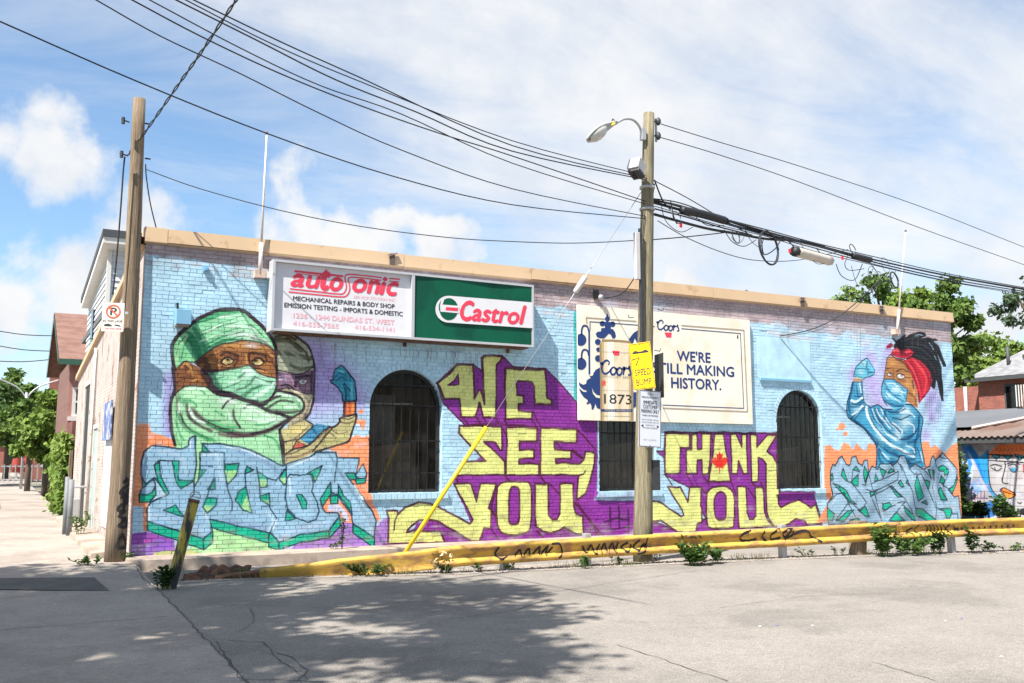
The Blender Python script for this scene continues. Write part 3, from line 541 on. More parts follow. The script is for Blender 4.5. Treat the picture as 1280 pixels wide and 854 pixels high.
    for l in ([(730, 490), (790, 602)], [(225, 535), (262, 582)], [(325, 525), (362, 592)], [(372, 535), (392, 562)], [(525, 548), (562, 602)], [(468, 535), (480, 576)], [(508, 602), (542, 680)], [(768, 606), (768, 700)], [(1055, 622), (1192, 770)], [(895, 712), (950, 770)], [(1010, 775), (1100, 842)], [(80, 430), (240, 590)], [(725, 545), (760, 605)], [(240, 590), (480, 578), (760, 605)], [(295, 148), (362, 195)], [(510, 88), (585, 165)]): c.stroke(l, BR, 9)
    c.fill([(40, 290), (110, 232), (180, 150), (298, 152), (308, 400), (342, 335), (355, 340), (380, 440), (365, 110), (375, 88), (510, 90), (500, 125), (470, 155), (465, 530), (375, 535), (345, 430), (318, 530), (210, 530), (195, 395), (90, 405), (62, 330)], YE, BR, 12)
    c.fill([(115, 300), (158, 262), (192, 215), (195, 290)], PP, BR, 8)
    c.fill([(535, 180), (825, 190), (835, 390), (870, 408), (868, 440), (745, 440), (745, 310), (725, 280), (690, 270), (620, 270), (622, 375), (668, 378), (668, 440), (632, 442), (632, 490), (725, 492), (725, 545), (535, 548)], YE, BR, 12)
    FR(480, 560, 4.571)
    for l in ([(1085, 308), (1255, 502)], [(1108, 318), (1228, 500)], [(945, 205), (1002, 262)], [(888, 155), (922, 200)], [(692, 160), (718, 190)], [(612, 460), (658, 526)], [(873, 475), (912, 516)], [(640, 210), (615, 350), (650, 400)], [(600, 345), (640, 395)], [(398, 160), (420, 195)], [(1075, 10), (1140, 60)]): c.stroke(l, BR, 8)
    for y_ in ((1290, 330), (1340, 325)): c.stroke([(y_[0], y_[1] + 10), (y_[0] + 5, y_[1] + 130)], (60, 22, 66), 12, .5)
    c.stroke([(1260, 420), (1330, 400), (1400, 410)], (60, 22, 66), 12, .5); c.stroke([(1265, 470), (1400, 450)], (60, 22, 66), 10, .5); c.stroke([(1395, 350), (1400, 480)], (60, 22, 66), 10, .5)
    YS = [[(431, -127), (671, -123), (671, 11), (659, 11), (636, -28), (569, -36), (690, 75), (692, 155), (398, 158), (450, 78), (582, 75), (428, -83)],
          [(699, -119), (875, -115), (873, -35), (773, -36), (773, 11), (860, 12), (858, 62), (770, 62), (772, 88), (885, 90), (885, 155), (697, 155)],
          [(895, -115), (1103, -107), (1099, -30), (976, -35), (976, 12), (1068, 15), (1068, 65), (980, 65), (985, 88), (1115, 88), (1140, 68), (1150, 20), (1205, 28), (1200, 90), (1180, 180), (1155, 260), (1103, 300), (1110, 165), (1120, 155), (893, 155)],
          [(398, 203), (495, 205), (530, 305), (550, 205), (640, 205), (600, 345), (615, 355), (612, 460), (573, 455), (545, 535), (500, 532), (400, 472), (320, 428), (265, 410), (205, 412), (150, 455), (132, 482), (170, 472), (320, 478), (350, 542), (20, 548), (30, 400), (15, 355), (75, 362), (80, 380), (120, 340), (200, 312), (270, 322), (360, 365), (490, 432), (508, 410)],
          [(862, 205), (937, 207), (938, 380), (960, 408), (990, 408), (1008, 380), (1005, 205), (1080, 203), (1085, 340), (1100, 380), (1138, 390), (1138, 500), (1100, 495), (1060, 475), (1030, 452), (1000, 475), (950, 485), (905, 478), (870, 450), (862, 380)]]
    for p in YS: c.fill(p, YE, BR, 9)
    c.stroke([(1120, 155), (1140, 148), (1152, 128)], BR, 7); c.stroke([(78, 382), (62, 420), (58, 468)], BR, 7, 0, True)
    c.fill([(645, 260), (655, 215), (700, 195), (800, 193), (835, 215), (842, 300), (838, 440), (820, 480), (760, 498), (690, 492), (655, 465), (645, 400)], YE, BR, 9, sm=True)
    c.fill([(720, 245), (745, 222), (772, 245), (775, 380), (765, 430), (740, 437), (718, 430), (714, 380)], PP, BR, 9, sm=True)
    FR(800, 520, 5.3333)
    c.fill([(165, 105), (915, 115), (925, 505), (1155, 505), (1215, 725), (180, 785), (60, 780), (75, 700), (240, 760), (440, 690), (330, 480), (172, 400), (160, 270), (110, 235), (160, 232)], PP, BR, 8)
    for l in ([(165, 390), (212, 462)], [(310, 392), (352, 466)], [(420, 388), (462, 462)], [(745, 440), (770, 470)], [(805, 440), (822, 475)], [(605, 440), (640, 530)], [(412, 480), (440, 520)], [(720, 480), (768, 550)], [(912, 130), (920, 500)], [(470, 120), (500, 210)], [(270, 480), (322, 570)]): c.stroke(l, BR, 8)
    c.fill([(115, 590), (170, 470), (260, 560), (300, 668), (270, 690), (180, 640)], BLUE)
    TY = [[(168, 115), (332, 118), (332, 215), (270, 212), (268, 385), (165, 385)], [(345, 118), (382, 118), (382, 222), (412, 222), (412, 120), (472, 120), (466, 290), (460, 385), (415, 385), (412, 295), (385, 295), (382, 385), (310, 385), (308, 230), (345, 228)],
          [(500, 120), (555, 120), (605, 437), (462, 438)], [(605, 120), (640, 120), (680, 205), (680, 118), (712, 118), (718, 390), (690, 390), (655, 300), (650, 388), (612, 388)],
          [(735, 128), (778, 128), (780, 210), (850, 128), (912, 128), (845, 235), (890, 265), (912, 310), (922, 590), (940, 612), (1000, 575), (1060, 560), (1110, 585), (1140, 615), (1172, 590), (1202, 722), (1112, 726), (1100, 698), (1040, 685), (970, 730), (900, 740), (860, 690), (845, 640), (840, 320), (820, 290), (790, 280), (790, 437), (745, 437)],
          [(185, 475), (268, 475), (320, 570), (330, 475), (408, 475), (405, 600), (412, 615), (412, 715), (380, 718), (372, 775), (250, 775), (200, 735), (140, 700), (85, 705), (60, 725), (60, 565), (130, 575), (200, 620), (270, 668), (292, 658), (280, 625)],
          [(650, 472), (705, 472), (715, 640), (730, 685), (755, 690), (772, 670), (770, 472), (822, 475), (828, 640), (850, 700), (895, 740), (660, 752), (652, 600)]]
    for p in TY: c.fill(p, YE, BR, 10)
    c.fill([(445, 540), (460, 495), (510, 472), (570, 472), (610, 500), (628, 560), (628, 700), (610, 745), (470, 750), (445, 700)], YE, BR, 10, sm=True)
    c.fill([(498, 560), (515, 520), (545, 510), (570, 535), (575, 620), (570, 680), (540, 695), (510, 685), (498, 640)], PP, BR, 10, sm=True)
    half = [(0, 1.0), (.13, .74), (.30, .82), (.22, .38), (.42, .58), (.46, .46), (.72, .50), (.62, .24), (.74, .16), (.34, -.20), (.38, -.36), (.04, -.30), (.04, -.72)]
    leaf = half + [(-x, y) for x, y in reversed(half[1:])]
    c.fill([(530 + x * 76, 318 - y * 86) for x, y in leaf], (232, 52, 40))
    for k in range(40): c.spray((r2.uniform(80, 1190), r2.uniform(130, 740)), (r2.uniform(10, 40), r2.uniform(3, 8)), (238, 238, 190), .12)
    # ---------------------------------------------------------------- the nurse with the raised fist
    FR(1020, 530, 5.695)
    c.fill([(60, 160), (100, 148), (132, 182), (165, 190), (198, 130), (240, 148), (262, 190), (290, 140), (322, 172), (356, 190), (372, 142), (425, 150), (436, 180), (440, 320), (250, 400), (120, 420), (100, 700), (0, 705), (90, 560), (60, 480)], OR)
    c.fill([(752, 128), (800, 122), (812, 170), (852, 148), (882, 182), (915, 210), (972, 148), (1024, 124), (1050, 690), (980, 690), (960, 480), (760, 330)], OR)
    for p, r in (((185, 18), 26), ((212, 72), 17), ((152, 36), 10)): c.fill([(p[0] + r * math.cos(a), p[1] + r * math.sin(a)) for a in np.arange(0, 6.28, .4)], OR)
    c.fill([(680, 690), (720, 655), (780, 700)], OR)
    FR(1050, 410, 8.5333)
    B1, B2, B3 = (66, 156, 192), (22, 92, 138), (222, 242, 246)
    bod = [(140, 580), (235, 575), (245, 720), (258, 800), (330, 842), (400, 815), (450, 840), (480, 872), (560, 872), (700, 815), (780, 830), (870, 945), (880, 1000), (858, 1150), (870, 1270), (915, 1480), (740, 1530), (600, 1480), (380, 1500), (390, 1270), (330, 1180), (240, 1060), (110, 970), (75, 910), (75, 800), (110, 680)]
    c.fill(bod, B1)
    c.shade(bod, [('p', (690, 1000), (90, 80), (196, 228, 236), .9), ('p', (620, 1150), (70, 60), (206, 232, 238), .8), ('p', (420, 1150), (60, 110), (150, 208, 224), .8), ('p', (700, 880), (70, 40), (214, 238, 240), .85), ('p', (190, 640), (36, 40), (110, 186, 208), .8), ('p', (170, 870), (46, 50), (170, 214, 228), .8), ('p', (700, 1300), (80, 50), (120, 196, 214), .7), ('p', (830, 1420), (40, 30), (90, 176, 204), .7), ('p', (480, 1400), (70, 40), (80, 168, 200), .7),
                  ('s', [(285, 850), (310, 960), (380, 1090), (520, 1230), (680, 1320), (790, 1370)], B3, 34, .6, .9), ('s', [(345, 870), (400, 1000), (500, 1130), (600, 1200)], (170, 214, 230), 24, .6, .9), ('s', [(440, 860), (480, 950), (600, 1080), (640, 1110)], B3, 18, .6, .9), ('s', [(100, 780), (160, 790), (240, 750)], B3, 18, .6, .9), ('s', [(130, 920), (180, 890), (240, 830)], (226, 242, 244), 16, .6, .9),
                  ('s', [(140, 600), (110, 720), (90, 860)], B2, 24, .6, .9), ('s', [(150, 720), (200, 740), (240, 700)], B2, 14, .6, .9), ('s', [(120, 970), (240, 1050), (340, 1180), (400, 1260)], B2, 36, .6, .95), ('s', [(110, 840), (200, 830), (250, 800)], B2, 16, .6, .9), ('s', [(160, 960), (220, 900), (280, 860)], B2, 16, .6, .9), ('s', [(320, 850), (360, 960), (440, 1060)], B2, 20, .6, .9), ('s', [(400, 880), (430, 1000), (470, 990), (480, 900)], B2, 34, .7, .9), ('s', [(490, 880), (560, 900), (660, 850)], B2, 16, .6, .9),
                  ('s', [(560, 1000), (640, 1080), (700, 1120)], (36, 110, 156), 14, .6, .9), ('s', [(660, 1180), (760, 1150), (830, 1080)], B2, 30, .7, .9), ('s', [(720, 1230), (800, 1200), (850, 1150)], B2, 30, .7, .9), ('s', [(840, 940), (840, 1100), (800, 1250), (810, 1340)], B2, 28, .7, .9), ('s', [(400, 1220), (520, 1320), (680, 1390), (800, 1400)], B2, 30, .6, .9), ('s', [(410, 1300), (430, 1420), (520, 1470)], B2, 34, .7, .9), ('s', [(540, 1450), (640, 1420), (760, 1460)], (22, 92, 138), 30, .7, .9), ('s', [(300, 1080), (380, 1180), (460, 1270)], (90, 170, 204), 20, .6, .9), ('s', [(820, 1280), (860, 1380), (880, 1470)], B2, 18, .6, .9), ('s', [(440, 1330), (560, 1380), (640, 1400)], (120, 196, 216), 16, .6, .9)], sm=False)
    c.stroke(bod[:3] + [(258, 800)], (24, 52, 84), 8, .3); c.stroke([(235, 575), (140, 580), (110, 680), (75, 800), (75, 910), (110, 970), (240, 1060), (330, 1180), (390, 1270), (385, 1480)], (24, 52, 84), 12, .3, True); c.stroke([(700, 815), (780, 830), (870, 945), (880, 1000), (858, 1150), (870, 1270), (915, 1480)], (24, 52, 84), 12, .3, True)
    c.stroke([(258, 800), (330, 845), (400, 815), (470, 870), (560, 872)], (24, 60, 100), 10, .3, True)
    c.fill([(150, 540), (230, 555), (225, 580), (145, 575)], (198, 148, 120))
    gl = [(150, 520), (175, 410), (230, 350), (290, 320), (330, 380), (375, 450), (360, 500), (300, 520), (240, 555)]
    c.fill(gl, (108, 190, 212)); c.shade(gl, [('p', (250, 380), (40, 30), (200, 236, 240), .9), ('p', (220, 470), (36, 30), (190, 230, 236), .8), ('s', [(180, 440), (230, 430), (290, 450), (300, 500)], (30, 110, 150), 14), ('s', [(290, 360), (280, 420), (310, 440)], (26, 100, 140), 16), ('s', [(300, 470), (350, 470)], (24, 90, 130), 18), ('s', [(160, 500), (230, 540)], (60, 150, 180), 14), ('s', [(230, 360), (250, 400)], (60, 150, 180), 12)], sm=False)
    c.stroke(gl + [gl[0]], (20, 70, 104), 8, .3); c.stroke([(160, 530), (240, 552)], (170, 206, 150), 7)
    fcw = [(500, 330), (560, 295), (620, 330), (690, 340), (745, 450), (795, 600), (828, 700), (832, 850), (760, 812), (700, 785), (720, 660), (610, 580), (570, 548), (468, 548), (485, 430)]
    c.fill(fcw, (182, 126, 76)); c.shade(fcw, [('p', (570, 380), (60, 30), (222, 164, 96), .8), ('p', (720, 600), (46, 40), (216, 160, 96), .8), ('s', [(600, 330), (690, 380), (740, 480)], (110, 64, 40), 26, .7), ('s', [(560, 420), (575, 480), (565, 545)], (140, 82, 46), 20, .7), ('s', [(600, 470), (660, 440), (720, 470)], (70, 36, 30), 16, .5), ('s', [(495, 430), (545, 425)], (80, 42, 32), 14, .5), ('s', [(620, 560), (700, 570)], (150, 92, 52), 16, .7), ('s', [(770, 560), (780, 640)], (80, 44, 36), 20, .7), ('s', [(740, 700), (800, 740), (810, 820)], (130, 76, 40), 26, .7), ('p', (790, 690), (20, 26), (226, 172, 112), .8)], sm=False)
    for eye, ir in (([(500, 488), (525, 470), (556, 490), (540, 512), (512, 508)], (534, 488)), ([(606, 510), (640, 488), (690, 515), (665, 545), (625, 540)], (655, 512))):
        c.fill(eye, (240, 230, 226), (40, 20, 24), 7, sm=True); c.spray(ir, 15, (70, 36, 44), 1.0); c.stroke([eye[0], eye[1], eye[2]], (40, 20, 24), 10, .3, True)
    mk = [(468, 548), (570, 548), (650, 615), (722, 662), (705, 790), (680, 845), (560, 858), (470, 785), (448, 700), (455, 600)]
    c.fill(mk, (92, 178, 208)); c.shade(mk, [('p', (600, 660), (80, 40), (206, 236, 242), .85), ('p', (510, 730), (36, 30), (200, 234, 240), .85), ('p', (500, 610), (40, 30), (140, 208, 226), .8), ('p', (650, 740), (40, 40), (170, 220, 234), .8), ('s', [(470, 580), (520, 660), (600, 740), (680, 780)], (40, 130, 172), 16), ('s', [(460, 760), (540, 820), (680, 830)], (24, 96, 142), 26), ('s', [(480, 690), (540, 770), (620, 800)], (50, 140, 180), 14), ('s', [(680, 680), (700, 760)], (60, 150, 186), 18)], sm=False)
    c.stroke([(468, 548), (570, 548), (650, 615), (722, 662), (705, 790)], (22, 76, 116), 8, .3); c.stroke([(500, 330), (485, 430), (466, 548), (450, 620), (448, 710), (475, 790), (500, 830)], (46, 52, 80), 9, .3, True)
    HB = (26, 28, 34)
    hair = [(568, 195), (592, 152), (548, 112), (560, 98), (602, 130), (642, 108), (680, 74), (712, 70), (700, 100), (760, 60), (850, 35), (902, 45), (922, 92), (862, 112), (940, 104), (1020, 110), (1046, 136), (1000, 146), (1060, 200), (1092, 290), (1132, 390), (1126, 415), (1100, 410), (1062, 330), (1040, 275), (1085, 420), (1100, 600), (1108, 790), (1086, 786), (1064, 720), (1030, 560), (1010, 650), (985, 640), (940, 560), (800, 380), (690, 320), (600, 260)]
    c.fill(hair, HB)
    for l in ([(700, 200), (850, 220), (980, 330)], [(760, 160), (900, 190), (1010, 290)], [(800, 290), (940, 350), (1020, 480)], [(650, 140), (740, 120), (840, 90)], [(980, 200), (1030, 260)], [(1050, 420), (1060, 560)]): c.stroke(l, (70, 78, 86), 7, .7, True, .8)
    for l in ([(800, 85), (850, 70), (880, 80)], [(950, 165), (980, 200), (1000, 235)], [(1010, 300), (1030, 340)]): c.stroke(l, (170, 196, 214), 8, .5, True, .8)
    band = [(680, 342), (760, 318), (850, 350), (960, 460), (985, 560), (960, 650), (900, 750), (840, 815), (830, 700), (790, 580), (740, 450)]
    c.fill(band, (196, 38, 56)); c.shade(band, [('s', [(710, 350), (790, 480), (850, 640), (860, 760)], (226, 64, 76), 22), ('s', [(780, 340), (870, 450), (920, 560), (900, 700)], (232, 70, 80), 20), ('s', [(740, 360), (830, 520), (870, 680)], (96, 14, 36), 10), ('s', [(820, 350), (930, 480), (950, 600)], (110, 16, 40), 12), ('s', [(840, 700), (850, 800)], (110, 16, 40), 30), ('s', [(970, 520), (960, 640), (890, 750)], (120, 20, 50), 22), ('s', [(690, 345), (760, 480), (810, 600)], (120, 20, 44), 12)], sm=False)
    bow = [(540, 285), (560, 240), (608, 205), (660, 242), (735, 218), (792, 262), (760, 300), (690, 330), (610, 312)]
    c.fill(bow, (190, 40, 62)); c.shade(bow, [('s', [(570, 250), (620, 230), (660, 280)], (232, 110, 120), 16), ('s', [(680, 260), (750, 245)], (226, 90, 104), 14), ('s', [(650, 240), (660, 320)], (100, 12, 36), 12), ('s', [(690, 290), (770, 270)], (100, 12, 36), 12), ('s', [(560, 270), (600, 300)], (110, 16, 40), 12)], sm=False)
    c.fill([(486, 218), (500, 185), (545, 158), (572, 190), (540, 222)], (150, 30, 66))
    c.stroke([(500, 330), (540, 290), (600, 320), (690, 340)], (60, 24, 34), 12, .4, True)
    KW = (1050, 410, 8.5333)
    lines(KW, (14, 58, 98), 17, .85, [[(300, 860), (330, 980), (420, 1110), (540, 1220)], [(360, 870), (420, 990), (520, 1100), (620, 1170)], [(470, 900), (540, 1010), (650, 1110)], [(120, 800), (190, 810), (245, 770)], [(130, 950), (210, 870), (270, 850)], [(100, 700), (95, 820), (110, 900)], [(180, 620), (190, 720), (230, 740)], [(640, 1190), (740, 1180), (820, 1100)], [(600, 1290), (700, 1340), (800, 1350)], [(840, 990), (830, 1120), (790, 1230)], [(420, 1290), (470, 1390), (560, 1440)], [(520, 900), (620, 900), (700, 860)], [(700, 1400), (760, 1440), (860, 1430)], [(560, 960), (660, 970), (760, 930)]])
    lines(KW, (232, 246, 248), 17, .85, [[(275, 860), (300, 970), (370, 1090)], [(390, 870), (440, 960), (540, 1070)], [(440, 1180), (560, 1260), (700, 1310)], [(560, 1010), (660, 1080), (660, 1120)], [(640, 900), (730, 900), (800, 950)], [(150, 910), (200, 880), (250, 840)], [(120, 770), (180, 780), (235, 745)], [(210, 600), (225, 690)], [(720, 1010), (790, 1050), (790, 1110)], [(500, 1130), (600, 1190)], [(700, 1250), (780, 1290), (800, 1330)], [(450, 1330), (520, 1390)], [(860, 1330), (880, 1420)]])
    lines(KW, (224, 244, 248), 14, .8, [[(500, 600), (570, 590), (640, 640)], [(490, 690), (560, 740), (640, 790)], [(560, 640), (640, 680), (700, 700)]]); lines(KW, (20, 88, 134), 12, .8, [[(480, 640), (560, 700), (660, 740)], [(470, 740), (560, 810), (660, 830)], [(600, 600), (680, 670)]])
    lines(KW, (236, 88, 92), 12, .75, [[(730, 370), (800, 490), (840, 620)], [(800, 350), (880, 440), (930, 560)], [(600, 240), (640, 250)], [(700, 250), (760, 250)]]); lines(KW, (90, 12, 34), 9, .85, [[(760, 360), (840, 500), (880, 660)], [(720, 390), (790, 520), (830, 640)], [(860, 380), (940, 500), (950, 620)], [(640, 230), (655, 300)]])
    # ---------------------------------------------------------------- grey-blue lettering at the far end
    FR(1020, 530, 5.695); T2 = (44, 58, 74); G2 = (158, 190, 210)
    c.fill([(105, 335), (120, 290), (140, 296), (165, 242), (185, 230), (215, 290), (240, 300), (255, 240), (285, 233), (300, 280), (330, 300), (340, 260), (366, 254), (376, 350), (400, 298), (440, 322), (455, 285), (530, 283), (545, 300), (580, 268), (600, 228), (630, 228), (665, 312), (705, 284), (770, 322), (812, 300), (820, 250), (836, 224), (852, 262), (902, 205), (1003, 320), (1008, 392), (962, 482), (985, 522), (1016, 514), (1034, 690), (90, 715), (80, 572), (120, 512), (104, 430)], G2, T2, 8)
    for h in ([(178, 372), (192, 318), (222, 398), (212, 402)], [(262, 330), (285, 302), (312, 342)], [(104, 372), (118, 350), (122, 398), (108, 402)], [(118, 420), (166, 444), (160, 470)], [(165, 442), (210, 470), (250, 540), (290, 570), (240, 560), (175, 482)], [(252, 410), (300, 360), (300, 440), (262, 440)], [(345, 300), (372, 350), (350, 420), (340, 360)], [(420, 405), (428, 355), (446, 402)], [(510, 352), (530, 318), (560, 340)], [(452, 310), (500, 340), (478, 385)],
              [(385, 482), (440, 470), (392, 520)], [(472, 600), (480, 570), (520, 560), (540, 582), (492, 612)], [(520, 440), (540, 452), (612, 520), (582, 520)], [(585, 420), (600, 400), (626, 448), (612, 452)], [(640, 420), (655, 400), (668, 440)], [(705, 440), (720, 360), (770, 520), (726, 552)], [(800, 325), (838, 330), (832, 398), (812, 360)], [(770, 400), (812, 412), (800, 470)], [(868, 312), (905, 296), (940, 322), (944, 352), (912, 368), (912, 340), (878, 336)], [(890, 370), (915, 400), (905, 430), (878, 415)],
              [(868, 470), (886, 452), (910, 500), (936, 540), (890, 540)], [(980, 440), (1003, 362), (1002, 420), (968, 500), (940, 470)], [(80, 600), (102, 615), (132, 640), (118, 690), (84, 690)], [(150, 690), (222, 620), (270, 610), (200, 690)], [(300, 610), (352, 590), (380, 660), (350, 660)], [(240, 690), (300, 665), (312, 690)], [(520, 690), (575, 625), (635, 690)], [(625, 580), (700, 660), (708, 690), (680, 680), (640, 630)], [(708, 600), (760, 610), (862, 690), (790, 690), (712, 650)], [(868, 602), (960, 600), (965, 640), (940, 690), (915, 620)], [(752, 560), (782, 545), (790, 575)]):
        c.fill(h, (16, 184, 148), T2, 7)
    for l in ([(212, 402), (250, 420), (262, 330)], [(250, 410), (360, 560), (320, 620), (140, 450)], [(376, 350), (352, 440), (330, 430)], [(376, 352), (470, 690)], [(360, 470), (420, 480), (580, 400), (585, 340), (500, 385), (400, 420)], [(390, 520), (540, 440), (640, 540), (700, 660)], [(400, 540), (470, 690)], [(472, 560), (480, 620), (590, 560), (640, 550), (560, 640)], [(545, 300), (560, 340)], [(600, 290), (640, 380), (690, 480), (705, 600)], [(665, 315), (700, 360), (720, 350)], [(720, 360), (750, 350), (860, 610), (850, 690)], [(770, 322), (830, 400), (830, 420)], [(845, 330), (840, 400), (830, 450), (862, 600)], [(852, 262), (860, 310)], [(902, 205), (880, 240), (930, 250)], [(940, 360), (905, 440), (950, 470), (985, 522)], [(962, 600), (970, 640), (1010, 640), (1010, 690)], [(80, 572), (150, 500), (200, 490), (230, 560), (140, 690)], [(230, 560), (300, 690)], [(580, 270), (600, 300), (610, 340)]): c.stroke(l, T2, 6)
    for l in ([(180, 260), (170, 330)], [(600, 250), (640, 330)], [(820, 330), (850, 540)], [(930, 260), (980, 340)], [(560, 560), (620, 600)], [(440, 560), (480, 660)], [(140, 520), (110, 580)]): c.stroke(l, (196, 210, 224), 16, .8, alpha=.6)
    c.spray((1050, 640), (16, 60), OR, .8)
    # rain runs below the coping and signs, and a few paint drips
    FR(0, 0, 1)
    for k in range(70):
        x = r2.uniform(186, 1188); f = (x - 184) / 1005.0; y = 304 + f * 99; c.stroke([(x, y), (x - .4, y + r2.uniform(8, 60))], r2.choice([(120, 104, 100), (150, 120, 96), (96, 92, 96)]), r2.uniform(.7, 2.2), 1.0, alpha=r2.uniform(.1, .38))
    for k in range(26):
        x = r2.uniform(345, 665); c.stroke([(x, 425 + (x - 345) * .065), (x, 430 + (x - 345) * .065 + r2.uniform(6, 26))], (110, 84, 70), r2.uniform(.8, 2), 1.0, alpha=.35)
    for k in range(44):
        x = r2.uniform(175, 1190); y = r2.uniform(560, 640); c.stroke([(x, y), (x, y + r2.uniform(5, 22))], r2.choice([(40, 70, 84), (84, 30, 60), (120, 60, 150)]), .8, .6, alpha=.4)
    # scuffs and dirt along the foot of the wall
    FR(0, 0, 1)
    for k in range(240):
        x = r2.uniform(165, 1195); y = 692 - (x - 165) * 0.0443 + r2.uniform(-13, 4) * (1 + (k % 5 == 0))
        c.spray((x, y), (r2.uniform(2, 9), r2.uniform(1, 3)), r2.choice([(150, 140, 130), (120, 112, 104), (180, 176, 172)]), r2.uniform(.2, .6))
    return c.weather(1).image('painted_wall')
SHED_X = 24.0
def shed_uv(px, py):
    p = S(px, py, SHED_X); return (p.y + 6.0), p.z
def paint_shed():
    c = Canvas(14.0, 3.2, (176, 174, 178), shed_uv); r2 = random.Random(5)
    for k in range(90): c.frame(0, 0, 1).spray((r2.uniform(1190, 1290), r2.uniform(550, 655)), (r2.uniform(2, 8), r2.uniform(2, 6)), r2.choice([(196, 194, 204), (150, 150, 160), (205, 205, 214)]), .4)
    c.frame(1190, 500, 5.3333)
    c.fill([(70, 330), (110, 320), (150, 440), (120, 600), (75, 640), (60, 500)], (190, 210, 236), alpha=.9); c.stroke([(75, 300), (120, 430), (80, 560)], (70, 150, 220), 30, .6); c.fill([(100, 560), (180, 520), (220, 600), (150, 640)], (110, 170, 226), alpha=.7)
    c.fill([(90, 720), (310, 660), (330, 690), (280, 780), (80, 790)], (50, 120, 200)); c.fill([(60, 640), (100, 700), (80, 770), (60, 760)], (150, 190, 226))
    c.stroke([(115, 320), (170, 400), (230, 540), (300, 650)], (30, 130, 210), 46, .4); c.stroke([(180, 390), (240, 340)], (50, 160, 206), 16, .4)
    c.fill([(180, 400), (245, 330), (242, 480), (262, 590), (320, 660), (280, 650), (215, 540)], (48, 150, 206))
    for k in range(24): c.spray((r2.uniform(120, 230), r2.uniform(540, 690)), (r2.uniform(6, 20), r2.uniform(4, 12)), r2.choice([(190, 130, 160), (210, 200, 220), (120, 140, 200), (226, 226, 236)]), .6)
    for k in range(5): c.stroke([(130 + k * 22, 610), (134 + k * 20, 690)], (120, 84, 120), 6, .5)
    c.stroke([(125, 655), (235, 655)], (120, 84, 120), 6, .5)
    c.fill([(240, 340), (300, 300), (480, 296), (600, 296), (600, 700), (420, 720), (322, 660), (262, 590), (244, 480)], (182, 180, 184))
    for k in range(26): c.spray((r2.uniform(250, 580), r2.uniform(400, 690)), (r2.uniform(8, 26), r2.uniform(6, 16)), r2.choice([(150, 150, 160), (200, 198, 202), (120, 130, 170), (190, 120, 110)]), .35)
    for k in range(13):
        x = 250 + k * 26; c.stroke([(x, 360), (x + 24, 345), (x + 44, 318), (x + 74, 300)], (240, 130, 74), 13, .3, True)
        c.stroke([(x + 8, 366), (x + 36, 350), (x + 54, 324), (x + 84, 306)], (34, 30, 40), 4, .2, True)
    for k in range(4):
        x = 262 + k * 78; c.fill([(x, 366), (x + 66, 368 + k * 4), (x + 32, 398 + k * 3)], (54, 186, 196), (34, 34, 44), 5)
    c.stroke([(240, 366), (420, 378), (600, 398)], (34, 34, 44), 5); c.stroke([(242, 402), (420, 415), (600, 425)], (34, 34, 44), 6)
    for l in ([(240, 345), (244, 480), (262, 590), (322, 660), (400, 715)], [(350, 412), (356, 440), (335, 545), (375, 560)], [(255, 440), (285, 430), (330, 440)], [(262, 452), (300, 470), (330, 452)], [(375, 440), (410, 432), (440, 450)], [(380, 455), (410, 485), (438, 460)], [(285, 450), (290, 468)], [(436, 685), (450, 692), (464, 685)], [(370, 425), (420, 420), (450, 430)]): c.stroke(l, (30, 30, 38), 6, .2, True)
    c.fill([(392, 455), (424, 455), (418, 480), (400, 480)], (50, 150, 200))
    lips = [(322, 600), (350, 590), (378, 604), (425, 632), (400, 652), (365, 655), (338, 630)]
    c.fill(lips, (240, 140, 60), (40, 26, 30), 6, sm=True); c.stroke([(325, 602), (370, 622), (420, 634)], (70, 30, 26), 5, .2, True); c.spray((322, 604), 8, (80, 60, 150), .9)
    c.fill([(472, 430), (520, 420), (520, 480), (474, 490)], (180, 60, 50)); c.fill([(400, 760), (470, 720), (600, 700), (600, 780)], (40, 38, 46))
    return c.weather(2).image('painted_blocks')
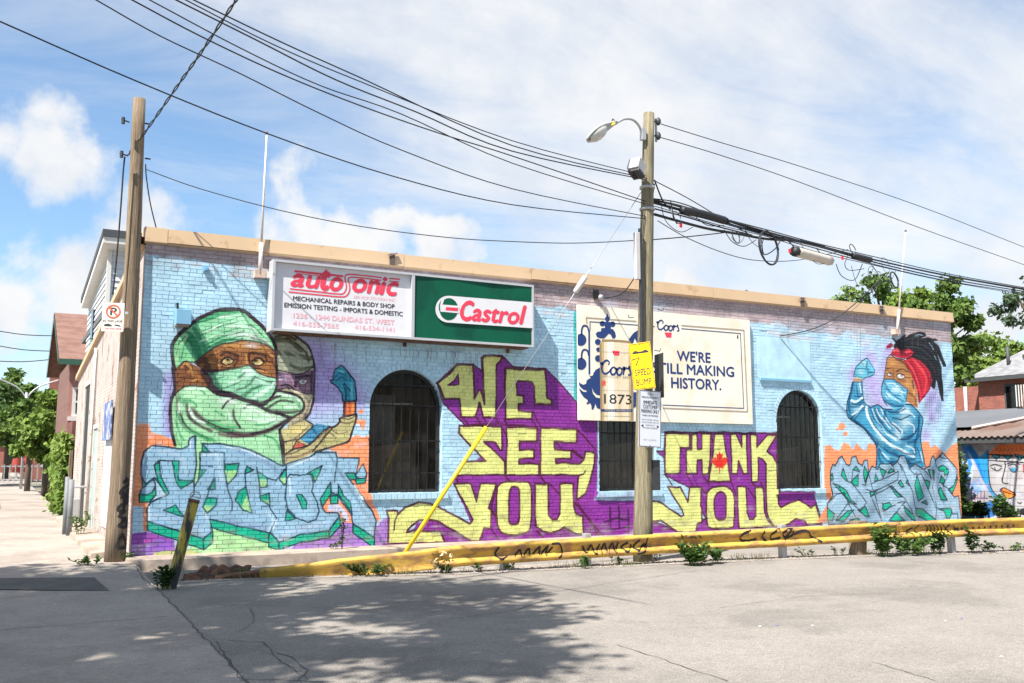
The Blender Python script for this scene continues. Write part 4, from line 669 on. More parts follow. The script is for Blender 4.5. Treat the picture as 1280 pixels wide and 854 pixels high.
def paint_material(name, img, axis, u_len, v_len, u_off=0.0, rough=0.62, grime=0.19):
    m_ = bpy.data.materials.new(name); m_.use_nodes = True; nt = m_.node_tree; N = nt.nodes.new; L = nt.links.new
    b = nt.nodes['Principled BSDF']; b.inputs['Roughness'].default_value = rough; b.inputs['Specular IOR Level'].default_value = 0.35
    geo = N('ShaderNodeNewGeometry'); sp = N('ShaderNodeSeparateXYZ'); L(geo.outputs['Position'], sp.inputs[0])
    def mr(sock, lo, hi, a=0.0, b_=1.0):
        n = N('ShaderNodeMapRange'); n.clamp = False; L(sock, n.inputs[0]); n.inputs[1].default_value = lo; n.inputs[2].default_value = hi; n.inputs[3].default_value = a; n.inputs[4].default_value = b_; return n.outputs[0]
    cb = N('ShaderNodeCombineXYZ'); L(mr(sp.outputs[axis], -u_off, u_len - u_off), cb.inputs[0]); L(mr(sp.outputs['Z'], 0, v_len), cb.inputs[1])
    ti = N('ShaderNodeTexImage'); ti.image = img; ti.extension = 'EXTEND'; L(cb.outputs[0], ti.inputs[0])
    n1 = N('ShaderNodeTexNoise'); L(geo.outputs['Position'], n1.inputs['Vector']); n1.inputs['Scale'].default_value = 1.3; n1.inputs['Detail'].default_value = 9; n1.inputs['Roughness'].default_value = .65
    n2 = N('ShaderNodeTexNoise'); L(geo.outputs['Position'], n2.inputs['Vector']); n2.inputs['Scale'].default_value = 38; n2.inputs['Detail'].default_value = 5
    ad = N('ShaderNodeMath'); ad.operation = 'MULTIPLY'; L(mr(n1.outputs['Fac'], .3, .7, 1 - grime, 1 + grime * .6), ad.inputs[0]); L(mr(n2.outputs['Fac'], .3, .7, .93, 1.05), ad.inputs[1])
    isl = N('ShaderNodeMath'); isl.operation = 'MULTIPLY'; L(ad.outputs[0], isl.inputs[0]); L(mr(geo.outputs['Random Per Island'], 0, 1, .90, 1.05), isl.inputs[1])
    vm = N('ShaderNodeVectorMath'); vm.operation = 'SCALE'; L(ti.outputs['Color'], vm.inputs[0]); L(isl.outputs[0], vm.inputs['Scale'])
    # chipped spots where the brick below shows
    n4 = N('ShaderNodeTexNoise'); L(geo.outputs['Position'], n4.inputs['Vector']); n4.inputs['Scale'].default_value = 9; n4.inputs['Detail'].default_value = 10; n4.inputs['Roughness'].default_value = .75
    chip = mr(n4.outputs['Fac'], .675, .72); cl = N('ShaderNodeClamp'); L(chip, cl.inputs[0])
    mx = N('ShaderNodeMix'); mx.data_type = 'RGBA'; L(cl.outputs[0], mx.inputs['Factor']); L(vm.outputs[0], mx.inputs['A']); mx.inputs['B'].default_value = (.16, .13, .12, 1)
    L(mx.outputs['Result'], b.inputs['Base Color'])
    bp = N('ShaderNodeBump'); bp.inputs['Strength'].default_value = .35; bp.inputs['Distance'].default_value = .006; L(n2.outputs['Fac'], bp.inputs['Height']); L(bp.outputs[0], b.inputs['Normal'])
    return m_
M_MURAL = paint_material('mural_paint', paint_wall(), 'X', WALL_L, WALL_H)
M_SHED = paint_material('shed_paint', paint_shed(), 'Y', 14.0, 3.2, 6.0)
# ------------------------------------------------------------------ ground
M_LOT = mat('worn_asphalt', (.255, .231, .207), .9, .12, 0.9, .9, 80, second=(.19, .173, .156), amount=.36, sscale=.45, spec=.2, grain=((60, .42), (17, .16), (3.5, .07)))
M_ALLEY = mat('old_concrete', (.325, .285, .25), .9, .10, 0.8, .6, 90, second=(.265, .23, .20), amount=.4, sscale=.5, spec=.2, grain=((55, .22), (12, .10), (2.5, .08)))
M_PATCH = mat('asphalt_patch', (.10, .095, .09), .93, .2, 3, .6, 160, grain=((55, .2),))
M_GRAVEL = mat('gritty_soil', (.23, .19, .16), .95, .3, 9, .8, 70, second=(.33, .30, .27), amount=.5, sscale=14)
M_CONC = mat('kerb_concrete', (.36, .29, .235), .88, .16, 2.5, .5, 70, second=(.25, .2, .165), amount=.35, sscale=2)
M_BASE = mat('far_ground', (.21, .19, .17), .95, .2, .05, 0, 10, second=(.10, .13, .06), amount=.4, sscale=.06)
M_CRACK = mat('crack_dirt', (.075, .068, .058), .95, .3, 8)
def sheet(name, pts, z, material, kind='structure'):
    o = MB().add([(p[0], p[1], z) for p in pts], [tuple(range(len(pts)))]).build(name, material)
    return tag(o, kind=kind)
sheet('ground', [(-400, -400), (400, -400), (400, 700), (-400, 700)], -0.06, M_BASE)
def joint_x(y): return -0.01 + (y + 3.13) * 0.035
sheet('parking_lot', [(joint_x(-45), -45), (70, -45), (70, 12), (20.6, 12), (20.6, 0.1), (0.02, 0.1), (0.02, -0.9), (-0.05, -3.1)], 0.0, M_LOT)
def alley():
    mb = MB(); ys = [-45, -20, -12, -8, -6, -4, -3, -2.5, -2, -1.5, -1, -.5, 0, .5, 3, 8, 15, 25, 40, 60, 90]
    def z(y): t = min(max((y + 3.2) / 2.9, 0), 1); return 0.004 + 0.118 * t * t * (3 - 2 * t) + (max(0, y - 24) * 0.012)
    k = 0
    for y in ys:
        xr = joint_x(y) if y < -2.9 else (0.0 if y < 0 else 0.0)
        mb.v += [(-6.5, y, z(y)), (-3.0, y, z(y)), (-1.2, y, z(y)), (xr, y, z(y))]
    for i in range(len(ys) - 1):
        for j in range(3): mb.f.append((i*4 + j, i*4 + j + 1, (i+1)*4 + j + 1, (i+1)*4 + j))
    tag(mb.build('alley_pavement', M_ALLEY, smooth=True), kind='structure')
    # a dark repair patch in the slab and the cut joint across it
    p = [G(-200, 741, .02), G(137, 738, .02), G(118, 722, .07), G(-200, 729, .07)]
    mb = MB().add([(q.x, q.y, z(q.y) + .006) for q in p], [(0, 1, 2, 3)]); tag(mb.build('asphalt_patch', M_PATCH), kind='structure')
    # cracks: ragged dark ribbons a few millimetres above the slabs
    r = random.Random(11)
    def crack(name, pts, w, zf):
        mb = MB(); pp = []
        for a, b in zip(pts[:-1], pts[1:]):
            n = max(2, int(math.dist(a, b) / .12))
            for i in range(n): t = i / n; pp.append((a[0] + (b[0]-a[0])*t + r.uniform(-.018, .018), a[1] + (b[1]-a[1])*t + r.uniform(-.018, .018)))
        pp.append(pts[-1]); k = 0
        for i, q in enumerate(pp):
            t = (pp[min(i+1, len(pp)-1)][0] - pp[max(i-1, 0)][0], pp[min(i+1, len(pp)-1)][1] - pp[max(i-1, 0)][1]); l = math.hypot(*t) or 1; ww = w * r.uniform(.4, 1.2) / 2
            mb.v += [(q[0] - t[1]/l*ww, q[1] + t[0]/l*ww, zf(q[1])), (q[0] + t[1]/l*ww, q[1] - t[0]/l*ww, zf(q[1]))]
        for i in range(len(pp)-1): mb.f.append((2*i, 2*i+1, 2*i+3, 2*i+2))
        tag(mb.build(name, M_CRACK), kind='structure')
    crack('pavement_joint', [(joint_x(-16), -16), (joint_x(-3.1), -3.1), (-.06, -2.0), (-.04, -.95)], .013, lambda y: z(y) + .008)
    lz = lambda y: .005
    crack('pavement_crack', [tuple(G(265, 800)[:2]), tuple(G(330, 803)[:2]), tuple(G(345, 822)[:2]), tuple(G(385, 850)[:2])], .011, lz)
    crack('pavement_crack', [tuple(G(345, 817)[:2]), tuple(G(365, 822)[:2]), tuple(G(385, 838)[:2]), tuple(G(372, 852)[:2])], .011, lz)
    crack('pavement_crack', [tuple(G(270, 802)[:2]), tuple(G(286, 826)[:2]), tuple(G(300, 850)[:2]), tuple(G(420, 853)[:2])], .011, lz)
    crack('pavement_crack', [tuple(G(680, 742)[:2]), tuple(G(800, 724)[:2]), tuple(G(870, 714)[:2])], .011, lz)
    crack('pavement_crack', [tuple(G(770, 806)[:2]), tuple(G(850, 832)[:2]), tuple(G(910, 852)[:2])], .011, lz)
    crack('pavement_crack', [tuple(G(1090, 828)[:2]), tuple(G(1170, 852)[:2])], .011, lz)
    crack('pavement_crack', [tuple(G(300, 790)[:2]), tuple(G(318, 778)[:2]), tuple(G(312, 760)[:2])], .009, lz)
    crack('pavement_crack', [tuple(G(560, 775)[:2]), tuple(G(640, 764)[:2]), tuple(G(690, 748)[:2])], .009, lz)
    crack('pavement_crack', [tuple(G(900, 760)[:2]), tuple(G(1010, 745)[:2]), tuple(G(1120, 742)[:2])], .009, lz)
    crack('pavement_crack', [(-6, -5.6), (-1.2, -5.35), (joint_x(-5.3), -5.3)], .012, lambda y: z(y) + .006)
alley()
# gritty strip under and behind the guard rail
RAILP = [(1.2, -2.15), (2.6, -2.55), (4.3, -3.05), (7.8, -3.42), (10.4, -3.82), (12.1, -4.12), (13.6, -4.62), (15.4, -4.98), (21, -6.1), (27, -7.3)]
sheet('verge_strip', [(0.4, -2.35)] + [(x, y - .22) for x, y in RAILP] + [(27, -6.6), (21, -5.6), (15.4, -4.5), (10.4, -3.35), (7.8, -2.75), (4.3, -2.45), (2.0, -1.9), (0.6, -1.7)], 0.005, M_GRAVEL)
def kerb():
    mb = MB(); prof = []
    # rounded end at the wall corner, then running along the wall
    path = [(-.02, 0.3), (-.10, -.05), (-.06, -.38), (.12, -.56), (.5, -.62), (2, -.62), (3.6, -.60), (5.4, -.52), (9, -.45), (20.1, -.4)]
    path = catmull(path, 5, closed=False); n = len(path)
    for i, (x, y) in enumerate(path): mb.v += [(x, y - .015, -.02), (x, y, .17), (x + .012, y + .03, .185), (max(x, .01), .02, .187)]
    for i in range(n - 1):
        for j in range(3): mb.f.append((i*4 + j, (i+1)*4 + j, (i+1)*4 + j + 1, i*4 + j + 1))
    tag(mb.build('kerb', M_CONC), kind='structure')
kerb()

# ------------------------------------------------------------------ the painted brick building
shop = tag(empty('brick_building'), 'long low brick garage painted pale blue with a big mural', 'building')
CH, Z0, NCOURSE, BL = 0.0685, 0.18, 75, 0.205
SILL_H = 0.115
WIN = [(3.95, 5.39, 1.11, 2.66), (8.93, 10.37, 1.07, 2.64), (13.84, 15.27, 1.05, 2.63)]     # left, right, sill, springing
M_DARKIN = mat('window_reveal', (.13, .15, .17), .8, .2, 5)
M_BAR = mat('iron_bar', (.014, .014, .016), .5, .3, 20, metal=.2, second=(.05, .032, .024), amount=.12, sscale=20)
def glass():
    m_ = bpy.data.materials.new('dark_glass'); m_.use_nodes = True; nt = m_.node_tree; b = nt.nodes['Principled BSDF']
    n = nt.nodes.new('ShaderNodeTexNoise'); n.inputs['Scale'].default_value = 2.5; n.inputs['Detail'].default_value = 8
    tc = nt.nodes.new('ShaderNodeTexCoord'); nt.links.new(tc.outputs['Object'], n.inputs['Vector'])
    cr = nt.nodes.new('ShaderNodeValToRGB'); cr.color_ramp.elements[0].color = (.003, .003, .0035, 1); cr.color_ramp.elements[1].color = (.012, .0115, .011, 1); cr.color_ramp.elements[0].position = .4; cr.color_ramp.elements[1].position = .8
    nt.links.new(n.outputs['Fac'], cr.inputs[0]); nt.links.new(cr.outputs[0], b.inputs['Base Color'])
    b.inputs['Roughness'].default_value = .06; b.inputs['Specular IOR Level'].default_value = .55
    bp = nt.nodes.new('ShaderNodeBump'); bp.inputs['Strength'].default_value = .06; n5 = nt.nodes.new('ShaderNodeTexNoise'); n5.inputs['Scale'].default_value = 1.3
    nt.links.new(tc.outputs['Object'], n5.inputs['Vector']); nt.links.new(n5.outputs['Fac'], bp.inputs['Height']); nt.links.new(bp.outputs[0], b.inputs['Normal'])
    return m_
M_GLASS = glass()
def pane_mat():
    m_ = bpy.data.materials.new('dusty_pane'); m_.use_nodes = True; nt = m_.node_tree; N = nt.nodes.new; L = nt.links.new; nt.nodes.clear()
    out = N('ShaderNodeOutputMaterial'); tr = N('ShaderNodeBsdfTransparent'); tr.inputs[0].default_value = (.72, .74, .73, 1); gl = N('ShaderNodeBsdfGlossy'); gl.inputs['Roughness'].default_value = .05; df = N('ShaderNodeBsdfDiffuse'); df.inputs[0].default_value = (.20, .19, .17, 1)
    fr = N('ShaderNodeFresnel'); fr.inputs[0].default_value = 1.5; tc = N('ShaderNodeTexCoord'); n = N('ShaderNodeTexNoise'); L(tc.outputs['Object'], n.inputs['Vector']); n.inputs['Scale'].default_value = 3; n.inputs['Detail'].default_value = 8
    mr = N('ShaderNodeMapRange'); L(n.outputs['Fac'], mr.inputs[0]); mr.inputs[1].default_value = .4; mr.inputs[2].default_value = .75; mr.inputs[3].default_value = .02; mr.inputs[4].default_value = .16
    a = N('ShaderNodeMixShader'); L(mr.outputs[0], a.inputs[0]); L(tr.outputs[0], a.inputs[1]); L(df.outputs[0], a.inputs[2]); b = N('ShaderNodeMixShader'); L(fr.outputs[0], b.inputs[0]); L(a.outputs[0], b.inputs[1]); L(gl.outputs[0], b.inputs[2]); L(b.outputs[0], out.inputs[0]); return m_
M_PANE = pane_mat()
def front_wall():
    mb = MB(); y = 0.0115; zt = 5.33; z0 = 0.0
    xs = [0.0]
    for a, b, s, p in WIN:
        mb.quad((xs[-1], y, z0), (a, y, z0), (a, y, zt), (xs[-1], y, zt))
        mb.quad((a, y, z0), (b, y, z0), (b, y, s), (a, y, s))
        c, r, n = (a + b) / 2, (b - a) / 2, 20
        arc = [(c - r * math.cos(math.pi * i / n), p + r * math.sin(math.pi * i / n)) for i in range(n + 1)]
        for q, w in zip(arc[:-1], arc[1:]): mb.quad((q[0], y, q[1]), (w[0], y, w[1]), (w[0], y, zt), (q[0], y, zt))
        out = [(a, s)] + arc + [(b, s)]
        for q, w in zip(out, out[1:] + out[:1]): mb.quad((q[0], y, q[1]), (q[0], .17, q[1]), (w[0], .17, w[1]), (w[0], y, w[1]))
        xs.append(b)
    mb.quad((xs[-1], y, z0), (WALL_L, y, z0), (WALL_L, y, zt), (xs[-1], y, zt))
    fw = mb.build('front_wall', M_MURAL, shop)
    # bricks, course by course, cut round the openings
    def blocked(zm):
        o = []
        for a, b, s, p in WIN:
            c, r = (a + b) / 2, (b - a) / 2 + .115
            if s - SILL_H < zm <= s: o.append((a - .13, b + .13))
            elif s < zm <= p: o.append((a, b))
            elif p < zm < p + r: h = math.sqrt(r * r - (zm - p) ** 2); o.append((c - h, c + h))
        return o
    br = []; rr = random.Random(21)
    for k in range(NCOURSE):
        z = Z0 + k * CH; zm = z + CH / 2; x = -BL / 2 * (k % 2) - rr.uniform(0, .02)
        head = (k % 7 == 5)
        while x < WALL_L:
            l = (BL / 2 if head else BL) + rr.uniform(-.007, .007); a, b = max(x + .004, 0.0), min(x + l - .004 - rr.uniform(0, .003), WALL_L); x += l
            segs = [(a, b)]
            for u, v in blocked(zm):
                ns = []
                for p, q in segs:
                    if q <= u or p >= v: ns.append((p, q)); continue
                    if p < u: ns.append((p, u))
                    if q > v: ns.append((v, q))
                segs = ns
            br += [(p, q, z + .0036, z + CH - .0036) for p, q in segs if q - p > .025]
    def brick_verts(a, b, z, w, y): i = .0011; return [(a, y + .014, z), (b, y + .014, z), (b, y + .014, w), (a, y + .014, w), (a + i, y, z + i), (b - i, y, z + i), (b - i, y, w - i), (a + i, y, w - i)]
    BF = [(4, 5, 6, 7), (0, 1, 5, 4), (1, 2, 6, 5), (2, 3, 7, 6), (3, 0, 4, 7)]
    def size(t): d = math.dist(((t[0]+t[1])/2, 0, (t[2]+t[3])/2), tuple(CAM)); return (t[1]-t[0]) * 16.4 / d ** 3
    order = sorted(range(len(br)), key=lambda i: -size(br[i])); near = set(order[:300]); share = {}
    far = MB()
    for i, (a, b, z, w) in enumerate(br):
        y = rr.uniform(-.0025, .0025) + (rr.uniform(.003, .008) if rr.random() < .025 else 0)
        if i in near:
            key = round((b - a) / .004) * .004
            if key not in share: share[key] = MB().add(brick_verts(-key/2, key/2, -(w-z)/2, (w-z)/2, 0), BF).mesh('brick')
            o = link('brick', share[key], fw, M_MURAL); o.location = ((a+b)/2, y, (z+w)/2); o.rotation_euler = (rr.uniform(-.012, .012), 0, rr.uniform(-.008, .008))
        else: far.add([(p[0], p[1] + rr.uniform(-.0012, .0012), p[2]) for p in brick_verts(a, b, z, w, y)], BF)
    for a, b, s, p in WIN:                        # the ring of bricks on edge round each arch
        c, r = (a + b) / 2, (b - a) / 2; n = 27
        for i in range(n):
            t0, t1 = math.pi * (i + .07) / n, math.pi * (i + .93) / n; y = rr.uniform(-.003, .001)
            P = [(c - (r + e) * math.cos(t), p + (r + e) * math.sin(t)) for e, t in ((.004, t0), (.108, t0), (.108, t1), (.004, t1))]
            far.add([(q[0], y + .014, q[1]) for q in P] + [(q[0] * .97 + c * 0 + .03 * sum(v[0] for v in P) / 4, y, q[1] * .97 + .03 * sum(v[1] for v in P) / 4) for q in P], [(7, 6, 5, 4), (4, 5, 1, 0), (5, 6, 2, 1), (6, 7, 3, 2), (7, 4, 0, 3)])
    tag(far.build('brick_field', M_MURAL, fw), kind='stuff')
front_wall()
def window(a, b, s, p, bars, rails):
    c, r = (a + b) / 2, (b - a) / 2; n = 20
    def outline(g): return [(a + g, s + g)] + [(c - (r - g) * math.cos(math.pi * i / n), p + (r - g) * math.sin(math.pi * i / n)) for i in range(n + 1)] + [(b - g, s + g)]
    o, q = outline(.002), outline(.06); mb = MB(); k = len(o)
    mb.v += [(x, .11, z) for x, z in o] + [(x, .11, z) for x, z in q] + [(x, .16, z) for x, z in q]
    for i in range(k): j = (i + 1) % k; mb.f += [(i, j, k + j, k + i), (k + i, k + j, 2*k + j, 2*k + i)]
    w = mb.build('window', mat('window_frame_paint', (.02, .019, .018), .6, .3, 10, second=(.05, .04, .035), amount=.2, sscale=6), shop)
    MB().add([(x, .158, z) for x, z in q], [tuple(range(k))[::-1]]).build('pane', M_PANE, w)
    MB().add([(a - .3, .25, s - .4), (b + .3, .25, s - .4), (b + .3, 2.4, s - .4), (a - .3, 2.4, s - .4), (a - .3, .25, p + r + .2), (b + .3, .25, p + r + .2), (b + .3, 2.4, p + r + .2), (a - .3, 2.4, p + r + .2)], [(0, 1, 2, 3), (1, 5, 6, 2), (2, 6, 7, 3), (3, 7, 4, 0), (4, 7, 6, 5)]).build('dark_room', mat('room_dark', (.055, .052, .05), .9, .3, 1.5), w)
    hb = rnd.uniform(.75, 1.0)
    MB().add([(a + .1, .5, s), (b - .35, .42, s), (b - .35, .42, s + hb + .12), (a + .1, .5, s + hb), (a + .1, .62, s + hb), (b - .35, .54, s + hb + .12)], [(0, 1, 2, 3), (3, 2, 5, 4)]).build('reflection_board', mat('reflection_board_brown', (.21, .16, .12), .8, .2, 2, second=(.16, .12, .09), amount=.4, sscale=1.2), w)  # added board; its brown stands in for the opposite building's reflection
    MB().box((a + .25, .9, s + .9), (a + .85, .95, p + .3)).build('pale_sheet', mat('added_sheet', (.15, .15, .15), .8, .2, 3), w); MB().tube([(a + .25, .7, p + .1), (b - .3, .75, p + .13)], .02, 6).build('reflection_tube', mat('tube_white', (.7, .66, .5), .5), w)  # added pale sheet, and a pale tube in place of a reflected streak
    for i in range(bars):
        x = a + (i + .6) * (b - a) / (bars + .2); d = abs(x - c); top = p + math.sqrt(max(r * r - d * d, .0)) - .02
        MB().tube([(x, .035, s + .005), (x + rnd.uniform(-.006, .006), .035, (s + top) / 2), (x, .035, top)], .0085, 6).build('bar', M_BAR, w)
    for z in rails:
        h = r if z < p else math.sqrt(max(r * r - (z - p) ** 2, .01)); MB().box((c - h + .01, .043, z - .012), (c + h - .01, .051, z + .012)).build('cross_rail', M_BAR, w)
    n = 15; L0 = (b - a + .26) / n
    for i in range(n): MB().box((a - .13 + i * L0 + .004, -.045 + rnd.uniform(-.004, .004), s - SILL_H + .003), (a - .13 + (i + 1) * L0 - .004, .13, s + .004 + rnd.uniform(-.003, .003))).build('sill_brick', M_MURAL, w, bevel=.004)
for (a, b, s, p), nb in zip(WIN, (8, 9, 9)): window(a, b, s, p, nb, [s + .36, s + .95, p + .05, p + .42] if nb == 8 else [s + .62, s + 1.2, p + .33])
# cap flashing in lengths, a little uneven
M_FLASH = mat('tan_flashing', (.56, .40, .25), .55, .07, 1.5, .1, 12, second=(.45, .30, .18), amount=.15, sscale=3, spec=.4)
M_RUST = mat('rust', (.16, .075, .045), .9, .3, 8, .6, 40, second=(.07, .04, .03), amount=.4, sscale=9)
edges = [-.03, .33, 2.02, 4.55, 7.3, 10.15, 12.0, 14.7, 17.35, 20.2]
for i, (a, b) in enumerate(zip(edges[:-1], edges[1:])):
    za, zb = 5.295 + a * .0035, 5.295 + b * .0035; d = rnd.uniform(-.008, .008); o = rnd.uniform(-.008, .008)
    mb = MB(); P = [(-.075 + o, 0), (-.055 + o, .235), (.10, .25), (.36, .235), (.36, -.05), (-.02, -.03)]
    for x, z in ((a + .004, za + d), (b - .004, zb + d * .4)): mb.v += [(x, py, z + pz) for py, pz in P]
    m6 = len(P); mb.f += [(j, (j+1) % m6, m6 + (j+1) % m6, m6 + j)[::-1] for j in range(m6)] + [tuple(range(m6)), tuple(range(2*m6-1, m6-1, -1))]
    mb.build('cap_flashing', M_FLASH, shop)
    MB().add([(x, py, z + pz) for x, z in ((a, za), (b, zb)) for py, pz in ((-.078, -.012), (-.078, .004), (-.02, .004))], [(0, 3, 4, 1), (1, 4, 5, 2)]).build('drip_edge', M_RUST if i % 3 == 1 else M_FLASH, shop)
for px, py in ((490, 338), (1003, 393), (1102, 401)):
    p = W(px, py - 6, -.09); MB().box((p.x - .05, -.115, 5.30 + p.x * .0035), (p.x + .05, -.084, 5.50 + p.x * .0035)).add([(p.x - .09, -.13, 5.46), (p.x + .1, -.13, 5.52), (p.x + .1, -.085, 5.56), (p.x - .09, -.085, 5.5)], [(0, 1, 2, 3)]).build('cap_bracket', mat('old_bracket', (.10, .08, .07), .8, .3, 10), shop)
MB().box((0.02, .34, 5.0), (WALL_L - .02, 13, 5.12)).build('roof', mat('roof_felt', (.12, .12, .12), .95, .2, 2), shop)
M_SIDEB = None
def brick_mat(name, c1, c2, mortar, scale=1.0, axis='YZ', bump=.4, paint=None, pamount=.4):
    """Brick courses as fine relief for walls too far or too foreshortened to tell the bricks apart."""
    m_ = bpy.data.materials.new(name); m_.use_nodes = True; nt = m_.node_tree; N = nt.nodes.new; L = nt.links.new; b = nt.nodes['Principled BSDF']; b.inputs['Roughness'].default_value = .85
    geo = N('ShaderNodeNewGeometry'); sp = N('ShaderNodeSeparateXYZ'); L(geo.outputs['Position'], sp.inputs[0]); cb = N('ShaderNodeCombineXYZ')
    L(sp.outputs[axis[0]], cb.inputs[0]); L(sp.outputs['Z'], cb.inputs[1])
    t = N('ShaderNodeTexBrick'); L(cb.outputs[0], t.inputs['Vector']); t.inputs['Scale'].default_value = scale
    t.inputs['Brick Width'].default_value = .205; t.inputs['Row Height'].default_value = .0685; t.inputs['Mortar Size'].default_value = .008; t.inputs['Mortar Smooth'].default_value = .3
    t.inputs['Color1'].default_value = (*c1, 1); t.inputs['Color2'].default_value = (*c2, 1); t.inputs['Mortar'].default_value = (*mortar, 1)
    n1 = N('ShaderNodeTexNoise'); L(geo.outputs['Position'], n1.inputs['Vector']); n1.inputs['Scale'].default_value = 1.8; n1.inputs['Detail'].default_value = 8; n1.inputs['Roughness'].default_value = .65
    r = N('ShaderNodeMapRange'); L(n1.outputs['Fac'], r.inputs[0]); r.inputs[1].default_value = .3; r.inputs[2].default_value = .7; r.inputs[3].default_value = .8; r.inputs[4].default_value = 1.15
    v = N('ShaderNodeVectorMath'); v.operation = 'SCALE'; L(t.outputs['Color'], v.inputs[0]); L(r.outputs[0], v.inputs['Scale']); col = v.outputs[0]
    if paint:
        r2 = N('ShaderNodeMapRange'); L(n1.outputs['Fac'], r2.inputs[0]); r2.inputs[1].default_value = pamount; r2.inputs[2].default_value = pamount + .06
        mx = N('ShaderNodeMix'); mx.data_type = 'RGBA'; L(r2.outputs[0], mx.inputs['Factor']); L(col, mx.inputs['B']); mx.inputs['A'].default_value = (*paint, 1); col = mx.outputs['Result']
    L(col, b.inputs['Base Color']); bp = N('ShaderNodeBump'); bp.inputs['Strength'].default_value = bump; bp.inputs['Distance'].default_value = .01; bp.invert = True
    L(t.outputs['Fac'], bp.inputs['Height']); L(bp.outputs[0], b.inputs['Normal']); MATS[name] = m_; return m_
M_SIDEB = brick_mat('whitewashed_brick', (.44, .36, .33), (.50, .42, .39), (.33, .28, .25), paint=(.25, .135, .105), pamount=.37)
# the alley side: whitewashed wall falling away with the lane, end wall, doorways
sw = MB(); zt0, zt1 = 5.27, 3.98
sw.add([(0, .0, 0), (0, 13, 0), (0, 13, zt1), (0, 0, zt0), (.3, 13, 0), (.3, 13, zt1), (.3, .34, zt0), (.3, .34, 0)], [(0, 1, 2, 3)[::-1], (1, 4, 5, 2)[::-1], (3, 2, 5, 6)])
sd = sw.build('side_wall', M_SIDEB, shop)
MB().add([(-.08, -.02, zt0 - .03), (-.08, 13.05, zt1 - .03), (.36, 13.05, zt1 - .03), (.36, .36, zt0 - .03), (-.08, -.02, zt0 + .1), (-.08, 13.05, zt1 + .1), (.36, 13.05, zt1 + .1), (.36, .36, zt0 + .1)], [(0, 1, 5, 4)[::-1], (1, 2, 6, 5)[::-1], (4, 5, 6, 7), (3, 2, 1, 0)]).build('side_coping', M_FLASH, shop)
MB().add([(WALL_L, 0.01, 0), (WALL_L, 13, 0), (WALL_L, 13, 5.3), (WALL_L, 0.01, 5.3), (0.3, 13, 0), (.3, 13, 5.0)], [(0, 1, 2, 3), (1, 4, 5, 2)]).build('end_wall', brick_mat('bare_brick_end', (.35, .17, .12), (.28, .13, .10), (.4, .35, .3)), shop)
M_DOORD = mat('dark_doorway', (.03, .028, .028), .8, .3, 3)
def side_panel(name, y0, y1, z0, z1, material, depth=.03, trim=None):
    d = MB().box((-depth, y0, z0), (.02, y1, z1)).build(name, material, shop, bevel=.006)
    if trim:
        for f in (((-depth - .03, y0 - .1, z0), (.015, y0 - .004, z1 + .1)), ((-depth - .03, y1 + .004, z0), (.015, y1 + .1, z1 + .1)), ((-depth - .03, y0 - .003, z1 + .004), (.015, y1 + .003, z1 + .1))): MB().box(*f).build('door_trim', trim, d)
    return d
M_TRIMW = mat('old_white_trim', (.55, .52, .48), .7, .15, 4, second=(.3, .22, .18), amount=.2, sscale=6)
side_panel('doorway', 8.5, 9.9, .13, 3.55, M_DOORD, .02, M_TRIMW)
side_panel('steel_door', 5.9, 6.9, .13, 2.4, mat('teal_door', (.30, .42, .40), .6, .15, 2, second=(.5, .45, .42), amount=.3, sscale=3), .03, M_TRIMW)
side_panel('boarded_opening', 3.4, 4.7, .4, 2.5, mat('pale_board', (.52, .50, .52), .7, .15, 2, second=(.35, .42, .55), amount=.3, sscale=2), .025)
MB().tube([(-.05, 7.5, .2), (-.05, 7.5, 4.3)], .04, 8).build('downpipe', M_TRIMW, shop, True)
MB().tube([(-.04, 2.6, 1.0), (-.04, 2.6, 3.9)], .03, 8).build('conduit', mat('blue_grey_pipe', (.36, .42, .52), .6, .1, 5), shop, True)
p0, p1 = S(141, 500, -.08), S(129, 545, -.08)
notice = tag(MB().box((-.1, p0.y, p1.z - .1), (-.07, p1.y, p0.z)).build('wall_notice', mat('blue_notice', (.08, .12, .30), .6, .3, 4, second=(.45, .47, .52), amount=.42, sscale=5), None, bevel=.004), 'small blue notice on the whitewashed alley wall', 'notice')
MB().add([(-.55, .6, .05), (-.02, .6, .05), (-.02, 13, .05), (-.45, 13, .05), (-.52, .62, .2), (-.02, .62, .24), (-.02, 13, .22), (-.42, 13, .18)], [(4, 5, 6, 7), (0, 4, 7, 3), (0, 1, 5, 4)]).build('wall_footing', M_CONC, shop)
# set-back upper storey with lapped siding
up = tag(empty('upper_storey', (0, 6.5, 4.3)), 'pale grey clapboard upper storey with dark flat roof behind the garage parapet', 'building')
def siding(name, a, b, z0, z1, nrm, material, parent, step=.145):
    mb = MB(); a, b, nn = Vector(a), Vector(b), Vector(nrm); z = z0
    while z < z1 - .01:
        w = min(z + step, z1); p, q = a + nn * .03, b + nn * .03
        mb.add([(p.x, p.y, z), (q.x, q.y, z), (b.x, b.y, w), (a.x, a.y, w), (a.x, a.y, z), (b.x, b.y, z)], [(0, 1, 2, 3), (0, 4, 5, 1)]); z = w
    return tag(mb.build(name, material, parent), kind='stuff')
M_SIDING = mat('grey_siding', (.56, .58, .62), .6, .06, 3); M_FASCIA = mat('dark_fascia', (.06, .065, .07), .6, .1, 3); M_SOFF = mat('soffit_white', (.6, .59, .56), .7, .06, 3)
siding('clapboard', (.06, 0, 0), (.95, 0, 0), -.3, 2.28, (0, -1, 0), M_SIDING, up); siding('clapboard', (.06, 5.2, 0), (.06, 0, 0), -.7, 2.28, (-1, 0, 0), M_SIDING, up)
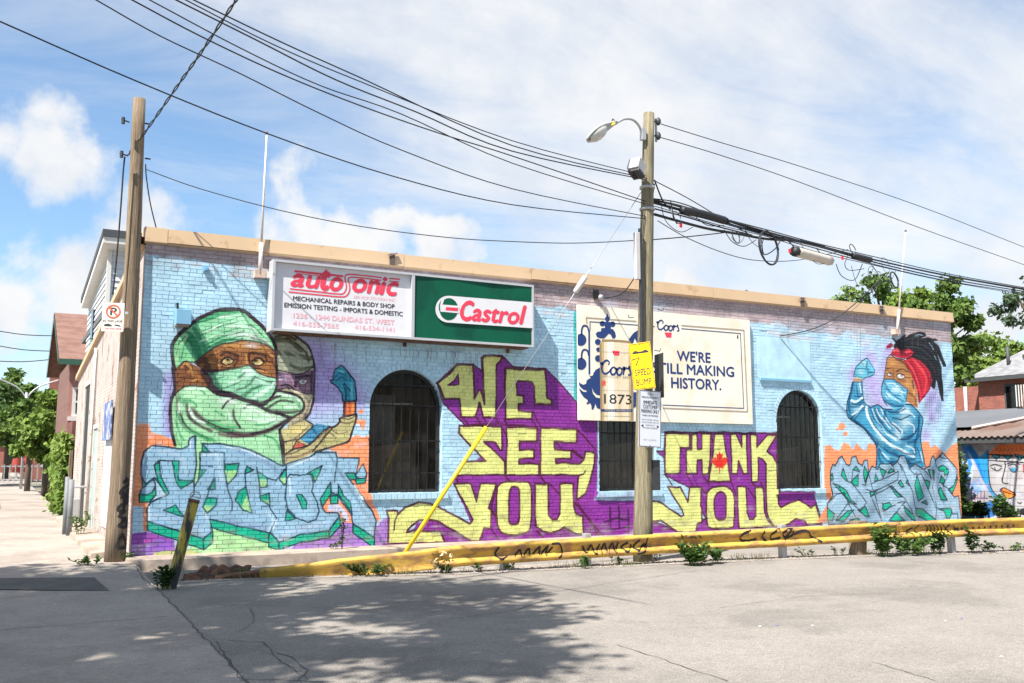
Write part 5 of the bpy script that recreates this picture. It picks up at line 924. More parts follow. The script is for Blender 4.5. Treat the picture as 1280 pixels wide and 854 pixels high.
MB().box((.07, .01, -.5), (.94, 5.2, 2.26)).build('wall_core', M_SIDING, up); MB().box((.0, -.05, -.3), (.09, .04, 2.26)).build('corner_board', M_SOFF, up)
def slab(x0, x1, y0, y1, za, zb, t, name, m_, par): return MB().add([(x0, y0, za), (x1, y0, za), (x1, y1, zb), (x0, y1, zb), (x0, y0, za + t), (x1, y0, za + t), (x1, y1, zb + t), (x0, y1, zb + t)], [(3, 2, 1, 0), (4, 5, 6, 7), (0, 1, 5, 4), (1, 2, 6, 5), (2, 3, 7, 6), (3, 0, 4, 7)]).build(name, m_, par)
rf = slab(-.17, 1.05, -.55, 4.9, 2.33, 1.62, .16, 'roof', M_FASCIA, up); slab(-.15, 1.0, -.52, 4.85, 2.19, 1.48, .136, 'soffit', M_SOFF, rf)
MB().box((.005, 3.0, .3), (.06, 3.6, 1.2)).build('side_window', M_GLASS, up)
# ------------------------------------------------------------------ signs on the wall
def flat(col, name, rough=.55, var=.04): return mat(name, lin(col), rough, var, 4, spec=.4)
M_WHITEP = flat((214, 212, 216), 'sign_white'); M_FRAME = flat((178, 180, 184), 'sign_frame', .45)
M_RED = flat((222, 62, 86), 'sign_red'); M_PINK = flat((240, 176, 186), 'faded_pink'); M_INK = flat((44, 46, 54), 'sign_ink'); M_GREEN = mat('sign_green', lin((0, 84, 60)), .5, .10, 2.5, spec=.3, second=lin((0, 70, 52)), amount=.3, sscale=1.2)
M_CREAM = mat('billboard_cream', lin((232, 224, 208)), .7, .05, 1.2, second=lin((224, 212, 190)), amount=.35, sscale=1.6); M_NAVY = flat((32, 58, 112), 'navy_print', .65); M_SEPIA = flat((160, 148, 132), 'sepia_print', .7)
def pxpoly(pts, y, x0=0, y0=0, s=1.0):
    out = []
    for p in pts: q = W(x0 + p[0] / s, y0 + p[1] / s, y); out.append((q.x, q.z))
    return out
def print_shape(name, pts, y, material, parent, fr=(0, 0, 1), sm=False):
    P = pxpoly(catmull(pts, 5) if sm else pts, y, *fr); n = len(P)
    if sum(P[i][0]*P[(i+1) % n][1] - P[(i+1) % n][0]*P[i][1] for i in range(n)) < 0: P = P[::-1]
    me = MB().add([(x, y, z) for x, z in P], [tuple(range(n))]).mesh(name)
    bm = bmesh.new(); bm.from_mesh(me); bmesh.ops.triangulate(bm, faces=bm.faces[:]); bm.to_mesh(me); bm.free()
    return link(name, me, parent, material)
def print_line(name, pts, w, y, material, parent, fr=(0, 0, 1), sm=False):
    if sm: pts = catmull(pts, 6, closed=False)
    P = pxpoly(pts, y, *fr); q = W(fr[0] + pts[0][0] / fr[2], fr[1] + pts[0][1] / fr[2], y); q2 = W(fr[0] + pts[0][0] / fr[2], fr[1] + (pts[0][1] + w) / fr[2], y)
    return MB().ribbon(P, abs(q.z - q2.z), y).build(name, material, parent)
def print_text(txt, a, b, h, y, material, parent, fr, bold=0.0, shear=0.0, spacing=1.0, name='lettering'):
    p, q = W(fr[0] + a[0] / fr[2], fr[1] + a[1] / fr[2], y), W(fr[0] + b[0] / fr[2], fr[1] + b[1] / fr[2], y)
    u = W(fr[0] + a[0] / fr[2], fr[1] + (a[1] - h) / fr[2], y); v = W(fr[0] + b[0] / fr[2], fr[1] + (b[1] - h) / fr[2], y)
    z0 = (p.z + q.z) / 2; z1 = (u.z + v.z) / 2
    me = text_mesh(txt, p.x, q.x, z0, z1, y, bold, shear, name, spacing)
    if ' ' not in txt: return link(name, me, parent, material)
    co = [tuple(v.co) for v in me.vertices]; fs = [tuple(f.vertices) for f in me.polygons]; bpy.data.meshes.remove(me)   # one piece per word
    iv = sorted((min(co[i][0] for i in f), max(co[i][0] for i in f), f) for f in fs); words = []; hi = -1e9
    for lo_, hi_, f in iv:
        if lo_ - hi > .22 * abs(z1 - z0): words.append([])
        words[-1].append(f); hi = max(hi, hi_)
    for wd in words:
        ids = sorted({i for f in wd for i in f}); mp_ = {i: k for k, i in enumerate(ids)}; o = MB().add([co[i] for i in ids], [tuple(mp_[i] for i in f) for f in wd]).build(name, material, parent)
    return o
def disc(c, rx, ry, n=28): return [(c[0] + rx * math.cos(2 * math.pi * i / n), c[1] + ry * math.sin(2 * math.pi * i / n)) for i in range(n)]
YS_ = -.36
tl, tr_, bl, br_ = (W(*p, YS_) for p in ((341, 323), (668, 357), (340, 412), (667, 435)))
sx0, sx1, sz0, sz1 = (tl.x + bl.x) / 2, (tr_.x + br_.x) / 2, (bl.z + br_.z) / 2, (tl.z + tr_.z) / 2
sign = tag(empty('lightbox_sign', (0, 0, 0)), 'wide lit-box shop sign, white half with red lettering and green half', 'sign')
mb = MB(); t = .042; xm = W(516.5, 385, YS_).x
for a, b in (((sx0, YS_, sz0), (sx0 + t, -.03, sz1)), ((sx1 - t, YS_, sz0), (sx1, -.03, sz1)), ((sx0 + t, YS_, sz1 - t), (sx1 - t, -.03, sz1)), ((sx0 + t, YS_, sz0), (sx1 - t, -.03, sz0 + t)), ((xm - .03, YS_ + .002, sz0 + t), (xm + .03, -.03, sz1 - t))): mb.box(a, b)
mb.box((sx0 + .05, -.04, sz0 + .05), (sx1 - .05, -.03, sz1 - .05))
mb.build('frame', M_FRAME, sign)
YP = YS_ + .075; YG = YS_ + .02
pw = MB().box((sx0 + t, YP, sz0 + t), (xm - .03, YP + .02, sz1 - t)).build('white_panel', M_WHITEP, sign)
def green_panel():
    mb = MB(); nx, nz = 30, 12; a, b, c, d = xm + .032, sx1 - t - .002, sz0 + t + .002, sz1 - t - .002
    for j in range(nz + 1):
        for i in range(nx + 1):
            u, v = i / nx, j / nz; bulge = .012 * math.sin(u * 9 + v * 2) * max(0, v - .55) * 1.8
            mb.v.append((a + (b - a) * u, YG + bulge, c + (d - c) * v))
    for j in range(nz):
        for i in range(nx): k = j * (nx + 1) + i; mb.f.append((k, k + 1, k + nx + 2, k + nx + 1))
    return mb.build('green_panel', M_GREEN, sign, True)
gp = green_panel()
A_ = (340, 320, 6.737); yl = YP - .004
for l, w in (([(190, 128), (300, 140), (430, 153)], 17), ([(490, 158), (600, 172)], 17), ([(200, 147), (430, 170)], 6), ([(150, 276), (400, 303), (560, 320), (605, 312), (626, 270), (622, 225), (614, 190), (622, 165), (655, 155), (800, 168), (925, 183)], 11), ([(985, 189), (1078, 197)], 11), ([(140, 302), (400, 328), (580, 344), (632, 330), (655, 280), (650, 235), (642, 200), (652, 184), (690, 180), (800, 190), (920, 206)], 11), ([(985, 212), (1070, 219)], 8)):
    print_line('stripe', l, w, yl, M_RED, pw, A_, sm=len(l) > 3)
print_text('au', (162, 252), (408, 276), 100, yl - .001, M_RED, pw, A_, .07, .25)
print_text('t', (412, 284), (488, 286), 168, yl - .0012, M_RED, pw, A_, .07, .25); print_text('o', (490, 290), (592, 298), 112, yl - .001, M_RED, pw, A_, .07, .25)
print_text('on', (682, 302), (906, 320), 108, yl - .001, M_RED, pw, A_, .07, .25); print_text('i', (908, 322), (965, 326), 142, yl - .001, M_RED, pw, A_, .05, .2); print_text('c', (968, 328), (1062, 336), 108, yl - .001, M_RED, pw, A_, .07, .25)
print_text('SERVICE STATION INC', (685, 357), (1040, 383), 25, yl, M_PINK, pw, A_, 0, .15)
print_text('MECHANICAL REPAIRS & BODY SHOP', (178, 377), (1032, 442), 37, yl, M_INK, pw, A_, .03); print_text('EMISSION TESTING - IMPORTS & DOMESTIC', (104, 432), (1100, 508), 38, yl, M_INK, pw, A_, .03)
print_text('1236 - 1244 DUNDAS ST. WEST', (180, 524), (1030, 579), 42, yl, M_PINK, pw, A_, .025); print_text('416-535-7565', (176, 590), (560, 612), 40, yl, M_PINK, pw, A_, .02); print_text('416-534-1141', (697, 618), (1030, 644), 40, yl, M_PINK, pw, A_, .02)
C_ = (510, 335, 7.529); yg = YG - .024
band = [(380 + 122 * math.cos(a), 388 + 126 * math.sin(a)) for a in np.linspace(-math.pi / 2, -3 * math.pi / 2, 18)] + [(1176, 568), (1174, 325)]
print_shape('white_band', band, yg, M_WHITEP, gp, C_)
print_shape('emblem', disc((384, 388), 88, 104), yg - .003, M_GREEN, gp, C_)
print_shape('emblem_mark', [(346, 284), (325, 345), (480, 357), (480, 426), (310, 412), (292, 404), (312, 300)], yg - .005, M_WHITEP, gp, C_)
print_shape('emblem_bar', [(360, 368), (472, 376), (470, 408), (352, 398)], yg - .007, M_RED, gp, C_); print_shape('emblem_edge', [(312, 300), (290, 350), (292, 400), (306, 410), (300, 360)], yg - .006, M_GREEN, gp, C_)
print_text('C', (497, 492), (618, 500), 184, yg - .004, M_RED, gp, C_, .05, .3); print_text('astro', (604, 500), (1044, 526), 128, yg - .004, M_RED, gp, C_, .06, .25); print_text('l', (1052, 525), (1112, 528), 168, yg - .004, M_RED, gp, C_, .05, .25)
for x in (sx0 + .4, (sx0 + sx1) / 2, sx1 - .4): MB().box((x - .03, -.034, sz0 - .10), (x + .03, -.006, sz0 + .2)).build('bracket', M_RUST, sign)
MB().box((sx0 + .1, -.30, sz0 - .025), (sx1 - .1, -.05, sz0 - .003)).build('rusty_underside', M_RUST, sign)

# ---- painted billboard
YB = -.075
tl, tr_, bl, br_ = (W(*p, YB) for p in ((722, 380), (937.5, 401), (724, 525), (941, 531)))
bx0, bx1, bz0, bz1 = (tl.x + bl.x) / 2, (tr_.x + br_.x) / 2, (bl.z + br_.z) / 2, (tl.z + tr_.z) / 2
bb = tag(empty('billboard'), 'cream beer billboard with navy print and an ornate crest', 'billboard')
pan = MB().box((bx0, YB, bz0), (bx1, -.02, bz1)).build('panel', M_CREAM, bb, bevel=.006)
MB().box((bx0 + .2, -.021, bz0 + .1), (bx1 - .2, .004, bz0 + .2)).build('batten', M_RUST, bb); MB().box((bx0 + .2, -.021, bz1 - .3), (bx1 - .2, .004, bz1 - .2)).build('batten', M_RUST, bb)
K = (715, 375, 10.667); y1 = YB - .004
def clipx(pts, lo): return [(max(p[0], lo), p[1]) for p in pts]
crest = []
for h in (0, 320):
    print_shape('scroll_ball', clipx(disc((118, 532 + h), 74, 80), 74), y1, M_NAVY, pan, K); print_line('scroll_hook', [(128, 470 + h), (130, 400 + h), (148, 352 + h), (178, 344 + h), (208, 362 + h), (226, 430 + h)], 26, y1, M_NAVY, pan, K, True)
print_line('crest_bar', [(228, 400), (230, 700), (232, 990)], 26, y1 - .0005, M_NAVY, pan, K); print_line('crest_bar', [(240, 285), (240, 400)], 12, y1 - .0002, M_NAVY, pan, K)
print_line('border_line', [(236, 290), (560, 312), (1000, 345)], 11, y1, M_NAVY, pan, K)
print_shape('crest', [(470, 172), (484, 220), (506, 245), (500, 268), (480, 292), (462, 292), (442, 268), (440, 240), (458, 220)], y1, M_NAVY, pan, K); print_shape('crest', disc((405, 316), 36, 36), y1, M_NAVY, pan, K); print_shape('crest', disc((541, 324), 36, 38), y1, M_NAVY, pan, K)
print_shape('crest', [(425, 290), (522, 295), (516, 385), (545, 388), (575, 430), (586, 485), (565, 516), (535, 508), (518, 462), (490, 448), (462, 478), (432, 510), (380, 512), (332, 494), (316, 452), (342, 424), (386, 420), (388, 378), (440, 372)], y1 - .0004, M_NAVY, pan, K)
for c_, r_ in (((345, 560), 40), ((352, 662), 30), ((350, 780), 44)): print_shape('crest', disc(c_, r_, r_), y1 - .0008, M_NAVY, pan, K)
K2 = (715, 450, 10.667)
print_shape('crest', [(400, 100), (360, 108), (318, 130), (290, 170), (275, 210), (240, 215), (210, 180), (250, 240), (215, 258), (196, 275), (188, 318), (150, 332), (112, 312), (84, 288), (102, 350), (150, 395), (196, 408), (194, 428), (150, 424), (90, 372), (112, 432), (152, 492), (205, 530), (212, 560), (190, 572), (208, 596), (238, 572), (258, 605), (262, 660), (282, 662), (298, 628), (312, 580), (330, 640), (372, 655), (400, 660)], y1, M_NAVY, pan, K2)
print_shape('crest_cut', [(268, 378), (290, 430), (330, 468), (372, 478), (372, 512), (320, 500), (280, 450)], y1 - .003, M_CREAM, pan, K2)
print_shape('crest', [(905, 385), (822, 440), (758, 522), (782, 580), (800, 622), (836, 510), (866, 570), (910, 560)], y1, M_NAVY, pan, K); print_shape('crest', [(820, 430), (900, 430), (900, 560), (868, 610), (820, 645)], y1 - .0002, M_NAVY, pan, K2)
M_CAN = mat('can_print', lin((224, 208, 178)), .6, .05, 2, second=lin((208, 186, 148)), amount=.3, sscale=2.4, stretch=(1.6, 1, .5))
can = print_shape('can_panel', [(400, 524), (600, 530), (785, 548), (800, 600), (806, 800), (812, 1612), (600, 1614), (380, 1615), (372, 900), (365, 600)], y1 - .012, M_CAN, pan, K); yc = y1 - .015
M_CANE = flat((150, 126, 90), 'can_edge'); M_CANM = flat((190, 166, 126), 'can_turn'); M_CANH = flat((238, 230, 212), 'can_sheen')  # printed shading: dark side strips and a sheen round off the flat can
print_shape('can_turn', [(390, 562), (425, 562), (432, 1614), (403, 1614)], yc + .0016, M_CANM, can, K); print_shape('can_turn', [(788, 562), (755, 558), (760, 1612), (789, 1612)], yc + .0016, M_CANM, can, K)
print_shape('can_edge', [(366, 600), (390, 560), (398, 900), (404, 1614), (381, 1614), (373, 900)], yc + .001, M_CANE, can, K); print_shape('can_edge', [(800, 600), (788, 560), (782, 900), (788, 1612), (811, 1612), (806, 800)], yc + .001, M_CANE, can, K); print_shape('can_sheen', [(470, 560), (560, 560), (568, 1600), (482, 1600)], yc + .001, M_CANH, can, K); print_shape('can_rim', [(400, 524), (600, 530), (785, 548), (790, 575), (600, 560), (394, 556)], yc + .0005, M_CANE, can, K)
def script(parent, a, b, h, y, fr, material, w):
    p, q = W(fr[0] + a[0] / fr[2], fr[1] + a[1] / fr[2], y), W(fr[0] + b[0] / fr[2], fr[1] + b[1] / fr[2], y); u = W(fr[0] + a[0] / fr[2], fr[1] + (a[1] - h) / fr[2], y)
    H, Wd = u.z - p.z, q.x - p.x; mb = MB()
    def el(cx, cy, rx, ry): return [(cx + rx * math.cos(t) + .25 * ry * math.sin(t) * .25, cy + ry * math.sin(t)) for t in np.linspace(.6, .6 + 2 * math.pi, 18)]
    for st in ([(-.03, .82), (.0, .72), (.04, .74), (.02, .86)], [(.24, .66), (.27, .86), (.20, .99), (.11, .90), (.04, .62), (.03, .32), (.08, .08), (.17, .06), (.27, .22), (.31, .38)], el(.40, .27, .085, .26), [(.44, .5), (.5, .42), (.54, .45)], el(.60, .26, .08, .26), [(.65, .48), (.70, .44), (.755, .58), (.75, .4), (.72, .02)], [(.74, .3), (.79, .5), (.845, .52)], [(.845, .52), (.90, .50), (.925, .66), (.93, .45), (.975, .2), (.94, .03), (.88, .08)]):
        pts = catmull([(p.x + s * Wd, p.z + (q.z - p.z) * s * 0 + v * H) for s, v in st], 4, closed=False); n = len(pts)
        mb.ribbon(pts, [w * H * (.75 + .5 * math.sin(math.pi * i / n)) for i in range(n)], y)
    return mb.build('script_lettering', material, parent)
script(can, (388, 190), (795, 200), 190, yc, K2, M_NAVY, .13)
print_text('BANQUET BEER', (392, 246), (795, 252), 38, yc, M_SEPIA, can, K2); print_text('1873', (430, 570), (795, 606), 128, yc, M_INK, can, K2, .012)
bnd = print_shape('can_band', [(384, 655), (808, 658), (808, 692), (384, 690)], yc, M_NAVY, can, K2); print_text('GIVEN QUALITY', (440, 684), (786, 686), 22, yc - .003, M_CAN, bnd, K2)
print_line('can_line', [(380, 745), (810, 755)], 6, yc, M_SEPIA, can, K2); print_line('can_line', [(380, 400), (805, 412)], 4, yc, M_SEPIA, can, K2); print_line('can_line', [(370, 690), (800, 710)], 5, yc, M_SEPIA, can, K)
print_shape('can_leaf', [(400, 262), (420, 285), (440, 258), (436, 290), (458, 296), (440, 315), (452, 345), (425, 335), (405, 362), (402, 330), (388, 310), (404, 296)], yc, flat((214, 84, 70), 'soft_red'), can, K2); print_shape('can_emblem', [(536, 676), (634, 682), (628, 742), (560, 738), (545, 715)], yc, M_RED, can, K)
T_ = (710, 370, 5.025)
print_text("WE'RE", (686, 408), (895, 419), 64, y1, M_NAVY, pan, T_, .035); print_text('STILL MAKING', (532, 482), (1043, 508), 63, y1, M_NAVY, pan, T_, .035); print_text('HISTORY.', (650, 578), (962, 592), 65, y1, M_NAVY, pan, T_, .035)
script(pan, (560, 212), (700, 214), 62, y1, T_, M_NAVY, .13); print_shape('emblem', [(605, 229), (652, 231), (648, 262), (618, 260)], y1, M_RED, pan, T_)
for l, w in (([(712, 205), (1085, 236)], 5), ([(1083, 236), (1104, 706)], 5), ([(596, 685), (1104, 706)], 5), ([(520, 190), (545, 193)], 5)): print_line('border_line', l, w, y1, M_NAVY, pan, T_)
for l in ([(115, 137), (430, 160)], [(712, 186), (1105, 216)], [(1105, 216), (1128, 728)], [(596, 705), (1128, 728)], [(115, 137), (120, 175)]):
    n = 40
    for i in range(1): print_line('border_dots', l, 9, y1 + .001, M_SEPIA, pan, T_)
print_text('1', (1062, 268), (1070, 269), 22, y1, M_INK, pan, T_)

# ---- small things fixed to the wall
M_BOXB = flat((120, 168, 196), 'painted_box'); M_GALV = mat('galvanised', (.42, .42, .42), .45, .12, 8, metal=.3); M_MASTW = mat('mast_white', (.68, .62, .58), .6, .08, 5, second=(.5, .34, .26), amount=.2, sscale=6)
p = W(227, 398, -.1)
wl = tag(empty('wall_light', (p.x, 0, p.z)), 'small square pale blue light housing above the green surgical cap', 'wall light')
MB().add([(-.10, -.24, -.11), (.13, -.24, -.11), (.13, -.24, .13), (-.10, -.24, .13), (-.10, -.005, -.11), (.13, -.005, -.11), (.13, -.005, .17), (-.10, -.005, .17)], [(0, 1, 2, 3), (1, 5, 6, 2), (4, 0, 3, 7), (3, 2, 6, 7), (4, 5, 1, 0)]).build('housing', M_BOXB, wl); MB().box((-.1, -.2, -.14), (.11, -.02, -.112)).build('lens', mat('dirty_lens', (.3, .22, .17), .4, .2, 9), wl); MB().tube([(-.06, -.05, .15), (-.07, -.06, .26)], .02, 6).build('stem', M_BAR, wl)
p = W(257, 336, -.03); tag(MB().box((p.x - .04, -.06, p.z - .05), (p.x + .04, -.004, p.z + .05)).box((p.x - .02, -.09, p.z - .03), (p.x + .02, -.058, p.z + .01)).build('junction_box', M_BOXB), 'tiny pale blue box high on the wall near the alley pole', 'junction box')
def mast(px0, py0, px1, py1, side, label):
    a, b = W(px0, py0, -.12), W(px1, py1, -.12); m_ = tag(empty('flag_mast', (a.x, -.12, a.z)), label, 'mast')
    d = b - a; MB().tube([(0, 0, 0), tuple(d * .22)], .036, 8).build('socket', M_MASTW, m_, True); MB().tube([tuple(d * .2), tuple(d)], [.022, .014], 8).build('pole', M_MASTW, m_, True)
    MB().tube([tuple(d * .995), tuple(d * 1.012)], [.026, .02], 8).build('cap', M_RUST, m_, True); MB().box((-.09, -.03, -.06), (.09, .115, .07)).build('base_bracket', mat('pale_bracket', (.52, .38, .30), .7, .2, 7), m_)
    if side:
        MB().box((.09, -.02, -.05), (.34, .03, .06)).build('side_arm', M_MASTW, m_)
mast(325, 343, 333.5, 167, True, 'thin white mast clamped to the wall beside the lit-box sign'); mast(1121.5, 415, 1132, 289, False, 'thin white mast fixed above the painted dreadlocks')
p = W(750, 372, -.12); fl = tag(empty('flood_lamp', (p.x, -.12, p.z)), 'small round bulb lamp above the billboard crest', 'wall lamp')
mb = MB()
for k, (r_, y_) in enumerate(((.008, -.08), (.045, -.07), (.06, -.04), (.055, 0), (.035, .05), (.02, .11))):
    mb.v += [(r_ * math.cos(2*math.pi*j/12), y_, r_ * math.sin(2*math.pi*j/12)) for j in range(12)]
    if k: mb.f += [((k-1)*12 + j, (k-1)*12 + (j+1) % 12, k*12 + (j+1) % 12, k*12 + j) for j in range(12)]
mb.build('bulb', M_GALV, fl, True); MB().box((-.09, -.02, -.02), (-.04, .11, .16)).build('bracket', M_BAR, fl)
a, b = W(946, 421), W(1016, 476); sl = MB().box((a.x, -.007, b.z), (b.x - .05, .003, a.z)).build('plastered_opening', M_MURAL, shop); MB().box((a.x + .03, -.055, b.z - .06), (b.x - .08, .003, b.z - .003)).build('old_sill', M_BOXB, sl)
for k in range(9):
    a = W(477 + k * 11.5, 441 + k * .4); MB().box((a.x, -.03, a.z - .05), (a.x + .175, .003, a.z + .09 - .035)).build('ledge_brick', M_MURAL, shop, bevel=.004)
# ------------------------------------------------------------------ poles, lamp, wires
def wood(name, c1, c2):
    return mat(name, c1, .9, .30, 4.0, 1.0, 12, second=c2, amount=.62, sscale=4, stretch=(9, 9, .3), spec=.2, grain=((9, .25), (2.2, .15)))
M_POLE1 = wood('brown_pole_wood', (.35, .27, .19), (.17, .125, .085)); M_POLE2 = wood('grey_pole_wood', (.33, .295, .20), (.17, .145, .095))
M_CABLE = mat('black_cable', (.018, .019, .022), .55, .2, 30); M_CABLE2 = mat('dark_blue_cable', (.02, .035, .06), .55, .2, 30); M_STEEL = mat('guy_steel', (.45, .45, .46), .4, .1, 30, metal=.5); M_DKMETAL = mat('dark_metal', (.06, .06, .065), .5, .2, 12, metal=.4)
M_SPRAYP = mat('black_spray', (.025, .022, .022), .8, .2, 20)
def pole(base, top, r0, r1, material, label, bend=0.03):
    p = tag(empty('utility_pole', base), label, 'utility pole'); d = Vector(top) - Vector(base); pts, rs = [], []
    for i in range(13): t = i / 12; pts.append(tuple(d * t + Vector((bend * math.sin(t * 3.1), 0, 0)))); rs.append((r0 + (r1 - r0) * t) * (1 + .02 * math.sin(i * 2.3)))
    pts[0] = (0, 0, -.05)
    MB().tube(pts, rs, 18).build('shaft', material, p, True); return p, d
top1 = W(174, 124, -.02); P1, d1 = pole((-.235, -.02, .06), (top1.x, -.02, top1.z), .162, .098, M_POLE1, 'weathered brown wooden pole at the alley corner with a no parking sign')
def on1(px, py, off=-.19): q = W(px, py, -.02 + off); return (q.x - (-.235), q.y + .02, q.z - .06)
for px, py in ((159, 153), (157, 195)):
    a = on1(px + 3, py); MB().tube([a, (a[0] - .13, a[1] - .02, a[2] + .02)], .012, 6).tube([(a[0] - .1, a[1] - .02, a[2] - .05), (a[0] - .1, a[1] - .02, a[2] + .06)], .028, 8).build('insulator', M_DKMETAL, P1)
for px, py in ((182, 154), (184, 198)): a = on1(px - 3, py, 0); MB().tube([a, (a[0] + .09, a[1], a[2])], .014, 6).build('through_bolt', M_DKMETAL, P1)
def scribble(parent, base, strokes, w, material, axis_x, rad, name='graffiti_tag'):
    """Sprayed strokes laid on the round of a pole: u is metres round the face, z the height."""
    mb = MB()
    for st in strokes:
        pts = catmull(st, 5, closed=False); k = len(mb.v); n = len(pts)
        for i, (u, z) in enumerate(pts):
            q0, q1 = pts[max(i-1, 0)], pts[min(i+1, n-1)]; tx, tz = q1[0]-q0[0], q1[1]-q0[1]; l = math.hypot(tx, tz) or 1
            for s_ in (1, -1):
                uu, zz = u - s_ * tz / l * w / 2, z + s_ * tx / l * w / 2; a = axis_x + uu / rad
                mb.v.append((base[0] + (rad + .005) * math.sin(a), base[1] - (rad + .005) * math.cos(a), zz))
        for i in range(n-1): mb.f.append((k+2*i, k+2*i+1, k+2*i+3, k+2*i+2))
    return mb.build(name, material, parent)
scribble(P1, (0, 0), [[(.02, 1.28), (.08, 1.35), (.12, 1.26), (.02, 1.2), (-.02, 1.12), (.08, 1.1), (.12, 1.2)], [(-.02, 1.05), (.1, 1.08), (.12, .98), (.0, .94), (-.04, .86), (.08, .84)], [(-.04, .78), (.06, .7), (-.02, .62), (.1, .6), (.12, .7), (.04, .74)], [(.06, .5), (-.03, .3), (.1, .28), (.12, .36), (.04, .48)], [(.0, 1.2), (.05, 1.0), (.02, .8)]], .05, M_SPRAYP, math.radians(12), .172)
# no parking sign
sp = W(141.5, 396, -.28); ns = tag(empty('parking_sign', (sp.x, -.26, sp.z), math.radians(-18)), 'small white no parking sign with red ring on the alley pole', 'sign')
plate = MB().box((-.165, -.004, -.235), (.165, .004, .225)).build('plate', flat((224, 218, 206), 'plate_cream', .5), ns, bevel=.003)
def ring(r0, r1, y, n=32):
    mb = MB()
    for i in range(n + 1): a = 2 * math.pi * i / n; mb.v += [(r0 * math.cos(a), y, .085 + r0 * math.sin(a)), (r1 * math.cos(a), y, .085 + r1 * math.sin(a))]
    for i in range(n): mb.f.append((2*i, 2*i+1, 2*i+3, 2*i+2))
    return mb
M_ORR = flat((206, 92, 66), 'ring_red'); ring(.088, .112, -.008).build('red_ring', M_ORR, plate); MB().ribbon([(-.075, .16), (.075, .01)], .024, -.0085).build('red_slash', M_ORR, plate)
link('lettering', text_mesh('P', -.042, .05, .03, .145, -.0075, .03), plate, M_INK); link('lettering', text_mesh('IN THIS LANE', -.145, .145, -.085, -.05, -.0075, .01), plate, M_INK)
MB().add([(-.13, -.0075, -.15), (-.12, -.0075, -.12), (-.06, -.0075, -.11), (-.02, -.0075, -.13), (0, -.0075, -.15)], [(0, 1, 2, 3, 4)][::-1]).add([(.02, -.0075, -.135), (.05, -.0075, -.12), (.1, -.0075, -.13), (.13, -.0075, -.15), (.1, -.0075, -.15)], [(4, 3, 2, 1, 0)]).build('tow_symbol', M_INK, plate); link('lettering', text_mesh('TOW AWAY ZONE', -.12, .13, -.205, -.175, -.0075, .005), plate, M_RED)
MB().box((.1, .005, .05), (.22, .02, .09)).build('bracket', M_GALV, ns)

B2 = Vector((7.76, -3.04, 0)); top2 = W(811, 142, -3.04)
P2, d2 = pole(tuple(B2), tuple(top2), .168, .098, M_POLE2, 'tall grey wooden pole behind the guard rail carrying a street lamp', -.01)
LAMPD = (-.95, -.3)
def L2(px, py, dr=LAMPD): q = V(px, py, tuple(top2), dr); return tuple(q - B2)
lamp = tag(empty('street_lamp', tuple(B2)), 'grey cobra head street lamp on a curved arm near the pole top', 'street lamp')
arm = [L2(804, 172), L2(799, 158), L2(791, 150), L2(780, 149), L2(769, 155)]
MB().tube(catmull(arm, 5, closed=False), .022, 8).build('arm', M_GALV, lamp, True); MB().box(tuple(a - .05 for a in arm[0]), (arm[0][0] + .03, arm[0][1] + .05, arm[0][2] + .16)).build('arm_bracket', M_GALV, lamp)
def lamp_head():
    a, b = Vector(L2(771, 153)), Vector(L2(734, 174)); ax = (b - a); Ln = ax.length; ax.normalize(); sd = ax.cross(Vector((0, 0, 1))).normalized(); u = sd.cross(ax); ro_ = Matrix.Rotation(math.radians(42), 3, ax); sd, u = ro_ @ sd, ro_ @ u
    prof = [(0, .035, .035), (.12, .06, .05), (.3, .10, .075), (.5, .145, .085), (.7, .16, .08), (.86, .13, .065), (.96, .07, .04), (1.0, .01, .01)]; mb = MB(); gl = MB(); n = 14
    for k, (t, w, h) in enumerate(prof):
        c = a + ax * (Ln * t)
        for j in range(n):
            th = 2 * math.pi * j / n; q = c + sd * (w * math.cos(th)) + u * (h * math.sin(th) if math.sin(th) > 0 else h * .35 * math.sin(th)); mb.v.append(tuple(q))
        if k: mb.f += [((k-1)*n + j, (k-1)*n + (j+1) % n, k*n + (j+1) % n, k*n + j) for j in range(n)]
    mb.build('head', mat('lamp_grey', (.34, .34, .33), .5, .1, 6), lamp, True)
    for k, t in enumerate((.42, .5, .62, .74, .86, .95)):
        w = (.05, .12, .14, .135, .10, .03)[k]; dp = (.02, .07, .09, .085, .06, .02)[k]; c = a + ax * (Ln * t)
        for j in range(9): th = math.pi + math.pi * j / 8; gl.v.append(tuple(c + sd * (w * math.cos(th)) + u * (-.02 + dp * math.sin(th))))
        if k: gl.f += [((k-1)*9 + j, (k-1)*9 + j + 1, k*9 + j + 1, k*9 + j) for j in range(8)]
    gl.build('lens', mat('frosted_lens', (.5, .49, .44), .25, .08, 6, spec=.6), lamp, True)
    c = a + ax * (Ln * .22); MB().add([tuple(c - sd * .07 + ax * e - u * z) for e, z in ((-.05, -.02), (.07, -.02), (.07, .05), (-.05, .05))], [(0, 1, 2, 3)]).build('yellow_sticker', flat((226, 176, 30), 'lamp_yellow'), lamp)
    c = a + ax * (Ln * -.02) + u * .1; MB().tube([tuple(a + u * .02), tuple(c), tuple(c - ax * .0 + sd * .04)], .012, 6).build('photocell', M_DKMETAL, lamp)
lamp_head()
def at2(px, py, dy=0.0): q = W(px, py, -3.04 + dy); return tuple(q - B2)
for py in (152, 170):
    a = at2(823, py, -.05); MB().tube([at2(815, py), a], .014, 6).tube([(a[0], a[1], a[2] - .07), (a[0], a[1], a[2] - .03), (a[0], a[1], a[2] + .03), (a[0], a[1], a[2] + .07)], [.02, .045, .045, .02], 10).build('insulator', M_DKMETAL, P2, True)
MB().box(at2(819, 148, -.03), at2(821, 178, -.01)).build('rack', M_GALV, P2)
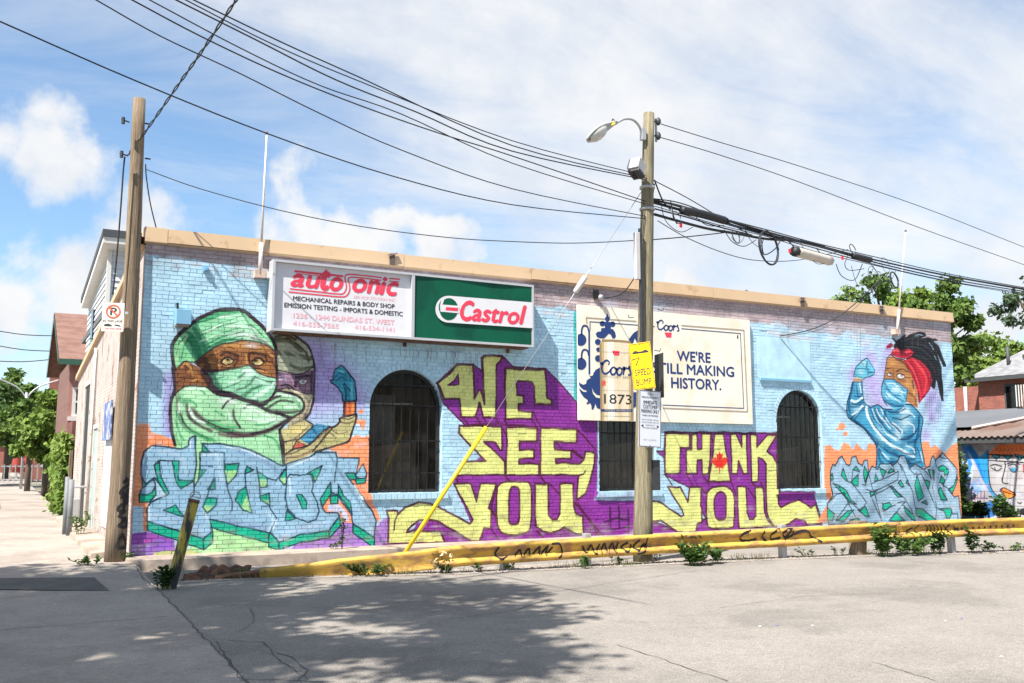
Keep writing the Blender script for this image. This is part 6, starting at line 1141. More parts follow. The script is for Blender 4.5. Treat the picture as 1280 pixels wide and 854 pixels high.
a = at2(795, 210, -.16); bx = tag(empty('camera_box', tuple(Vector(a) + B2), .5), 'grey box with dark face bracketed to the lamp pole', 'equipment box'); bx.rotation_euler = (0, .45, .4)
MB().box((-.13, -.13, -.10), (.10, .10, .12)).build('case', mat('pale_case', (.5, .48, .47), .6, .1, 5), bx, bevel=.012); MB().box((-.10, -.148, -.16), (.13, .08, -.104)).build('dark_face', M_DKMETAL, bx, bevel=.01); MB().tube([(.08, .04, .05), (.2, .06, .1)], .012, 6).build('bracket_arm', M_DKMETAL, bx)
cb = tag(empty('riser_box', tuple(Vector(at2(797, 320, -.14)) + B2)), 'narrow pale conduit box with black cables on the lamp pole', 'cable box')
MB().box((-.05, -.03, -.42), (.04, .05, .42)).build('cover', mat('pale_case', (.5, .48, .47), .6), cb, bevel=.01); MB().box((.05, -.02, -2.4), (.085, .04, .5)).build('riser_guard', M_DKMETAL, cb)
for k, (px, py) in enumerate(((795, 366), (822, 387), (792, 397), (818, 438))): a = at2(px, py, -.12); MB().tube([a, (a[0] + (.12 if px > 806 else -.1), a[1], a[2] - .01), (a[0] + (.13 if px > 806 else -.11), a[1], a[2] + .04)], .008, 6).build('step_peg', M_DKMETAL, P2)
for py in (235, 262): 
    a = Vector(at2(809, py)); MB().tube([tuple(a - Vector((0, 0, .02))), tuple(a + Vector((0, 0, .02)))], .138, 18).build('strap', M_GALV, P2, True)
MB().box(at2(816, 575, -.165), at2(824, 613, -.13)).build('pole_notice_back', M_DKMETAL, P2)
scribble(P2, (0, 0), [[(.0, 1.6), (.04, 1.68), (.07, 1.62)], [(.02, 1.62), (.05, 1.56)]], .05, flat((206, 84, 60), 'orange_sticker'), .3, .152, 'old_sticker'); scribble(P2, (0, 0), [[(.0, 1.12), (.03, 1.02), (.01, .96)]], .05, flat((130, 150, 180), 'blue_smear'), .2, .156, 'old_sticker')
# ---- plates on the pole
def plate_sign(name, px, py, dy, yaw, roll, w, h, face, label, cat='sign'):
    q = W(px, py, -3.04 + dy); s_ = tag(empty(name, tuple(q), yaw), label, cat); s_.rotation_euler = (0, roll, yaw)
    pl = MB().box((-w/2, -.003, -h/2), (w/2, .003, h/2)).build('plate', face, s_, bevel=.0025); return s_, pl
ys, yp = plate_sign('speed_sign', 802.5, 457.5, -.24, math.radians(-44), math.radians(-6), .37, .80, flat((246, 204, 6), 'traffic_yellow', .45), 'yellow speed bump warning sign with black symbol on the lamp pole')
yy = -.0065
def yl_text(t, x0, x1, z0, z1, b=.006): link('lettering', text_mesh(t, x0, x1, z0, z1, yy, b), yp, M_INK)
yl_text('SPEED', -.135, .135, -.16, -.05); yl_text('BUMP', -.13, .13, -.33, -.22)
def frame_line(pl, w, h, t, m_, y=-.0065):
    for a, b in (((-w/2, h/2), (w/2, h/2)), ((-w/2, -h/2), (w/2, -h/2)), ((-w/2, -h/2), (-w/2, h/2)), ((w/2, -h/2), (w/2, h/2))): MB().ribbon([a, b], t, y).build('border', m_, pl)
frame_line(yp, .345, .77, .008, M_INK)
MB().add([(-.14, yy, .22), (.14, yy, .22), (.14, yy, .24), (.09, yy, .275), (.03, yy, .25), (-.03, yy, .25), (-.09, yy, .275), (-.14, yy, .24)], [(0, 1, 2, 3, 4, 5, 6, 7)]).build('bump_symbol', M_INK, yp)
MB().ribbon([(-.16, .12), (-.03, .15), (-.1, .02)], .018, yy).ribbon([(-.02, .14), (.02, .0), (0, -.1)], .008, yy).build('scrawl', M_SPRAYP, yp)
ws, wp = plate_sign('notice_sign', 812.5, 523.5, -.26, math.radians(4), math.radians(2), .49, .965, flat((218, 220, 226), 'notice_white', .45), 'white private parking notice in black capitals on the lamp pole')
frame_line(wp, .47, .945, .012, M_INK)
for t, x, z0, z1, b in (('LCBO', .06, .40, .43, 0), ('PRIVATE PROPERTY', .19, .345, .375, .004), ('IMMEDIATE', .15, .245, .305, .012), ('CUSTOMER', .16, .17, .23, .012), ('PARKING ONLY', .195, .095, .155, .012), ('WHILE ON PREMISES', .18, .04, .065, .002), ('UNAUTHORIZED VEHICLES', .19, -.03, -.008, 0), ('WILL BE TAGGED AND / OR', .19, -.075, -.052, 0), ('TOWED AWAY AT', .11, -.125, -.10, 0), ("OWNER'S EXPENSE", .16, -.17, -.147, 0), ('BY-LAW', .14, -.37, -.345, 0)):
    link('lettering', text_mesh(t, -x, x, z0, z1, -.0065, b), wp, M_INK if z0 > -.2 else M_SEPIA)
for s_ in (-1, 1): MB().add([(s_ * .2, -.0065, -.125), (s_ * .15, -.0065, -.10), (s_ * .15, -.0065, -.15)], [(0, 1, 2) if s_ < 0 else (0, 2, 1)][:1]).build('arrow', M_INK, wp)
for pl, hh in ((yp, .37), (wp, .455)):
    for z in (hh, -hh): MB().tube([(0, -.012, z), (0, .2, z)], .008, 6).build('bolt', M_DKMETAL, pl)
bk = plate_sign('sign_back', 824, 470, -.02, math.radians(75), 0, .40, .78, M_DKMETAL, 'dark back of a plate turned away on the lamp pole')

# ---- wires
def wire(name, pts, r, material, label, cat='cable', group=None, n=5, sides=6):
    o = MB().tube(catmull(pts, n, closed=False), r, sides).build(name, material, None, True); return tag(o, label, cat, group)
DL = (-.955, -.296)
left = [([(797, 271), (640, 256), (490, 220), (334, 167), (167, 100), (0, 27)], .013, 'lone black cable leaving the lamp pole lowest towards the alley side'),
        ([(797, 268), (640, 236), (500, 187), (400, 142), (300, 92), (200, 45), (120, 0)], .012, 'black cable second lowest of the fan from the lamp pole'),
        ([(793, 248), (640, 195), (550, 167), (450, 132), (350, 92), (250, 45), (165, 0)], .014, None), ([(795, 252), (640, 204), (500, 142), (400, 107), (300, 60), (187, 0)], .012, None),
        ([(788, 219), (640, 189), (520, 140), (420, 100), (320, 50), (220, 0)], .015, None), ([(788, 214), (640, 176), (450, 102), (340, 55), (232, 0)], .012, None), ([(788, 217), (640, 182), (450, 97), (350, 52), (242, 0)], .014, None)]
for pts, r, lab in left:
    P = [V(px, py, tuple(B2 + Vector((0, -.1, 0))), DL) for px, py in pts]; e = P[-1] - P[-2]; s_ = P[0]; P[0] = Vector((s_.x, s_.y, s_.z))
    ax_ = B2 + d2 * (s_.z / d2.z); P[0] = Vector((ax_.x - .1, ax_.y - .08, s_.z))
    hz = math.hypot(e.x, e.y); E0 = P[-1]; st_ = (P[-1] - P[-2]).length
    P += [E0 + Vector((e.x / hz * k * st_, e.y / hz * k * st_, e.z / hz * (k * st_ - .012 * (k * st_) ** 2))) for k in range(1, max(3, int(14 / st_)))]
    wire('overhead_cable', P, r * .62, M_CABLE, lab or 'black cable in the upper bunch fanning from the lamp pole', 'cable', None if lab else 'cables in the upper bunch from the lamp pole')
DR = (.98, .19)
for pts, r, lab in (([(826, 155), (900, 178), (1000, 208), (1150, 258), (1280, 309)], .011, 'upper thin power line leaving the lamp pole top insulator'), ([(826, 172), (900, 194), (1000, 228), (1150, 285), (1280, 331)], .011, 'lower thin power line leaving the lamp pole insulator')):
    P = [V(px, py, tuple(B2), DR) for px, py in pts]; e = P[-1] - P[-2]; P += [P[-1] + e * 1.5, P[-1] + e * 4]; wire('power_line', P, r * .75, M_CABLE, lab, 'power line')
bun = [(816, 249), (850, 258), (900, 273), (960, 290), (1020, 306), (1090, 323), (1180, 344), (1280, 361)]
def strand(o, jit, seed):
    r = random.Random(seed); P = [V(px, py + o + r.uniform(-jit, jit), tuple(B2), DR) + Vector((0, r.uniform(-.03, .03), 0)) for px, py in bun]; e = P[-1] - P[-2]; return P + [P[-1] + e, P[-1] + e * 4]
bt = tag(empty('cable_bundle', tuple(B2)), 'thick lashed bundle of black telephone cables with hanging coils and boxes', 'cable bundle')
def bpart(name, pts, r, m_, n=5, sides=7): return MB().tube(catmull([tuple(Vector(p) - B2) for p in pts], n, closed=False), r, sides).build(name, m_, bt, True)
for k, (o, r) in enumerate(((0, .020), (3.4, .016), (-2.4, .011), (5.6, .012), (1.4, .017), (7.5, .008))): bpart('strand', strand(o, 1.3, k), r, M_CABLE if k != 3 else M_CABLE2)
bp_ = lambda px, py, dy=0.0: V(px, py, tuple(B2 + Vector((0, dy, 0))), DR)
bpart('low_strand', [bp_(818, 268), bp_(850, 277), bp_(885, 286), bp_(920, 292), bp_(960, 299), bp_(1000, 301), bp_(1030, 308)], .026, M_CABLE); bpart('low_strand', [bp_(818, 261), bp_(860, 272), bp_(900, 284), bp_(940, 294)], .014, M_CABLE)
bpart('splice_closure', [bp_(853, 263, -.06), bp_(855, 263.5, -.06), bp_(878, 268, -.06), bp_(903, 275, -.06), bp_(906, 276, -.06)], [.05, .085] + [.085] * 18 + [.05] if False else .08, M_CABLE)
bpart('amplifier_box', [bp_(994, 314.5, -.05), bp_(1038, 326.5, -.05)], .105, mat('cast_aluminium', (.55, .49, .42), .5, .1, 6, metal=.2), sides=6); bpart('amplifier_end', [bp_(992, 314, -.05), bp_(996, 315, -.05)], .108, M_CABLE)
bpart('splice_closure', [bp_(1067, 320, -.06), bp_(1088, 325, -.06)], .07, M_CABLE)
def coil(px, py, rpx, r, turns=2):
    c = bp_(px, py, -.08); q = bp_(px, py + rpx, -.08); R = (c - q).length; pts = []
    for i in range(22 * turns): a = 2 * math.pi * i / 22; pts.append(c + Vector((DR[0] * R * math.cos(a) * .95, DR[1] * R * math.cos(a) + .04 * math.sin(i * .3), R * math.sin(a))))
    bpart('coil', pts, r, M_CABLE, 2)
coil(961, 310, 21, .018, 3); coil(1118, 350, 10, .016, 2); coil(920, 296, 8, .007, 2); coil(1066, 312, 7, .01, 1); coil(1092, 346, 13, .006, 1); coil(1107, 332, 10, .005, 1); coil(846, 272, 8, .008, 1)
for pts, r in (([(1045, 330), (1052, 345), (1068, 350), (1078, 330)], .009), ([(1064, 332), (1072, 356), (1085, 352), (1094, 326)], .006), ([(905, 287), (915, 302), (930, 308), (945, 300)], .008), ([(952, 300), (955, 318), (968, 312), (975, 302)], .012), ([(975, 294), (988, 304), (996, 313)], .012), ([(838, 250), (842, 270), (846, 280)], .01), ([(818, 225), (828, 250), (838, 262)], .014), ([(818, 230), (812, 275), (806, 330)], .012), ([(870, 272), (885, 282), (905, 282)], .008), ([(1020, 310), (1030, 322), (1040, 330)], .01), ([(930, 283), (938, 300), (950, 309), (955, 297)], .006), ([(925, 282), (930, 296), (922, 305), (914, 296)], .005), ([(1000, 303), (1010, 318), (1022, 330), (1040, 327)], .006), ([(1062, 316), (1056, 330), (1062, 338), (1080, 336)], .008), ([(1085, 325), (1100, 345), (1112, 352), (1120, 338)], .006), ([(826, 252), (832, 276), (850, 290), (866, 284)], .007)):
    bpart('jumper', [bp_(px, py, -.05) for px, py in pts], r, M_CABLE, 6)
for px, py in ((851, 281), (987, 313), (1053, 322)): c = bp_(px, py, -.08) - B2; MB().box((c.x - .022, c.y - .015, c.z - .05), (c.x + .022, c.y + .015, c.z + .03)).build('red_tag', flat((206, 50, 56), 'tag_red'), bt)
# drops to the building
a = bp_(1108, 341); b = W(975, 420, -.03)
P = [a.lerp(b, t) + Vector((0, 0, -.35 * math.sin(math.pi * t))) for t in np.linspace(0, 1, 9)]; P[-1] = Vector((b.x, -.02, b.z))
wire('service_drop', P, .014, M_CABLE, 'black service cable curving from the bundle down to the plastered patch')
P = [q + Vector((.05, -.03, -.06 * math.sin(math.pi * i / 8))) for i, q in enumerate(P)]; wire('service_drop', P[:8] + [Vector((b.x + .2, -.02, b.z - .02))], .006, M_CABLE2, 'thin companion wire beside the black service cable')
dd = (Vector((7.76, -3.04, 0)) - Vector((-.2, -.1, 0))); dn = (dd.x, dd.y)
P = [V(px, py, (-.05, -.2, 0), dn) for px, py in ((183, 212), (250, 236), (350, 263), (450, 283), (560, 297), (640, 302), (720, 304), (806, 300))]; wire('overhead_cable', P, .008, M_CABLE, 'sagging black wire strung between the two wooden poles')
P = [bp_(px, py) for px, py in ((812, 300), (860, 296), (905, 291))]; wire('overhead_cable', P, .011, M_CABLE, 'short wire from the lamp pole up to the bundle')
P = [bp_(px, py) for px, py in ((816, 225), (860, 248), (905, 275), (935, 292))]; wire('overhead_cable', P, .009, M_CABLE, 'slack wire running down beside the splice closure'); P = [bp_(px, py, .3) for px, py in ((822, 276), (860, 298), (910, 318), (950, 326), (1000, 325), (1060, 312))]; wire('overhead_cable', P, .008, M_CABLE, 'slack thin wire hanging below the cable bundle')
tw = [V(px, py, (-.2, -.15, 0), (.06, -1)) for px, py in ((160, 194), (185, 160), (220, 110), (255, 60), (295, 0))]; tw = [Vector(q) for q in catmull([tuple(q) for q in tw], 12, closed=False)]; e = tw[-1] - tw[-6]; tw += [tw[-1] + e * k for k in range(1, 8)]
t0 = tag(empty('twisted_cable', tuple(tw[0])), 'twisted pair of black cables rising from the alley pole over the lane', 'cable')
for ph in (0, math.pi): MB().tube([tuple(q - tw[0] + Vector((.014 * math.cos(i * .9 + ph), 0, .014 * math.sin(i * .9 + ph)))) for i, q in enumerate(tw)], .010, 6).build('strand', M_CABLE, t0, True)
P = [W(px, py, -.2) for px, py in ((156, 196), (154, 215), (152, 245), (149, 285), (145, 330), (141, 368))]; wire('overhead_cable', P, .013, M_CABLE, 'twisted black cable hanging down beside the alley pole')
P = [W(px, py, yy_) for (px, py), yy_ in zip(((182, 205), (183, 222), (188, 255), (196, 288)), (-.15, -.1, -.05, -.04))]; wire('overhead_cable', P, .010, M_CABLE, 'thin cable dropping from the alley pole to the parapet corner')
P = [W(px, py, yy_) for (px, py), yy_ in zip(((806, 300), (800, 330), (790, 352), (776, 368), (757, 373)), (-3.0, -2.2, -1.4, -.6, -.05))]; wire('service_drop', P, .012, M_CABLE, 'black cable from the lamp pole down to the wall lamp')
# guy wire with its yellow guard
ga = G(497, 702); gt = Vector(at2(803, 238)) + B2; gd = gt - ga
gw = tag(empty('guy_wire', tuple(ga)), 'steel guy wire with bright yellow guard tube slanting before the mural', 'guy wire')
def gpt(px):                                    # parameter along the guy where it is seen at column px
    lo, hi = 0.0, 1.0
    for _ in range(30):
        m = (lo + hi) / 2; q = np.array(ga + gd * m) - CAM; x = CX0 + FPX * (q @ R_) / (q @ F_); lo, hi = (m, hi) if x < px else (lo, m)
    return lo
tg = gpt(608); MB().tube([(0, 0, -.05), tuple(gd * tg)], .038, 10).build('yellow_guard', mat('guard_yellow', (.78, .56, .02), .4, .08, 5, second=(.6, .4, .03), amount=.2, sscale=6), gw, True)
MB().tube([tuple(gd * tg * .98), tuple(gd)], .007, 6).build('steel_wire', M_STEEL, gw, True)
ti = gpt(727); MB().tube([tuple(gd * (ti - .03)), tuple(gd * (ti - .025)), tuple(gd * (ti + .015)), tuple(gd * (ti + .02))], [.015, .05, .05, .015], 8).build('turnbuckle', mat('pale_insulator', (.6, .58, .55), .4), gw, True)
# ------------------------------------------------------------------ guard rail
M_YEL = mat('rail_yellow', (.56, .34, .06), .65, .2, 3, .3, 30, second=(.34, .18, .07), amount=.40, sscale=5, stretch=(.6, .6, 1.6)); M_YELPALE = mat('rail_sunbleached', (.72, .58, .33), .65, .1, 3, second=(.5, .3, .16), amount=.3, sscale=4)
RZ = [.10, .25, .41, .475, .515, .56, .61, .625, .66, .70]
PROF = [(.012, .0), (-.03, -.001), (-.066, -.010), (-.083, -.026), (-.083, -.045), (-.068, -.075), (-.035, -.125), (-.018, -.160), (-.016, -.180), (-.030, -.200), (-.066, -.222), (-.083, -.238), (-.083, -.262), (-.068, -.284), (-.03, -.306), (.012, -.31)]
def rail_at(x):
    for (a, za), (b, zb) in zip(zip(RAILP[:-1], RZ[:-1]), zip(RAILP[1:], RZ[1:])):
        if x <= b[0] or b is RAILP[-1]:
            t = (x - a[0]) / (b[0] - a[0]); d = Vector((b[0]-a[0], b[1]-a[1], 0)).normalized(); return Vector((x, a[1] + (b[1]-a[1])*t, za + (zb-za)*t)), d
rail = tag(empty('guard_rail', (0, 0, 0)), 'long dented yellow highway guard rail along the lot edge', 'guard rail')
FLATP = [(.01, .0), (-.04, -.002), (-.062, -.012), (-.066, -.03), (-.058, -.08), (-.046, -.14), (-.036, -.20), (-.034, -.25), (-.05, -.275), (-.052, -.29), (.0, -.30)]
def beam(x0, x1, dz=0.0, dent=0.0, droop=0.0, r=random.Random(4)):
    PR = FLATP if droop > 0 else PROF
    mb = MB(); n = max(4, int((x1 - x0) / .18)); m6 = len(PR)
    for i in range(n + 1):
        x = x0 + (x1 - x0) * i / n; p, d = rail_at(x); nr = Vector((d.y, -d.x, 0)); tw = droop * max(0, (4.3 - x)) / 3
        for o, z in PR:
            j = dent * (math.sin(x * 5.1 + z * 9) + math.sin(x * 13 + z * 21)) * .5; oo = o * math.cos(tw) + z * math.sin(tw) * -.6; zz = z * math.cos(tw) + o * math.sin(tw) * .4
            q = p - nr * 0 + nr * (-(oo) + j) * 1.0 + Vector((0, 0, dz + zz + j * .4)); mb.v.append(tuple(q))
    for i in range(n):
        for k in range(m6 - 1): mb.f.append((i*m6 + k, (i+1)*m6 + k, (i+1)*m6 + k + 1, i*m6 + k + 1))
    o = mb.build('beam', M_YEL, rail, True); so = o.modifiers.new('thickness', 'SOLIDIFY'); so.thickness = .006; return o
for a, b, dz, de, dr in ((1.5, 4.05, -.01, .018, .6), (4.0, 8.3, 0, .004, 0), (8.22, 12.6, .004, .004, 0), (12.52, 17.0, 0, .004, 0), (16.92, 21.3, .004, .003, 0), (21.2, 26.5, 0, .003, 0)): beam(a, b, dz, de, dr)
o_ = beam(.9, 1.56, -.02, .03, .75); o_.data.materials.clear(); o_.data.materials.append(mat('rusty_yellow', (.42, .28, .06), .75, .25, 5, .4, 30, second=(.15, .07, .04), amount=.62, sscale=4)); o_['label'] = 'bent rusty beam stub'
def crumple():
    mb = MB(); n, m6 = 26, 9; r = random.Random(9)
    for i in range(n + 1):
        t = i / n; p = G(228 + t * 84, 725 - t * 6); w = .10 + .26 * math.sin(math.pi * min(1, t * 1.05)) ** .7; lift = .02 + .10 * math.sin(math.pi * t * .95) ** 2 + .12 * max(0, t - .6)
        for k in range(m6):
            u = k / (m6 - 1) - .5; cr = .03 * math.sin(t * 11 + u * 9) + .022 * math.sin(t * 27 - u * 13)
            mb.v.append((p.x + u * .10, p.y + u * w * 1.3, max(.012, lift * (1 - 1.2 * abs(u - .1)) + cr + u * .14)))
    for i in range(n):
        for k in range(m6 - 1): mb.f.append((i*m6 + k, (i+1)*m6 + k, (i+1)*m6 + k + 1, i*m6 + k + 1))
    o = mb.build('crumpled_end', M_RUST, rail, False); o['label'] = 'rusty torn flattened end'; so = o.modifiers.new('thickness', 'SOLIDIFY'); so.thickness = .008
crumple()
mbp = MB(); r_ = random.Random(2)
for k in range(16):                                # torn flaps where the beam was hit
    p, d = rail_at(3.95 + r_.uniform(-.12, .22)); q = p + Vector((r_.uniform(-.05, .05), -.09 + r_.uniform(-.03, .02), -.04 - r_.uniform(0, .24))); e = lambda: Vector((r_.uniform(-.09, .09), r_.uniform(-.05, .02), r_.uniform(-.07, .07)))
    mbp.add([tuple(q), tuple(q + e()), tuple(q + e()), tuple(q + e())], [(0, 1, 2), (0, 2, 3)])
mbp.build('torn_metal', M_YELPALE, rail)
for px, wood_, hgt in ((728, False, .07), (985, False, .06), (1086, True, .05), (1188, False, .0), (620, False, -.06)):
    x = V(px, 690, (RAILP[3][0], RAILP[3][1] + .1, 0), (RAILP[6][0] - RAILP[3][0], RAILP[6][1] - RAILP[3][1])).x
    p, d = rail_at(x); y = p.y + (.13 if wood_ else .10); w = .11 if wood_ else .055
    mb = MB(); tl_ = .05 if px in (1086, 1188) else 0
    mb.add([(x - w - tl_ * (-1 if px == 1188 else 1), y - w, -.05), (x + w - tl_ * (-1 if px == 1188 else 1), y - w, -.05), (x + w - tl_ * (-1 if px == 1188 else 1), y + w, -.05), (x - w - tl_ * (-1 if px == 1188 else 1), y + w, -.05), (x - w, y - w, p.z + hgt), (x + w, y - w, p.z + hgt), (x + w, y + w, p.z + hgt), (x - w, y + w, p.z + hgt)], [(4, 5, 6, 7), (0, 1, 5, 4), (1, 2, 6, 5), (2, 3, 7, 6), (3, 0, 4, 7)])
    mb.build('post', M_POLE1 if wood_ else M_GALV, rail, bevel=.006)
def rail_px(px, py):
    for a, b in zip(RAILP[1:-1], RAILP[2:]):
        d = (b[0]-a[0], b[1]-a[1]); q = V(px, py, (a[0], a[1] - .08, 0), d)
        if a[0] - .01 <= q.x <= b[0] + .01: break
    p, dd = rail_at(q.x); z = q.z - p.z; nr = Vector((dd.y, -dd.x, 0)); o = -.085
    for (o0, z0), (o1, z1) in zip(PROF[:-1], PROF[1:]):
        if z1 <= z <= z0: o = o0 + (o1-o0) * ((z - z0) / (z1 - z0 - 1e-9)); break
    return p + nr * (-o + .013) + Vector((0, 0, min(max(z, -.305), -.01)))
def rail_tag(strokes, wpx, name='graffiti_tag'):
    mb = MB()
    for st in strokes:
        pts = [rail_px(*q) for q in catmull(st, 5, closed=False)]; k = len(mb.v); n = len(pts); w = wpx * .02
        for i, q in enumerate(pts):
            t = (pts[min(i+1, n-1)] - pts[max(i-1, 0)]); nn = Vector((.25, -.97, 0)); s_ = t.cross(nn); s_ = s_.normalized() * w / 2 if s_.length > 1e-6 else Vector((0, 0, w / 2)); mb.v += [tuple(q + s_), tuple(q - s_)]
        for i in range(n-1): mb.f.append((k+2*i, k+2*i+1, k+2*i+3, k+2*i+2))
    return mb.build(name, M_SPRAYP, rail)
rail_tag([[(624, 684), (621, 693), (627, 699), (636, 696)], [(645, 697), (652, 687), (655, 697), (663, 685), (664, 696)], [(668, 694), (676, 683), (677, 695), (686, 682), (684, 695), (692, 684)], [(690, 680), (700, 680), (705, 690), (699, 698)]], 2.0)
rail_tag([[(730, 682), (735, 692), (741, 681), (746, 693), (751, 680)], [(753, 693), (757, 679), (762, 691), (767, 678), (771, 691), (774, 678)], [(786, 678), (779, 684), (785, 690), (791, 684), (790, 680)], [(800, 675), (794, 684), (800, 688), (808, 680), (806, 690), (797, 692)], [(810, 672), (810, 686)]], 2.2)
rail_tag([[(940, 664), (930, 667), (928, 674), (938, 677), (948, 674)], [(957, 663), (955, 670), (960, 677)], [(975, 661), (966, 668), (968, 675), (978, 672)], [(990, 660), (980, 666), (985, 672), (993, 668), (990, 662), (984, 676)], [(994, 668), (1002, 664), (1012, 665), (1018, 672), (1028, 678)]], 2.6)
rail_tag([[(1143, 660), (1136, 665), (1143, 668)], [(1150, 656), (1146, 663), (1153, 669)]] + [[(1158 + 4.5 * k, 656), (1163 + 4.5 * k, 662), (1157 + 4.5 * k, 669)] for k in range(6)] + [[(1189, 656), (1186, 661), (1191, 667)], [(1194, 658), (1201, 664)], [(1194, 665), (1201, 660)]], 1.9)
rail_tag([[(1204 + 7.2 * k, 660.2 - .35 * k), (1206.2 + 7.2 * k, 660.2 - .35 * k)] for k in range(10)], 2.6, 'graffiti_dots')
rail_tag([[(852, 668), (855, 673)], [(862, 672), (868, 671), (872, 674)], [(874, 669), (878, 673)]], 1.2, 'scratches')
# leaning post at the broken end
b0 = G(213, 736); t0_ = W(243, 624, b0.y)
bo = tag(empty('bollard', tuple(b0)), 'leaning steel post in worn yellow and black paint beside the torn rail end', 'bollard'); dv = t0_ - b0
MB().tube([tuple(-dv * .03), tuple(dv)], .074, 16, cap=False).build('tube', mat('worn_yellow_black', (.44, .33, .045), .6, .15, 3, second=(.03, .03, .032), amount=.55, sscale=3.2, stretch=(3, 3, .7)), bo, True)
ax = dv.normalized(); sd = Vector((0, 1, 0)).cross(ax).normalized(); MB().tube([tuple(dv + (sd * math.cos(a) + Vector((0, 1, 0)) * math.sin(a) * .3) * .075 + ax * (.03 + .07 * max(0, math.sin(a)))) for a in np.linspace(0, 2 * math.pi, 18)], .008, 6, cap=False).build('lifting_ring', M_GALV, bo, True)
MB().tube([tuple(dv * .96), tuple(dv * .995)], .078, 16).build('top_plug', M_RUST, bo, True)
# ------------------------------------------------------------------ weeds and leaves
def leaf_mat(name, c1, c2, tr=.3): return mat(name, c1, .65, .3, 1.7, second=c2, amount=.5, sscale=.9, spec=.25, trans=tr)
M_WEED = leaf_mat('weed_green', (.075, .145, .03), (.12, .2, .05)); M_WEEDD = leaf_mat('weed_dark', (.035, .075, .02), (.06, .11, .03))
def leaf(mb, p, d, n, L, w):
    s_ = d.cross(n); s_ = s_.normalized() * w if s_.length > 1e-6 else Vector((w, 0, 0)); m = p + d * (L * .5) + n * (L * .06); e = p + d * L - n * (L * .12); mb.add([tuple(p), tuple(m - s_), tuple(e), tuple(m + s_)], [(0, 1, 2, 3)])
def rvec(r): 
    v = Vector((r.gauss(0, 1), r.gauss(0, 1), r.gauss(0, 1))); return v.normalized()
def weed(loc, h, spread, n, material, label, group=None, name='weed', leafs=.06, seed=0):
    r = random.Random(seed); mb = MB(); st = MB(); ns = max(3, int(n / 14))
    for k in range(ns):
        a = r.uniform(0, 6.28); tip = Vector((math.cos(a) * spread * r.uniform(.2, 1), math.sin(a) * spread * r.uniform(.1, .7), h * r.uniform(.5, 1.05))); base = Vector((math.cos(a) * spread * .25, math.sin(a) * spread * .15, 0)); mid = base.lerp(tip, .5) + Vector((0, 0, h * .12)); st.tube([tuple(base - Vector((0, 0, .02))), tuple(mid), tuple(tip)], [.004, .003, .0015], 4, cap=False)
        for j in range(14):
            t = r.uniform(.15, 1); p = base.lerp(mid, t * 2) if t < .5 else mid.lerp(tip, t * 2 - 1); d = rvec(r); d.z = abs(d.z) * .5 + .1; leaf(mb, p, d.normalized(), (Vector((0, 0, 1)) + rvec(r) * .6).normalized(), leafs * r.uniform(.6, 1.4), leafs * r.uniform(.22, .42))
    o = tag(empty(name, tuple(loc)), label, 'weed', group); mb.build('leaves', material, o); st.build('stems', material, o); return o
def rp(px, py, z=0.0): return G(px, py, z)
for i, (px, py, h, s_, n, m_, lf, lab, grp) in enumerate((
    (203, 737, .30, .22, 190, M_WEEDD, .08, 'dark leafy weed clump at the foot of the leaning post', None), (282, 702, .22, .16, 120, M_WEED, .07, 'small bright weed growing on the kerb above the rusty rail end', None), (300, 722, .16, .12, 60, M_WEED, .05, 'little weed pushing out from under the rusty crumpled metal', None),
    (462, 719, .17, .45, 260, M_WEEDD, .085, 'wide dark weed patch below the drooping bent rail', None), (555, 717, .17, .25, 130, M_WEEDD, .07, 'dark weed tuft under the torn rail joint', None), (600, 715, .14, .22, 70, M_WEED, .05, 'low weeds along the foot of the guard rail', 'low rail weeds'), (636, 713, .12, .2, 60, M_WEED, .05, 'low weeds along the foot of the guard rail', 'low rail weeds'), (730, 711, .26, .12, 90, M_WEED, .06, 'upright weed at the foot of a rail post', None),
    (772, 706, .16, .25, 70, M_WEED, .05, 'low weeds along the foot of the guard rail', 'low rail weeds'), (822, 704, .34, .14, 80, M_WEEDD, .05, 'thin stalky weed just beside the lamp pole foot', None), (870, 707, .34, .36, 420, M_WEED, .10, 'bushy bright green weed spilling under the rail beside the lamp pole', None), (898, 705, .24, .24, 150, M_WEED, .08, 'smaller bright weed next to the bushy one', None),
    (1012, 696, .16, .35, 70, M_WEED, .05, 'low weeds along the foot of the guard rail', 'low rail weeds'), (1048, 695, .16, .3, 70, M_WEED, .05, 'low weeds along the foot of the guard rail', 'low rail weeds'), (1106, 696, .56, .30, 460, M_WEED, .10, 'tall leafy weed climbing over the rail at the wooden post', None), (1138, 694, .36, .62, 620, M_WEED, .09, 'broad green weed bank between wooden and steel rail posts', None), (1172, 693, .42, .26, 260, M_WEEDD, .09, 'dark broad weed leaning on the steel rail post', None),
    (1217, 692, .45, .20, 130, M_WEEDD, .10, 'tall dark broadleaf weed past the last steel post', None), (1236, 691, .18, .25, 90, M_WEEDD, .08, 'flat dark weed past the last steel post', None), (1262, 689, .14, .3, 70, M_WEED, .05, 'low weeds along the foot of the guard rail', 'low rail weeds'), (1276, 688, .16, .3, 70, M_WEED, .05, 'low weeds along the foot of the guard rail', 'low rail weeds'))):
    weed(rp(px, py), h, s_, n, m_, lab, grp, leafs=lf, seed=i)
weed(Vector((-.62, -.35, .10)), .16, .35, 150, M_WEED, 'yellow green grass tuft at the foot of the alley pole', leafs=.06, seed=40); weed(Vector((-.05, -.2, .11)), .15, .10, 60, M_WEED, 'grass wedged between alley pole and kerb', leafs=.05, seed=41)
